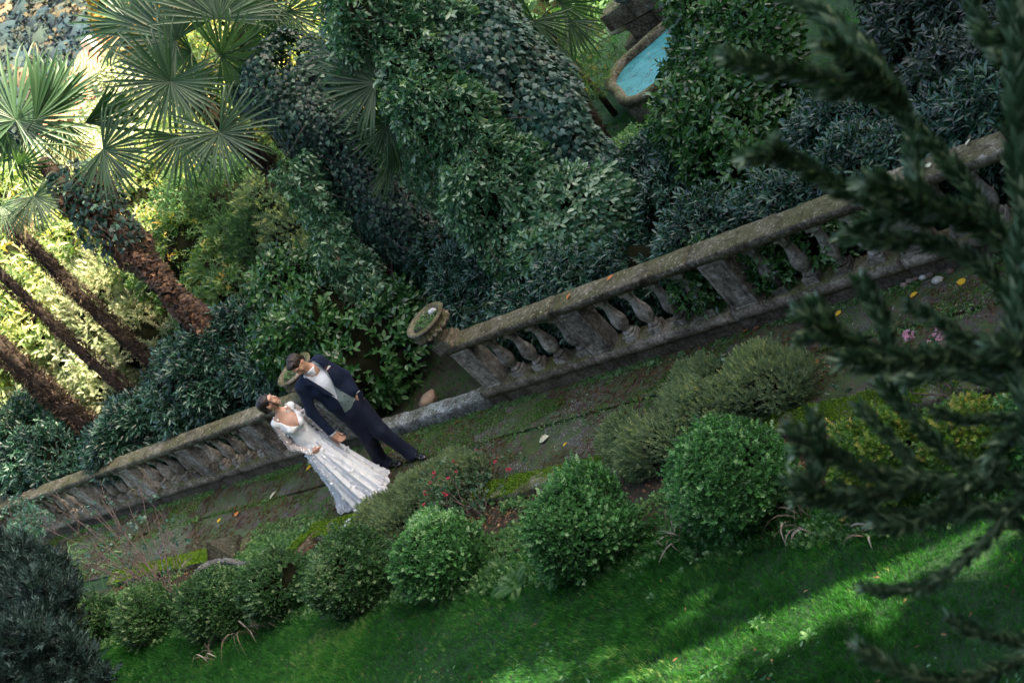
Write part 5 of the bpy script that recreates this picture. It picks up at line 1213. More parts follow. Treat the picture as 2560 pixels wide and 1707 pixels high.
# ================================================================ MONKEY PUZZLE BRANCHES NEAR THE CAMERA
def bez(pts, n=26):
    P = np.array(pts, float); m = len(P) - 1; t = np.linspace(0, m, n * m // 2 + 2); out = []
    for q in t:
        i = min(int(q), m - 1); f_ = q - i; p0, p1, p2, p3 = P[max(i - 1, 0)], P[i], P[i + 1], P[min(i + 2, m)]
        out.append(.5 * ((2 * p1) + (-p0 + p2) * f_ + (2 * p0 - 5 * p1 + 4 * p2 - p3) * f_ ** 2 + (-p0 + 3 * p1 - 3 * p2 + p3) * f_ ** 3))
    return np.array(out)
ar = thing('monkey_puzzle_tree', 'monkey puzzle tree with dark spiny branches close to the camera at the right', 'tree', (11.6, -5.2, 1.0))
BR = [
 ([(7.57,-4.347,4.826),(7.724,-4.453,4.673),(7.835,-4.593,4.539),(7.854,-4.669,4.408),(7.908,-4.728,4.244),(7.94,-4.797,4.099),(7.977,-4.91,3.889)], .030, 1),
 ([(7.662,-4.865,4.892),(7.696,-4.814,4.795),(7.746,-4.748,4.694),(7.795,-4.693,4.58),(7.842,-4.648,4.454)], .030, 0),
 ([(7.853,-4.806,4.795),(7.862,-4.772,4.711),(7.854,-4.708,4.582),(7.844,-4.66,4.434)], .034, 0),
 ([(7.8,-4.856,4.692),(7.827,-4.79,4.627),(7.865,-4.713,4.56),(7.849,-4.645,4.447)], .024, 0),
 ([(7.636,-5.028,4.71),(7.668,-4.964,4.635),(7.695,-4.922,4.535),(7.716,-4.896,4.424),(7.779,-4.887,4.338),(7.832,-4.847,4.198)], .028, 0),
 ([(7.696,-4.972,4.694),(7.68,-4.954,4.63),(7.677,-4.924,4.561)], .022, 0),
 ([(7.867,-5.058,4.543),(7.899,-5.007,4.448),(7.936,-4.968,4.33),(7.954,-4.894,4.175),(8.028,-4.904,4.048)], .034, 0),
 ([(7.886,-4.784,4.429),(7.877,-4.829,4.382),(7.891,-4.915,4.357),(7.92,-4.933,4.288)], .026, 0),
 ([(7.784,-5.062,4.435),(7.857,-5.017,4.386),(7.908,-4.935,4.304),(7.963,-4.883,4.175)], .030, 0),
 ([(7.748,-5.093,4.448),(7.809,-5.075,4.38),(7.861,-5.006,4.279),(7.916,-4.955,4.15),(7.953,-4.988,4.048),(7.989,-5.059,3.896)], .026, 0),
 ([(7.712,-5.08,4.294),(7.722,-5.113,4.234),(7.727,-5.16,4.161),(7.717,-5.209,4.11)], .026, 0),
 ([(7.667,-5.229,4.387),(7.679,-5.261,4.326),(7.685,-5.24,4.23),(7.709,-5.206,4.126),(7.769,-5.185,4.062)], .027, 0),
 ([(7.628,-5.261,4.403),(7.654,-5.266,4.357),(7.657,-5.238,4.277)], .024, 0), ([(7.614,-5.315,4.352),(7.659,-5.287,4.321),(7.672,-5.243,4.246)], .022, 0),
 ([(7.701,-5.35,4.284),(7.744,-5.289,4.187),(7.799,-5.213,4.092),(7.86,-5.143,3.979),(7.972,-5.111,3.851)], .032, 0),
 ([(7.782,-5.093,4.169),(7.821,-5.098,4.1),(7.865,-5.109,4.017),(7.966,-5.037,3.847)], .024, 0), ([(8.017,-5.317,4.186),(8.052,-5.307,4.146),(8.066,-5.228,4.004)], .034, 0),
 ([(7.633,-5.19,4.036),(7.662,-5.215,3.957),(7.688,-5.249,3.871),(7.735,-5.272,3.766),(7.81,-5.271,3.654)], .024, 0),
 ([(7.582,-5.252,4.029),(7.615,-5.282,3.937),(7.651,-5.324,3.826)], .020, 0),
 ([(7.553,-5.474,4.23),(7.584,-5.48,4.173),(7.601,-5.46,4.059),(7.643,-5.424,3.93),(7.752,-5.383,3.818),(7.921,-5.303,3.668)], .028, 0),
 ([(7.603,-5.422,4.223),(7.594,-5.469,4.172),(7.577,-5.519,4.13),(7.566,-5.561,4.09)], .024, 0), ([(7.543,-5.517,4.186),(7.578,-5.498,4.158),(7.583,-5.462,4.084)], .022, 0),
 ([(7.524,-5.562,4.154),(7.555,-5.569,4.097),(7.575,-5.54,3.991),(7.626,-5.494,3.86),(7.725,-5.445,3.774),(7.906,-5.347,3.63)], .026, 0), ([(7.511,-5.609,4.11),(7.543,-5.586,4.091),(7.551,-5.541,4.025)], .022, 0),
 ([(7.596,-5.548,4.061),(7.639,-5.539,4.007),(7.666,-5.476,3.937),(7.719,-5.392,3.856)], .026, 0),
 ([(7.637,-5.581,3.953),(7.697,-5.556,3.895),(7.737,-5.475,3.831),(7.778,-5.374,3.789),(7.863,-5.298,3.763)], .028, 0),
 ([(7.529,-5.65,3.797),(7.581,-5.632,3.741),(7.648,-5.592,3.694),(7.716,-5.528,3.676),(7.801,-5.433,3.675),(7.912,-5.295,3.693)], .020, 0),
 ([(7.616,-5.579,3.531),(7.657,-5.586,3.459),(7.71,-5.575,3.393),(7.791,-5.55,3.3)], .022, 0),
 ([(7.539,-5.81,3.792),(7.575,-5.822,3.719),(7.628,-5.819,3.642),(7.684,-5.76,3.522),(7.772,-5.646,3.428),(7.881,-5.534,3.414)], .024, 0),
 ([(8.064,-4.54,4.488),(8.104,-4.528,4.444),(8.184,-4.501,4.358)], .030, 0), ([(7.67,-5.138,3.821),(7.732,-5.123,3.746),(7.839,-5.067,3.658)], .020, 0),
 ([(8.193,-4.5,4.574),(8.161,-4.624,4.454),(8.116,-4.753,4.347),(8.087,-4.875,4.225),(8.077,-4.976,4.102)], .040, 1), ([(8.018,-4.251,4.495),(8.008,-4.323,4.414),(8.055,-4.486,4.348)], .026, 0),
 ([(8.103,-5.012,4.241),(8.049,-5.154,4.132),(8.013,-5.287,4.005),(7.997,-5.406,3.868)], .036, 1), ([(7.621,-5.113,3.93),(7.79,-5.105,3.91),(7.955,-5.162,3.807)], .024, 0),
 ([(7.712,-5.344,3.704),(7.773,-5.346,3.609),(7.847,-5.344,3.497)], .022, 0), ([(7.814,-5.339,3.783),(7.858,-5.275,3.801),(7.927,-5.213,3.782)], .026, 0),
]
tv, tf = T_lance(.17, -.25)
sc_v = np.array([(0, 0, 0), (-.2, .3, .04), (0, 1, .22), (.2, .3, .04), (0, .3, -.05)]); sc_f = np.array([(0, 4, 1), (1, 4, 2), (0, 3, 4), (4, 3, 2)])
for pts, R_, yel in BR:
    C_ = bez(pts); L_ = np.r_[0, np.cumsum(np.linalg.norm(np.diff(C_, axis=0), axis=1))]; n = int(L_[-1] * 760)
    q = rng.random(n) * L_[-1]; P = np.stack([np.interp(q, L_, C_[:, k]) for k in range(3)], -1); T_ = nrm(np.gradient(C_, axis=0)); T_ = nrm(np.stack([np.interp(q, L_, T_[:, k]) for k in range(3)], -1))
    Rn = rng.normal(size=(n, 3)); Rn = nrm(Rn - T_ * np.sum(Rn * T_, axis=1, keepdims=True))
    tp = np.clip(q / .06, 0, 1) ** .5
    D = nrm(-T_ * .75 + Rn * .85)
    o = put('branch', tube(C_, np.clip(np.interp(np.arange(len(C_)), [0, 3, len(C_)], [.004, .009, .013]) * (1.5 if yel else 1), 0, 1), 7, name='branch'), M['stem'], ar)
    lf = put('leaves', cloud_mesh('leaves', P + Rn * .008, D, -Rn + T_ * -.3 + .2 * rng.normal(size=(n, 3)), R_ * 1.5 * (.75 + .25 * tp) * rng.uniform(.8, 1.15, n), (sc_v, sc_f)), M['araucaria'], o, 'stuff')
put('trunk', tube([(11.6, -5.2, .7), (11.5, -5.2, 5), (11.5, -5.1, 11)], [.28, .22, .12], 16), M['bark'], ar)

# ================================================================ THE COUPLE
RH = np.array([.66372, .74798, 0]); NC = np.array([.74798, -.66372, 0]); UP = np.array([0, 0, 1.])
def smin(a, b, k):
    h = np.clip(.5 + .5 * (b - a) / k, 0, 1); return b + (a - b) * h - k * h * (1 - h)
class Sdf:
    """a solid described by blended capsules and ellipsoids, meshed into one continuous surface; axes: right, toward camera, up"""
    def __init__(s, lo, hi, h):
        s.h = h; s.lo = np.array(lo, float); n = np.ceil((np.array(hi) - s.lo) / h).astype(int) + 1
        s.n = n; s.ax = [s.lo[i] + h * np.arange(n[i]) for i in range(3)]; s.d = np.full(n, .5, np.float32)
    def sub(s, lo, hi):
        i0 = np.clip(np.floor((np.array(lo) - s.lo) / s.h).astype(int), 0, s.n - 1); i1 = np.clip(np.ceil((np.array(hi) - s.lo) / s.h).astype(int) + 1, 1, s.n)
        sl_ = tuple(slice(a, max(b, a + 1)) for a, b in zip(i0, i1)); g = np.meshgrid(*[s.ax[i][sl_[i]] for i in range(3)], indexing='ij')
        return sl_, np.stack(g, -1)
    def put(s, sl_, d, k, op):
        if op == '+': s.d[sl_] = smin(s.d[sl_], d, k)
        else: s.d[sl_] = -smin(-s.d[sl_], d, k)
    def cap(s, a, b, ra, rb=None, k=.02, op='+', fl=(1, 1, 1)):
        rb = ra if rb is None else rb; a, b = np.array(a, float), np.array(b, float); m = max(ra, rb) / min(fl) + k + 3 * s.h
        sl_, P = s.sub(np.minimum(a, b) - m, np.maximum(a, b) + m); w_ = np.array(fl, float); q = (P - a) * w_; ba = (b - a) * w_
        h = np.clip((q @ ba) / max(ba @ ba, 1e-9), 0, 1); d = np.linalg.norm(q - h[..., None] * ba, axis=-1) - (ra + (rb - ra) * h)
        s.put(sl_, d, k, op); return s
    def ell(s, c, r, k=.02, op='+', rot=None):
        c, r = np.array(c, float), np.array(r, float); m = max(r) + k + 3 * s.h; sl_, P = s.sub(c - m, c + m); q = P - c
        if rot is not None: q = q @ np.array(rot)
        k0 = np.linalg.norm(q / r, axis=-1); k1 = np.linalg.norm(q / (r * r), axis=-1); s.put(sl_, k0 * (k0 - 1) / np.maximum(k1, 1e-6), k, op); return s
    def path(s, pts, rs, k=.02, fl=(1, 1, 1)):
        for i in range(len(pts) - 1): s.cap(pts[i], pts[i + 1], rs[i], rs[i + 1], k, fl=fl)
        return s
    def polycut(s, poly, bmin, keep=False, bmax=9):
        """cut (or keep) the prism over a polygon in the right/up plane, in front of bmin"""
        A, Z = np.meshgrid(s.ax[0], s.ax[2], indexing='ij'); p = np.stack([A, Z], -1); po = np.array(poly, float); d = np.full(A.shape, 1e9); ins = np.zeros(A.shape, bool)
        for i in range(len(po)):
            a, b = po[i], po[(i + 1) % len(po)]; e = b - a; w_ = p - a; t = np.clip((w_ @ e) / (e @ e), 0, 1); d = np.minimum(d, np.linalg.norm(w_ - t[..., None] * e, axis=-1))
            c = ((a[1] > p[..., 1]) != (b[1] > p[..., 1])); xx = e[0] * (p[..., 1] - a[1]) / (e[1] if abs(e[1]) > 1e-9 else 1e-9) + a[0]; ins ^= c & (p[..., 0] < xx)
        d = np.where(ins, -d, d)[:, None, :]; B = s.ax[1][None, :, None]
        cut = np.maximum(np.maximum(d, bmin - B), B - bmax)
        s.d = np.maximum(s.d, cut) if keep else np.maximum(s.d, -cut); return s
    def below(s, z): s.d = np.maximum(s.d, z - s.ax[2][None, None, :]); return s
    def above(s, z): s.d = np.maximum(s.d, s.ax[2][None, None, :] - z); return s
    def mesh(s, name, G, smooth=1, ripple=0, rf=12, seed=0):
        d = s.d; h = s.h; n = np.array(d.shape) - 1; ins = d < 0
        idx = -np.ones(n, np.int64); cnt = np.zeros(n, np.int8)
        cs = [(i, j, k) for i in (0, 1) for j in (0, 1) for k in (0, 1)]
        def cn(c, arr): return arr[c[0]:c[0] + n[0], c[1]:c[1] + n[1], c[2]:c[2] + n[2]]
        for c in cs: cnt += cn(c, ins)
        act = (cnt > 0) & (cnt < 8); I = np.argwhere(act); idx[act] = np.arange(len(I))
        acc = np.zeros((len(I), 3)); num = np.zeros(len(I)); i0, i1, i2 = I.T
        for c in cs:
            for ax in range(3):
                if c[ax] == 0:
                    e = list(c); e[ax] = 1; a = d[i0 + c[0], i1 + c[1], i2 + c[2]]; b = d[i0 + e[0], i1 + e[1], i2 + e[2]]; m = (a < 0) != (b < 0)
                    t = np.where(m, a / np.where(m, a - b, 1), 0); p = np.tile(np.array(c, float), (len(I), 1)); p[:, ax] = t; acc += p * m[:, None]; num += m
        V = s.lo + (I + acc / num[:, None]) * h; F = []
        for ax in range(3):
            sh = [slice(1, n[0]), slice(1, n[1]), slice(1, n[2])]; sh[ax] = slice(0, n[ax]); a = ins[tuple(sh)]
            sh2 = list(sh); sh2[ax] = slice(1, n[ax] + 1); b = ins[tuple(sh2)]; E_ = np.argwhere(a != b)
            if not len(E_): continue
            fl = a[tuple(E_.T)]; off = np.array([1, 1, 1]); off[ax] = 0; E_ = E_ + off; u_, v_ = (ax + 1) % 3, (ax + 2) % 3
            def at(du, dv):
                q = E_.copy(); q[:, u_] -= du; q[:, v_] -= dv; return idx[tuple(q.T)]
            Q = np.stack([at(0, 0), at(1, 0), at(1, 1), at(0, 1)], -1); Q[~fl] = Q[~fl][:, ::-1]; F.append(Q)
        F = np.concatenate(F)
        for _ in range(smooth):
            S_ = np.zeros_like(V); c_ = np.zeros(len(V))
            for a, b in ((0, 1), (1, 2), (2, 3), (3, 0)):
                np.add.at(S_, F[:, a], V[F[:, b]]); np.add.at(S_, F[:, b], V[F[:, a]]); np.add.at(c_, F[:, a], 1); np.add.at(c_, F[:, b], 1)
            V = V * .5 + .5 * S_ / np.maximum(c_, 1)[:, None]
        if ripple: 
            nn = np.zeros_like(V); fn_ = np.cross(V[F[:, 1]] - V[F[:, 0]], V[F[:, 3]] - V[F[:, 0]])
            for a in range(4): np.add.at(nn, F[:, a], fn_)
            V = V + nrm(nn) * (noise(V * np.array([1, 1, .45]), rf, seed, 3) * ripple)[:, None]
        W = np.array(G) + V[:, :1] * RH + V[:, 1:2] * NC + V[:, 2:3] * UP
        return mesh_tris(name, W, F[:, ::-1], smooth=True)
def L2W(G, p): p = np.array(p, float); return np.array(G) + p[0] * RH + p[1] * NC + p[2] * UP
def rotm(R_, f_, u_=None):
    """columns: face's right, forward, up"""
    f_ = nrm(f_); r = nrm(np.cross(f_, R_)); return np.stack([r, f_, np.cross(r, f_)], 1)

SKIN = plain('skin', (.50, .29, .20), .5, .4, nscale=40, namp=.08); SKINB = plain('skin_light', (.56, .34, .25), .5, .4, nscale=40, namp=.08)
SKIN.node_tree.nodes['Principled BSDF'].inputs['Subsurface Weight'].default_value = .12; SKINB.node_tree.nodes['Principled BSDF'].inputs['Subsurface Weight'].default_value = .12
SUIT = plain('navy_black_wool', (.006, .014, .040), .8, .25, nscale=180, namp=.35, bs=.2, bd=.002, sheen=.04)
TROU = plain('black_wool', (.005, .010, .026), .75, .25, nscale=180, namp=.3, sheen=.03)
SHOE = plain('black_patent', (.008, .008, .010), .15, .7)
SHIRT = plain('white_shirt', (.72, .78, .86), .8, .3, nscale=60, namp=.05)
VEST = plain('silver_grey_satin', (.20, .27, .28), .34, .6, nscale=30, namp=.12)
HAIR = plain('dark_brown_hair', (.022, .014, .010), .45, .5, nscale=120, namp=.6, bs=.7, bd=.004)
HAIR2 = plain('deep_brown_hair', (.016, .010, .009), .35, .55, nscale=120, namp=.6, bs=.7, bd=.004)
DRESS = plain('white_tulle', (.84, .88, .92), .8, .3, nscale=25, namp=.05); LACE = plain('white_lace', (.92, .94, .95), .7, .3)
LIP = plain('lips', (.42, .13, .11), .5, .4); EYE = plain('dark_eye', (.02, .015, .012), .3, .5)

def head(S_, c, R, r=(.075, .093, .112), jaw=1.0, fem=False):
    """skull, jaw, brow, eye sockets, nose, lips, chin and ears; R columns = right, forward, up of the face"""
    c = np.array(c); P = lambda a, b, z: c + R @ np.array([a, b, z])
    S_.ell(P(0, -.012, .022), (r[0], r[1], .092), .02, rot=R)
    S_.ell(P(0, .018, -.035), (.060 * jaw, .066, .078), .03, rot=R)
    S_.ell(P(0, .060, -.092), (.026 * jaw, .022, .018), .025, rot=R)
    S_.ell(P(0, .074, .026), (.052, .018, .012), .015, rot=R)
    for s in (-1, 1):
        S_.ell(P(s * .030, .088, .002), (.017, .014, .012), .010, op='-', rot=R)
        S_.ell(P(s * .030, .072, .001), (.014, .012, .010), .006, rot=R)
        S_.ell(P(s * .046, .058, -.030), (.022, .018, .020), .02, rot=R)
        S_.ell(P(s * .073, -.008, -.008), (.010, .020, .031), .008, rot=R)
        S_.cap(P(s * .008, .093, -.034), P(s * .009, .088, -.036), .0085, k=.006)
    S_.cap(P(0, .082, .012), P(0, .103, -.030), .008, .0115, k=.010)
    S_.ell(P(0, .086, -.058), (.024, .010, .006), .007, rot=R); S_.ell(P(0, .084, -.069), (.021, .010, .006), .007, rot=R)
    S_.ell(P(0, .094, -.0635), (.018, .006, .0018), .003, op='-', rot=R)

def face_bits(t, G, c, R, fem=False):
    c = np.array(c)
    def bit(name, a, b, z, r, mat, tilt=0):
        V = ICO2[0] * np.array(r); ct, st = math.cos(tilt), math.sin(tilt); V = np.c_[V[:, 0] * ct - V[:, 2] * st, V[:, 1], V[:, 0] * st + V[:, 2] * ct]
        V = (c + (V + np.array([a, b, z])) @ R.T); W = np.array(G) + V[:, :1] * RH + V[:, 1:2] * NC + V[:, 2:3] * UP
        put(name, mesh_tris(name, W, ICO2[1], smooth=True), mat, t)
    for s in (-1, 1):
        bit('eye', s * .030, .082, .001, (.011, .004, .0035), EYE)
        bit('eyebrow', s * .031, .089, .021, (.017, .006, .0035), HAIR, -s * .12)
    bit('lips', 0, .090, -.064, (.020, .008, .0085), LIP)

def hand(S_, w_, p, curl, side, R, s=1.0):
    """palm with four bent fingers of unequal length and a thumb; R columns: across the palm, palm normal, fingers' direction"""
    w_ = np.array(w_); X, Nn, D = R[:, 0] * side, R[:, 1], R[:, 2]
    for k in range(4):
        o = (k - 1.5) * .019 * s; k0 = w_ + D * .02 * s + X * o * .7; k1 = w_ + D * .085 * s + X * o
        S_.cap(k0, k1, .014 * s, .0115 * s, .012)
        ln = (.036, .042, .040, .032)[k] * s; a = 0; p0 = k1
        for j in range(3):
            a += curl * (.9, 1.1, .8)[j]; d = D * math.cos(a) + Nn * math.sin(a) + X * (k - 1.5) * .05
            p1 = p0 + d * ln * (1, .7, .55)[j]; S_.cap(p0, p1, (.0092 - .0008 * j) * s, (.0085 - .0008 * j) * s, .004); p0 = p1
    b0 = w_ + D * .028 * s - X * .026 * s; b1 = b0 + (D * .6 - X * .45 + Nn * .35) * .042 * s; b2 = b1 + (D * .9 + Nn * .35) * .030 * s; b3 = b2 + (D * .9 + Nn * .5) * .024 * s
    S_.cap(b0, b1, .014 * s, .011 * s, .012); S_.cap(b1, b2, .0105 * s, .0095 * s, .005); S_.cap(b2, b3, .0095 * s, .008 * s, .004)

# ------------------------------------------------ the man
GG = (-1.39, -.515, 0.0)
g = {k: np.array(v) for k, v in dict(
    head=(0.101,0.05,1.722), neck=(0.151,0,1.548), chest=(0.137,0,1.332), belly=(0.132,0.01,1.086), pelvis=(0.13,0,0.872),
    rs=(-0.062,-0.01,1.477), ls=(0.262,-0.02,1.544), re=(-0.204,0,1.204), rw=(-0.223,0.06,0.882), le=(0.341,-0.03,1.216), lw=(0.299,0.06,1.028), lh=(0.252,0.07,0.938),
    rhip=(0.06,0,0.865), lhip=(0.199,0,0.865), lk=(0.158,0.14,0.497), la=(0.2,0.2,0.093), rk=(0.005,0.02,0.512), ra=(-0.122,-0.1,0.142)).items()}
man = thing('person', 'man in a dark tailcoat, white shirt and silver waistcoat looking down at the bride', 'person', GG)
Bd = lambda h=.0078: Sdf((-.42, -.36, -.02), (.55, .50, 1.95), h)
# face: turned to his right and down
fdir = nrm(np.array([-.62, .62, -.48])); upv = nrm(np.array([-.25, .12, 1.0])); rt = nrm(np.cross(fdir, upv)); Rh = np.stack([rt, fdir, np.cross(rt, fdir)], 1)
S_ = Bd(.0066)
head(S_, g['head'], Rh, jaw=1.08)
S_.cap(g['neck'] - np.array([0, .01, .01]), g['head'] + np.array([.02, -.03, -.06]), .060, .054, .02)
S_.path([g['neck'] + np.array([0, -.01, -.03]), g['chest'], g['belly'], g['pelvis']], [.07, .115, .105, .105], .05, fl=(.75, 1.15, 1))
S_.cap(g['rs'], g['ls'], .055, .055, .05)
for sh, el_, wr in (('rs', 're', 'rw'), ('ls', 'le', 'lw')): S_.path([g[sh], g[el_], g[wr]], [.052, .040, .026], .02)
for hp_, kn, an in (('rhip', 'rk', 'ra'), ('lhip', 'lk', 'la')): S_.path([g[hp_], g[kn], g[an]], [.085, .055, .038], .03)
for an, d in (('ra', (.06, .20)), ('la', (.06, .22))):
    a_ = g[an]; S_.cap(a_ + np.array([0, 0, -.01]), (a_[0], a_[1] + .01, .05), .03, .025, .02)
Rr = np.stack([nrm([.1, -.2, .1]), nrm([.75, .55, 0]), nrm([.18, .10, -1])], 1); q0, _ = np.linalg.qr(Rr); q0 = q0 * np.sign(np.sum(q0 * Rr, 0))
hand(S_, g['rw'] + np.array([.0, .01, -.01]), None, .55, 1, np.stack([nrm(np.cross([.6, .7, 0], [.15, .15, -1])), nrm([.6, .7, 0.2]), nrm([.15, .15, -1])], 1), 1.02)
hand(S_, g['lw'] + np.array([.0, .01, -.01]), None, .25, 1, np.stack([nrm([.9, -.3, .1]), nrm([-.2, -.9, 0]), nrm([-.25, .10, -1])], 1), 1.0)
put('body', S_.mesh('body', GG, 1), SKIN, man)
face_bits(man, GG, g['head'], Rh)
# hair
H_ = Sdf(g['head'] - .17, g['head'] + .17, .004); c = g['head']; Pq = lambda a, b, z: c + Rh @ np.array([a, b, z])
H_.ell(Pq(0, -.018, .036), (.082, .102, .090), .01, rot=Rh); H_.ell(Pq(0, .045, .096), (.060, .040, .026), .02, rot=Rh); H_.ell(Pq(0, -.07, .0), (.062, .04, .07), .02, rot=Rh)
H_.ell(Pq(0, .105, -.015), (.085, .070, .085), .012, op='-', rot=Rh); H_.ell(Pq(0, .03, -.085), (.09, .09, .07), .015, op='-', rot=Rh)
put('hair', H_.mesh('hair', GG, 0, .0045, 70, 3), HAIR, man)
# shirt, waistcoat, coat
def torso(S_, e, low=True, k=.05):
    S_.path([g['neck'] + np.array([0, -.01, -.045]), g['chest'], g['belly'], g['pelvis'] + np.array([0, 0, .03])], [.065 + e, .118 + e, .108 + e, .104 + e], k, fl=(.75, 1.15, 1))
    S_.cap(g['rs'] + np.array([.0, 0, .0]), g['ls'], .058 + e, .058 + e, .05); return S_
A_ = lambda x, y: None
S_ = torso(Bd(), .006); S_.cap(g['neck'] + np.array([0, .0, -.02]), g['neck'] + np.array([-.008, .012, .04]), .066, .066, .01).above(g['neck'][2] + .035).below(.93)
put('shirt', S_.mesh('shirt', GG, 1, .002, 20), SHIRT, man)
for s, q in ((-1, ((770,930,.085), (764,944,.10), (782,953,.115))), (1, ((782,917,.08), (793,922,.10), (787,938,.115)))):
    pass
col_l = [(0.114,0.06,1.587), (0.055,0.085,1.564), (0.081,0.115,1.494), (0.116,0.1,1.543)]; col_r = [(0.186,0.06,1.602), (0.208,0.085,1.527), (0.141,0.115,1.516), (0.132,0.1,1.553)]
for pl in ():
    V = np.array([L2W(GG, p) for p in pl]); V = np.concatenate([V, V - NC * .012]); put('collar', mesh_poly('collar', V, [(0, 1, 2, 3), (7, 6, 5, 4), (0, 4, 5, 1), (1, 5, 6, 2), (2, 6, 7, 3), (3, 7, 4, 0)]), SHIRT, man)
def az(*pp): return [(p[0], p[2]) for p in pp]
S_ = torso(Bd(), .013)
S_.polycut(az((0.036,0,1.672), (0.186,0,1.675), (0.241,0,1.509), (0.222,0,1.354), (0.147,0,1.192), (0.102,0,1.122), (0.043,0,1.312), (0.011,0,1.526)), .0)
S_.polycut(az((-0.192,0,1.69), (0.391,0,1.719), (0.384,0,1.026), (0.228,0,0.99), (0.163,0,0.95), (0.092,0,0.923), (0.034,0,0.94), (-0.155,0,0.928)), -9, keep=True)
put('waistcoat', S_.mesh('waistcoat', GG, 1, .0018, 16, 4), VEST, man)
for x, y in ((852,978), (862,990), (853,1004), (872,1003), (864,1014), (846,994)):
    V = ICO2[0] * .007 + L2W(GG, G_(x,y,.135) if False else (0, 0, 0)); 
BT = [(0.205,0.15,1.195), (0.191,0.152,1.12), (0.118,0.148,1.095), (0.176,0.148,1.041), (0.123,0.146,1.031), (0.138,0.15,1.166)]
for b_ in BT:
    put('button', mesh_tris('button', ICO2[0] * .0065 + L2W(GG, b_), ICO2[1], smooth=True), SUIT, man)
S_ = torso(Bd(), .026, k=.05)
S_.path([g['rs'], g['re'], g['rw'] + (g['re'] - g['rw']) * .06], [.070, .060, .050], .03); S_.path([g['ls'], g['le'], g['lw'] + (g['le'] - g['lw']) * .06], [.070, .060, .050], .03)
S_.cap(g['pelvis'] + np.array([-.03, -.02, .05]), g['pelvis'] + np.array([-.07, -.09, -.25]), .125, .12, .05, fl=(.8, 1.2, 1))
S_.ell(g['neck'] + np.array([0, .01, .035]), (.070, .075, .05), .01, op='-')
# opening: narrow lapel line to the button, then cut away to the tails
S_.polycut(az((0.006,0,1.63), (0.22,0,1.671), (0.256,0,1.554), (0.253,0,1.41), (0.194,0,1.245), (0.224,0,1.081), (0.243,0,0.973), (0.292,0,0.902), (0.428,0,0.685), (0.21,0,0.196), (-0.107,0,0.497), (-0.081,0,0.601), (0,0,0.804), (0.043,0,0.944), (0.106,0,1.132), (0.076,0,1.345), (0.045,0,1.536)), .0)
S_.below(.60)
put('tailcoat', S_.mesh('tailcoat', GG, 1, .0042, 9, 6), SUIT, man)
# lapels: thin folded cloth lying on the coat
def flap(name, pts, th, mat, t, G):
    V = np.array([L2W(G, p) for p in pts]); n = len(V); V = np.concatenate([V, V - NC * th]); F = [tuple(range(n)), tuple(range(2 * n - 1, n - 1, -1))] + [(i, n + i, n + (i + 1) % n, (i + 1) % n) for i in range(n)]
    return put(name, mesh_poly(name, V, F), mat, t)
flap('lapel', [(0.063,0.12,1.58), (0.015,0.135,1.511), (0.067,0.145,1.456), (0.069,0.165,1.304), (0.126,0.165,1.195), (0.101,0.155,1.395)], .012, SUIT, man, GG)
flap('lapel', [(0.267,0.1,1.607), (0.32,0.12,1.543), (0.273,0.13,1.498), (0.269,0.15,1.34), (0.198,0.155,1.27), (0.268,0.135,1.458)], .012, SUIT, man, GG)
for wr, el_ in (('rw', 're'), ('lw', 'le')):
    d = nrm(g[wr] - g[el_]); S_ = Sdf(g[wr] - .1, g[wr] + .1, .004); S_.cap(g[wr] - d * .05, g[wr] + d * .004, .040, .041, .005); S_.cap(g[wr] - d * .0, g[wr] + d * .08, .030, .03, .003, op='-')
    put('cuff', S_.mesh('cuff', GG, 1), SHIRT, man)
# trousers and shoes
S_ = Bd()
S_.cap(g['pelvis'] + np.array([0, 0, .05]), g['pelvis'], .112, .118, .03, fl=(.78, 1.1, 1))
S_.path([g['rhip'], g['rk'], g['ra'] + np.array([0, 0, .02])], [.108, .088, .078], .04); S_.path([g['lhip'], g['lk'], g['la'] + np.array([0, 0, .02])], [.108, .088, .078], .04)
for a_, dd in ((g['ra'], .02), (g['la'], .03)): S_.cap(a_ + np.array([0, 0, .02]), (a_[0] + .01, a_[1] + dd, .05), .080, .082, .02)
S_.cap(g['lw'] + np.array([0, -.01, -.05]), g['lh'] + np.array([-.01, -.02, -.05]), .045, .045, .02)
S_.below(.045)
put('trousers', S_.mesh('trousers', GG, 1, .006, 11, 2), TROU, man)
for a_ in (g['ra'], g['la']):
    S_ = Sdf(a_ - .14, a_ + .16, .005); S_.cap(a_ + np.array([0, 0, .08]), a_ + np.array([.01, .02, -.05]), .050, .052, .01).below(.03)
    put('sock', S_.mesh('sock', GG, 1), TROU, man)
def shoe(a_, dx, dy):
    S_ = Sdf((a_[0] - .2, a_[1] - .15, -.01), (a_[0] + .3, a_[1] + .35, .2), .0045); d = np.array([dx, dy, 0]) / math.hypot(dx, dy); h0 = np.array([a_[0], a_[1], 0])
    S_.cap(h0 + d * -.03 + [0, 0, .045], h0 + d * .16 + [0, 0, .036], .040, .036, .02); S_.cap(h0 + [0, 0, .10], h0 + d * .07 + [0, 0, .06], .038, .035, .03); S_.ell(h0 + d * .20 + [0, 0, .030], (.042, .048, .026), .02)
    S_.cap(h0 + d * -.055 + [0, 0, .012], h0 + d * .23 + [0, 0, .010], .028, .030, .01); S_.below(.002)
    put('shoe', S_.mesh('shoe', GG, 1), SHOE, man)
shoe(g['ra'], .10, .13); shoe(g['la'], .08, .16)
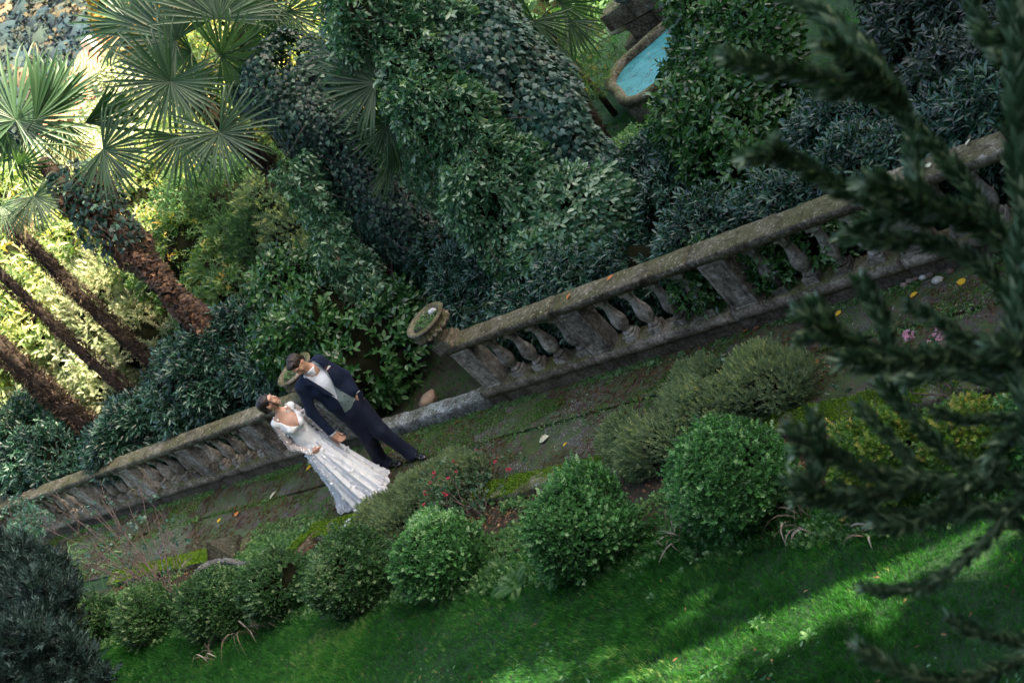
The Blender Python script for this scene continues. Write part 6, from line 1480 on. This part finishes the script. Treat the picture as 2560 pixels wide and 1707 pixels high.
# buttonhole flower with brown sprigs
t = thing('boutonniere', 'small white flower with brown sprigs pinned to the dark lapel', 'flower', L2W(GG, (0.317,0.13,1.469)))
flower(t, L2W(GG, (0.32,0.15,1.476)), (.80, .80, .76), .034); flower(t, L2W(GG, (0.292,0.15,1.473)), (.80, .80, .76), .026)
b0 = L2W(GG, (0.294,0.14,1.473)); put('sprigs', tubes([([b0, b0 + d_ * .03, b0 + d_ * .06 + rng.normal(size=3) * .008], .003, .0012) for d_ in nrm(rng.normal(size=(14, 3)) + UP * .4)], 'sprigs', 4), plain('brown_sprig', (.14, .05, .035), .8), t)

# ------------------------------------------------ the bride
GB = (-1.81, -.83, 0.0)
b = {k: np.array(v) for k, v in dict(head=(0.075,0.02,1.602), neck=(0.069,0,1.424), chest=(0.078,0.02,1.265), waist=(0.045,0,1.012), hip=(0.05,0,0.803),
    rs=(-0.057,0,1.368), ls=(0.198,-0.01,1.383), re=(-0.151,0,1.043), rw=(-0.021,0.12,0.861), le=(0.225,-0.04,1.056), lw=(0.238,0.06,0.821)).items()}
bride = thing('person', 'bride in a white lace wedding dress looking up at the man, hair pinned up', 'person', GB)
BdB = lambda h=.0072: Sdf((-.42, -.40, -.02), (.48, .50, 1.86), h)
fdir = nrm(np.array([.86, .30, .30])); upv = nrm(np.array([-.50, -.05, .86])); rt = nrm(np.cross(fdir, upv)); Rb = np.stack([rt, fdir, np.cross(rt, fdir)], 1)
S_ = BdB(.0062)
head(S_, b['head'], Rb, r=(.070, .088, .108), jaw=.9)
S_.cap(b['neck'] - np.array([0, .01, .02]), b['head'] + np.array([.0, -.02, -.06]), .046, .042, .025)
S_.path([b['neck'] + np.array([0, -.01, -.05]), b['chest'], b['waist'], b['hip']], [.055, .092, .078, .115], .05, fl=(.78, 1.1, 1))
S_.cap(b['rs'], b['ls'], .042, .042, .05)
for s in (-1, 1): S_.ell(b['chest'] + np.array([.005 + s * .055, .075, -.045]), (.052, .045, .05), .03)
for sh, el_, wr in (('rs', 're', 'rw'), ('ls', 'le', 'lw')): S_.path([b[sh], b[el_], b[wr]], [.040, .033, .022], .02)
hand(S_, b['rw'], None, .35, -1, np.stack([nrm([.2, .2, 1]), nrm([-.1, -1, .2]), nrm([.9, .15, -.30])], 1), .85)
hand(S_, b['lw'], None, .35, 1, np.stack([nrm([.6, .6, 0]), nrm([-.6, .6, 0]), nrm([.15, .1, -1])], 1), .85)
for x in (-.06, .08): S_.path([b['hip'] + np.array([x, 0, -.05]), (x + .02, .05, .5), (x + .03, .08, .08)], [.09, .055, .035], .03); S_.cap((x + .03, .06, .03), (x + .05, .18, .02), .028, .022, .02)
put('body', S_.mesh('body', GB, 1), SKINB, bride)
face_bits(bride, GB, b['head'], Rb, True)
H_ = Sdf(b['head'] - .19, b['head'] + .17, .004); c = b['head']; Pq = lambda a, b_, z: c + Rb @ np.array([a, b_, z])
H_.ell(Pq(0, -.022, .034), (.078, .098, .092), .01, rot=Rb); H_.ell(Pq(0, -.095, -.025), (.055, .050, .055), .03, rot=Rb); H_.ell(Pq(0, -.07, .06), (.06, .05, .05), .03, rot=Rb)
H_.ell(Pq(0, .100, -.020), (.082, .072, .082), .012, op='-', rot=Rb); H_.ell(Pq(0, .035, -.085), (.09, .08, .065), .015, op='-', rot=Rb)
put('hair', H_.mesh('hair', GB, 0, .0035, 60, 5), HAIR2, bride)
LK = []
for i in range(10):
    s = -1 if i % 2 else 1; p = [Pq(-.068 * 1 + .012 * rng.normal(), .055 - .01 * i % 3 * .01, .055), Pq(-.078, .070 + .008 * rng.normal(), .0), Pq(-.072, .062 + .01 * rng.normal(), -.05), Pq(-.066, .050 + .012 * rng.normal(), -.09 - .02 * rng.random())]
    LK.append(([L2W(GB, q) for q in p], .0022, .0008))
put('loose_strands', tubes(LK, 'loose_strands', 4), HAIR2, bride)
# bodice with a deep V
S_ = BdB()
S_.path([b['neck'] + np.array([0, -.01, -.06]), b['chest'], b['waist'], b['hip']], [.062, .101, .087, .122], .05, fl=(.78, 1.1, 1)); S_.cap(b['rs'], b['ls'], .051, .051, .05)
for s in (-1, 1): S_.ell(b['chest'] + np.array([.005 + s * .055, .080, -.045]), (.056, .050, .054), .03)
S_.polycut(az((-0.047,0,1.415), (-0.01,0,1.589), (0.221,0,1.571), (0.181,0,1.423), (0.184,0,1.304), (0.113,0,1.19), (0.027,0,1.291)), -.01)
S_.polycut(az((-0.034,0,1.385), (-0.01,0,1.589), (0.221,0,1.571), (0.174,0,1.417), (0.078,0,1.384)), -9, bmax=.0)
S_.below(b['hip'][2] - .02)
put('bodice', S_.mesh('bodice', GB, 1, .002, 16, 2), DRESS, bride)
# skirt: gathered at the waist, long folds, a train towards the kerb
nu, nv = 220, 70; w0 = b['waist'] + np.array([.0, 0, -.02]); us = np.linspace(0, 2 * math.pi, nu, endpoint=False); V = np.zeros((nv, nu, 3))
hem_c = np.array([.03, .085]); e1 = np.array([.60, .80]); e2 = np.array([-.80, .60])
for i in range(nv):
    t_ = i / (nv - 1); z = w0[2] * (1 - t_) + .018 * t_
    hx, hy = .37, .25
    ca, sa = np.cos(us), np.sin(us)
    top = np.stack([.118 * ca, .088 * sa], -1); hipr = np.stack([.165 * ca, .125 * sa], -1); hem = hem_c + e1 * (hx * ca)[:, None] + e2 * (hy * sa)[:, None]
    bulge = np.exp(-((us - 3.45 + 6.28 * (us < .5)) / .35) ** 2)[:, None] * np.array([-.10, .03]); tr = bulge * max(0, (t_ - .7) / .3) ** 1.5
    f1 = min(1, t_ / .22); f1 = f1 * f1 * (3 - 2 * f1); ln = max(0, (t_ - .12) / .88)
    # match the rotating frame of the hem ellipse to the waist
    sh = np.roll(np.arange(nu), 0); th = us - math.atan2(e1[1], e1[0]); hem2 = hem_c + e1 * (hx * np.cos(th))[:, None] + e2 * (hy * np.sin(th))[:, None]
    base = top * (1 - f1) + hipr * f1 + np.outer(np.ones(nu), (w0[:2] * (1 - t_) + b['hip'][:2] * t_ * (1 - t_)))
    xy = base * (1 - ln ** 1.05) + hem2 * ln ** 1.05 + tr
    rad = xy - (w0[:2] * (1 - t_) + hem_c * t_); rn = rad / np.linalg.norm(rad, axis=1, keepdims=True)
    fold = (.030 * np.sin(us * 13 + 1.1 * np.sin(t_ * 2.4) + .6) + .018 * np.sin(us * 23 + 2 * t_) + .02 * np.sin(us * 6 + 1)) * t_ ** 1.2
    V[i, :, :2] = xy + rn * fold[:, None]; V[i, :, 2] = z + (.008 * np.sin(us * 17) * (t_ > .97))
Q = V.reshape(-1, 3); W = np.array(GB) + Q[:, :1] * RH + Q[:, 1:2] * NC + Q[:, 2:3] * UP
W[:, 1] = np.minimum(W[:, 1], -.06); W[:, 1] = np.maximum(W[:, 1], -1.20)
i, j = np.meshgrid(np.arange(nv - 1), np.arange(nu), indexing='ij'); a_ = (i * nu + j).ravel(); b_ = (i * nu + (j + 1) % nu).ravel()
put('skirt', mesh_tris('skirt', W, np.c_[a_, a_ + nu, b_ + nu, b_], smooth=True), DRESS, bride)
# lace flowers: on the skirt, bodice and sleeves, crowded along the hem
def petals():
    out = []
    for k in range(5):
        a = 6.283 * k / 5; pv, pf = T_small(.42); out.append((xf(pv, (0, 0, 0), (math.cos(a), math.sin(a), .35), (-math.cos(a) * .3, -math.sin(a) * .3, 1), .9), pf))
    return join(out)
PT = petals(); FN = W.reshape(nv, nu, 3)
tt = np.concatenate([rng.uniform(.05, .95, 620) ** .9, 1 - rng.random(900) ** 2 * .09]); uu = rng.random(len(tt)); ii = np.clip((tt * (nv - 2)).astype(int), 0, nv - 2); jj = (uu * nu).astype(int) % nu
P = FN[ii, jj]; dA = FN[ii, (jj + 1) % nu] - P; dB = FN[ii + 1, jj] - P; Nn = nrm(np.cross(dB, dA)); cen = np.array(GB) + b['waist'][0] * RH; cen = np.array([GB[0], GB[1], 0]); o_ = P - cen; o_[:, 2] = 0; sg = np.sign(np.sum(Nn * o_, axis=1)); Nn *= sg[:, None]
SZ = rng.uniform(.010, .024, len(P))
lv = P + Nn * .006
put('lace_flowers', cloud_mesh('lace_flowers', lv, nrm(rng.normal(size=P.shape)), Nn + .25 * rng.normal(size=P.shape), SZ, PT), LACE, bride, 'stuff')
def arm_lace(p0, p1, r0, r1, n, dens=(0, 1), sz=.014):
    p0, p1 = L2W(GB, p0), L2W(GB, p1); ax = nrm(p1 - p0); X = nrm(np.cross(ax, [.3, .2, 1])); Y = np.cross(ax, X); s = rng.uniform(*dens, n); a = rng.uniform(0, 6.28, n)
    Nn = np.cos(a)[:, None] * X + np.sin(a)[:, None] * Y; P = p0 + (p1 - p0) * s[:, None] + Nn * (r0 + (r1 - r0) * s)[:, None]
    return P + Nn * .004, Nn
PA = [arm_lace(b['rs'], b['re'], .044, .037, 75), arm_lace(b['re'], b['rw'], .036, .026, 45), arm_lace(b['re'], b['rw'], .036, .03, 60, (.75, 1.05)), arm_lace(b['ls'], b['le'], .044, .037, 70), arm_lace(b['le'], b['lw'], .036, .026, 40), arm_lace(b['rs'], b['ls'], .052, .052, 70)]
P = np.concatenate([q[0] for q in PA]); Nn = np.concatenate([q[1] for q in PA])
put('sleeve_lace', cloud_mesh('sleeve_lace', P, nrm(rng.normal(size=P.shape)), Nn + .3 * rng.normal(size=P.shape), rng.uniform(.010, .018, len(P)), PT), LACE, bride, 'stuff')
sm_ = bpy.data.materials.new('sheer_tulle'); sm_.use_nodes = True; n_ = sm_.node_tree; tr_ = n_.nodes.new('ShaderNodeBsdfTransparent'); mx_ = n_.nodes.new('ShaderNodeMixShader'); mx_.inputs[0].default_value = .42
n_.nodes['Principled BSDF'].inputs['Base Color'].default_value = (.9, .9, .9, 1); n_.nodes['Principled BSDF'].inputs['Roughness'].default_value = .9
n_.links.new(tr_.outputs[0], mx_.inputs[1]); n_.links.new(n_.nodes['Principled BSDF'].outputs[0], mx_.inputs[2]); n_.links.new(mx_.outputs[0], n_.nodes['Material Output'].inputs[0])
for q0_, q1_, q2_ in (('rs', 're', 'rw'), ('ls', 'le', 'lw')):
    S_ = BdB(); S_.path([b[q0_], b[q1_], b[q2_] + (b[q1_] - b[q2_]) * .05], [.047, .038, .029], .02); put('sleeve', S_.mesh('sleeve', GB, 1), sm_, bride)
bm_ = [o for o in bride.children if o.name.startswith('bodice')][0].data; nvv = len(bm_.vertices); co = np.zeros(nvv * 3, np.float32); bm_.vertices.foreach_get('co', co); co = co.reshape(-1, 3); no = np.zeros(nvv * 3, np.float32); bm_.vertices.foreach_get('normal', no); no = no.reshape(-1, 3)
k_ = rng.integers(0, nvv, 150); k_ = k_[co[k_, 2] < b['chest'][2] + .02]
put('bodice_lace', cloud_mesh('bodice_lace', co[k_] + no[k_] * .004, nrm(rng.normal(size=(len(k_), 3))), no[k_] + .2 * rng.normal(size=(len(k_), 3)), rng.uniform(.011, .02, len(k_)), PT), LACE, bride, 'stuff')
SL = leaf_mat('sheer_tulle_unused', [(0, (.8, .8, .8)), (1, (.8, .8, .8))]) if False else None

# ================================================================ SMALL THINGS
def fallen(label, p, colr, ln, wd=.3, ang=None, cup=.15):
    a = rng.uniform(0, 6.28) if ang is None else ang
    tv, tf = T_lance(wd, cup); p = np.array(p, float); V = xf(tv, p + np.array([0, 0, .014]), (math.cos(a), math.sin(a), .06), (rng.normal() * .15, rng.normal() * .15, 1), ln)
    key = tuple(colr)
    if key not in LFM: LFM[key] = plain('fallen_leaf_%d' % len(LFM), colr, .6, .3, nscale=60, namp=.35)
    o = put('fallen_leaf', mesh_tris('fallen_leaf', V - p, tf), LFM[key], None, loc=tuple(p)); tag(o, label, 'leaf', 'single fallen leaves')
LFM = {}
YEL = (.62, .42, .03); ORA = (.42, .16, .04); PAL = (.50, .52, .36); BRN = (.20, .08, .04)
fallen('bright yellow leaf at the wall foot below the elbow of the bride', (-3.405,-0.204,0), YEL, .11, .5)
fallen('large pale leaf lying on the dark path between heather and mossy kerb', (0.983,-0.78,0), PAL, .12, .5, .6)
fallen('pale pointed leaf on the path left of the white skirt', (-3.966,-0.549,0), PAL, .15, .25, 1.2)
fallen('small yellow leaf beside the joint of the path at the left', (-5.075,-0.723,0), YEL, .08, .4)
fallen('orange leaf on the path below the joint, left', (-4.659,-0.691,0), ORA, .09, .4)
fallen('small orange leaf on the dark path near the pale large leaf', (1.026,-0.724,0), ORA, .05, .4)
fallen('thin yellow leaf on the path right of the mossy kerb', (1.368,-0.92,0), YEL, .06, .25)
fallen('orange leaf at the wall foot under the third pier', (3.317,-0.011,0), ORA, .08, .4)
fallen('brown leaf just right of the orange one under the third pier', (3.427,-0.039,0), BRN, .08, .4)
fallen('yellow leaf on the path between two monkey puzzle tips', (4.275,-0.134,0), YEL, .07, .4)
fallen('round orange leaf on the path above the pale roses', (4.162,-0.697,0), ORA, .06, .6)
fallen('large yellow leaf on the path at the right', (5.35,-0.256,0), YEL, .09, .4)
fallen('yellow leaf near the wall foot at the right', (4.981,-0.182,0), YEL, .08, .3)
fallen('pale oval leaf on the path at the right edge', (5.836,-0.814,0), PAL, .10, .4)
fallen('orange leaf on the coping above the fourth baluster', (1.87,0.094,0.966), ORA, .08, .3)
fallen('thin orange leaf on the coping near the climber', (2.343,0.077,0.966), ORA, .08, .25)
fallen('pale oval leaf on the far right coping', (5.837,0.124,0.966), PAL, .07, .4)
fallen('pale leaf on the coping behind the branches', (5.56,0.02,0.966), PAL, .06, .45)
fallen('brown curled leaf on the path right of the shoes of the man', (0.463,-0.835,0), BRN, .08, .4)
fallen('brown leaf lying by the threshold of the gap', (-0.555,-0.107,0), BRN, .08, .4)
# pebbles at the wall foot, right
for i, (x, y) in enumerate([(4.89,-0.019,0), (4.936,-0.018,0), (4.994,-0.032,0), (5.033,-0.01,0), (5.128,-0.03,0), (5.242,-0.048,0), (3.433,-0.031,0)]) if False else []: pass
PB = [(4.892,-0.029,0), (4.943,-0.021,0), (5.008,-0.033,0), (5.062,-0.022,0), (5.142,-0.117,0), (5.243,-0.057,0), (4.842,-0.056,0)]
PM = [plain('pebble_%d' % i, c_, .8, .3, nscale=40) for i, c_ in enumerate([(.30, .24, .20), (.20, .14, .11), (.55, .55, .52), (.16, .12, .10), (.45, .46, .40), (.14, .09, .07), (.28, .22, .18)])]
PL_ = ['brownish pebble at the wall foot, second from the left of the pebbles', 'dark brown pebble beside the pale one at the wall foot', 'palest pebble of the row at the wall foot', 'dark pebble right behind the palest one', 'flat greenish stone lying off the row of pebbles', 'last dark pebble at the right end of the row', 'leftmost pebble of the row at the wall foot']
for p, m_, l_ in zip(PB, PM, PL_):
    p = np.array(p); V = ICO2[0] * np.array([.04, .03, .025]) * rng.uniform(.8, 1.2); V = V * (1 + .12 * noise(ICO2[0] * 1.0 + p[0], 2))[:, None]
    tag(put('pebble', mesh_tris('pebble', V + [0, 0, .018], ICO2[1], smooth=True), m_, None, loc=tuple(p)), l_, 'pebble', 'pebbles at the wall foot')
# pale boulder in the gap behind the threshold
p = np.array((-1.309,0.392,0.02)); V = ICO2[0] * np.array([.14, .10, .085]); V = V * (1 + .30 * noise(np.round(ICO2[0] * 2.2) / 2.2, 2.6, 3))[:, None]
tag(put('rock', mesh_tris('rock', V + [0, 0, .03], ICO2[1]), plain('pale_brown_rock', (.26, .19, .13), .85, nscale=8, bs=.6, bd=.02), None, loc=tuple(p)), 'pale brown rock on the grass behind the threshold', 'rock')
# solar garden lamp: white ring head on a green stake
METAL = plain('white_metal', (.72, .76, .80), .3, .5); PANEL = plain('solar_cell', (.01, .015, .05), .12, .6); GREENP = plain('dark_green_plastic', (.03, .09, .07), .4); CLEAR = plain('milky_plastic', (.45, .47, .40), .3)
def lamp(head, label, foot, s=1.0):
    t = thing('solar_lamp', label, 'garden lamp', foot); h = np.array(head); f_ = np.array(foot)
    put('stake', tube([f_, f_ * .3 + h * .7, h - UP * .06 * s], [.010 * s] * 3, 8), GREENP, t)
    put('lens', lathe([(-.07 * s, .028 * s), (-.055 * s, .042 * s), (-.02 * s, .048 * s), (.0, .048 * s)], 24, 'lens', center=tuple(h)), CLEAR, t)
    put('cap', lathe([(-.005 * s, .056 * s), (.004 * s, .062 * s), (.010 * s, .060 * s), (.014 * s, .040 * s)], 28, 'cap', center=tuple(h)), METAL, t)
    put('solar_cell', box(h[0] - .016 * s, h[0] + .016 * s, h[1] - .016 * s, h[1] + .016 * s, h[2] + .012 * s, h[2] + .018 * s, .001), PANEL, t)
lamp((-1.611,-1.384,0.126), 'small solar lamp with a round white head beside the kerb corner', (-1.616,-1.494,-0.017))
h_ = np.array((4.237,-1.124,-0.054))
t = thing('garden_light', 'faceted bluish glass garden light among the roses', 'garden lamp', tuple(h_ - UP * .3))
put('stake', tube([h_ - UP * .35, h_ - UP * .05], [.009, .009], 8), GREENP, t)
gm, gn, gb = newmat('bluish_glass'); gb.inputs['Base Color'].default_value = (.55, .78, .85, 1); gb.inputs['Roughness'].default_value = .05; gb.inputs['Transmission Weight'].default_value = .6; gb.inputs['IOR'].default_value = 1.4
V = ico(1)[0] * np.array([.062, .062, .055]) + h_; put('glass_head', mesh_tris('glass_head', V, ico(1)[1]), gm, t)
put('collar', lathe([(-.06, .03), (-.05, .036), (-.042, .03)], 20, 'collar', center=tuple(h_)), METAL, t)
# watering tap on a grey post
q0, q1 = np.array((5.119,-1.887,-0.166)), np.array((5.046,-1.706,-0.036))
t = thing('garden_tap', 'grey pipe with a yellow sprinkler head standing by the golden boxwood', 'tap', tuple(q0)); PIPE = plain('grey_pipe', (.42, .40, .38), .4); YP = plain('yellow_plastic', (.75, .42, .02), .4)
put('pipe', tube([q0, q0 * .1 + q1 * .9], [.017, .017], 12), PIPE, t); put('joint', tube([q0 * .15 + q1 * .85, q1], [.024, .022], 12), PIPE, t)
a_ = nrm(q1 - q0); sde = nrm(np.cross(a_, NC)); put('spray_head', tube([q1, q1 + a_ * .02 + sde * .03, q1 + a_ * .035 - sde * .005, q1 + a_ * .06 + sde * .02 , q1 + a_ * .08 - sde * .01], [.015, .02, .014, .018, .010], 10), YP, t)
# stone post with a pyramid top at the opening of the kerb, and the grey root beside it
c = np.array((-4.142,-1.438,0)); zt = .30; w_ = .22
t = thing('stone_post', 'low mossy stone post with a pyramid top where the kerb opens', 'post', tuple(c))
ca, sa = math.cos(.5), math.sin(.5)
def rt2(x, y): return (c[0] + x * ca - y * sa, c[1] + x * sa + y * ca)
V = [(*rt2(-w_, -w_), -.1), (*rt2(w_, -w_), -.1), (*rt2(w_, w_), -.1), (*rt2(-w_, w_), -.1), (*rt2(-w_, -w_), .12), (*rt2(w_, -w_), .12), (*rt2(w_, w_), .12), (*rt2(-w_, w_), .12), (*rt2(0, 0), .42)]
put('pyramid_top', mesh_poly('pyramid_top', V, [(0, 1, 5, 4), (1, 2, 6, 5), (2, 3, 7, 6), (3, 0, 4, 7), (4, 5, 8), (5, 6, 8), (6, 7, 8), (7, 4, 8), (3, 2, 1, 0)]), M['post_stone'], t)
put('base_slab', box(c[0] - .27, c[0] + .27, c[1] - .27, c[1] + .27, -.05, .06, .01, 'base_slab'), M['stone_dark'], t)
L = [(-4.148,-1.899,0.353), (-3.979,-1.736,0.315), (-3.709,-1.661,0.23), (-3.496,-1.667,0.124), (-3.258,-1.592,0.088), (-3.181,-1.488,0.112)]
tag(put('root', tube(bez(L), np.interp(np.arange(len(bez(L))), [0, 8, 30, len(bez(L))], [.02, .045, .04, .02]), 10, .12), plain('silver_bark', (.12, .125, .12), .9, nscale=15, namp=.6, bs=.8, bd=.02), None), 'gnarled grey root curling in front of the pyramid stone', 'root')
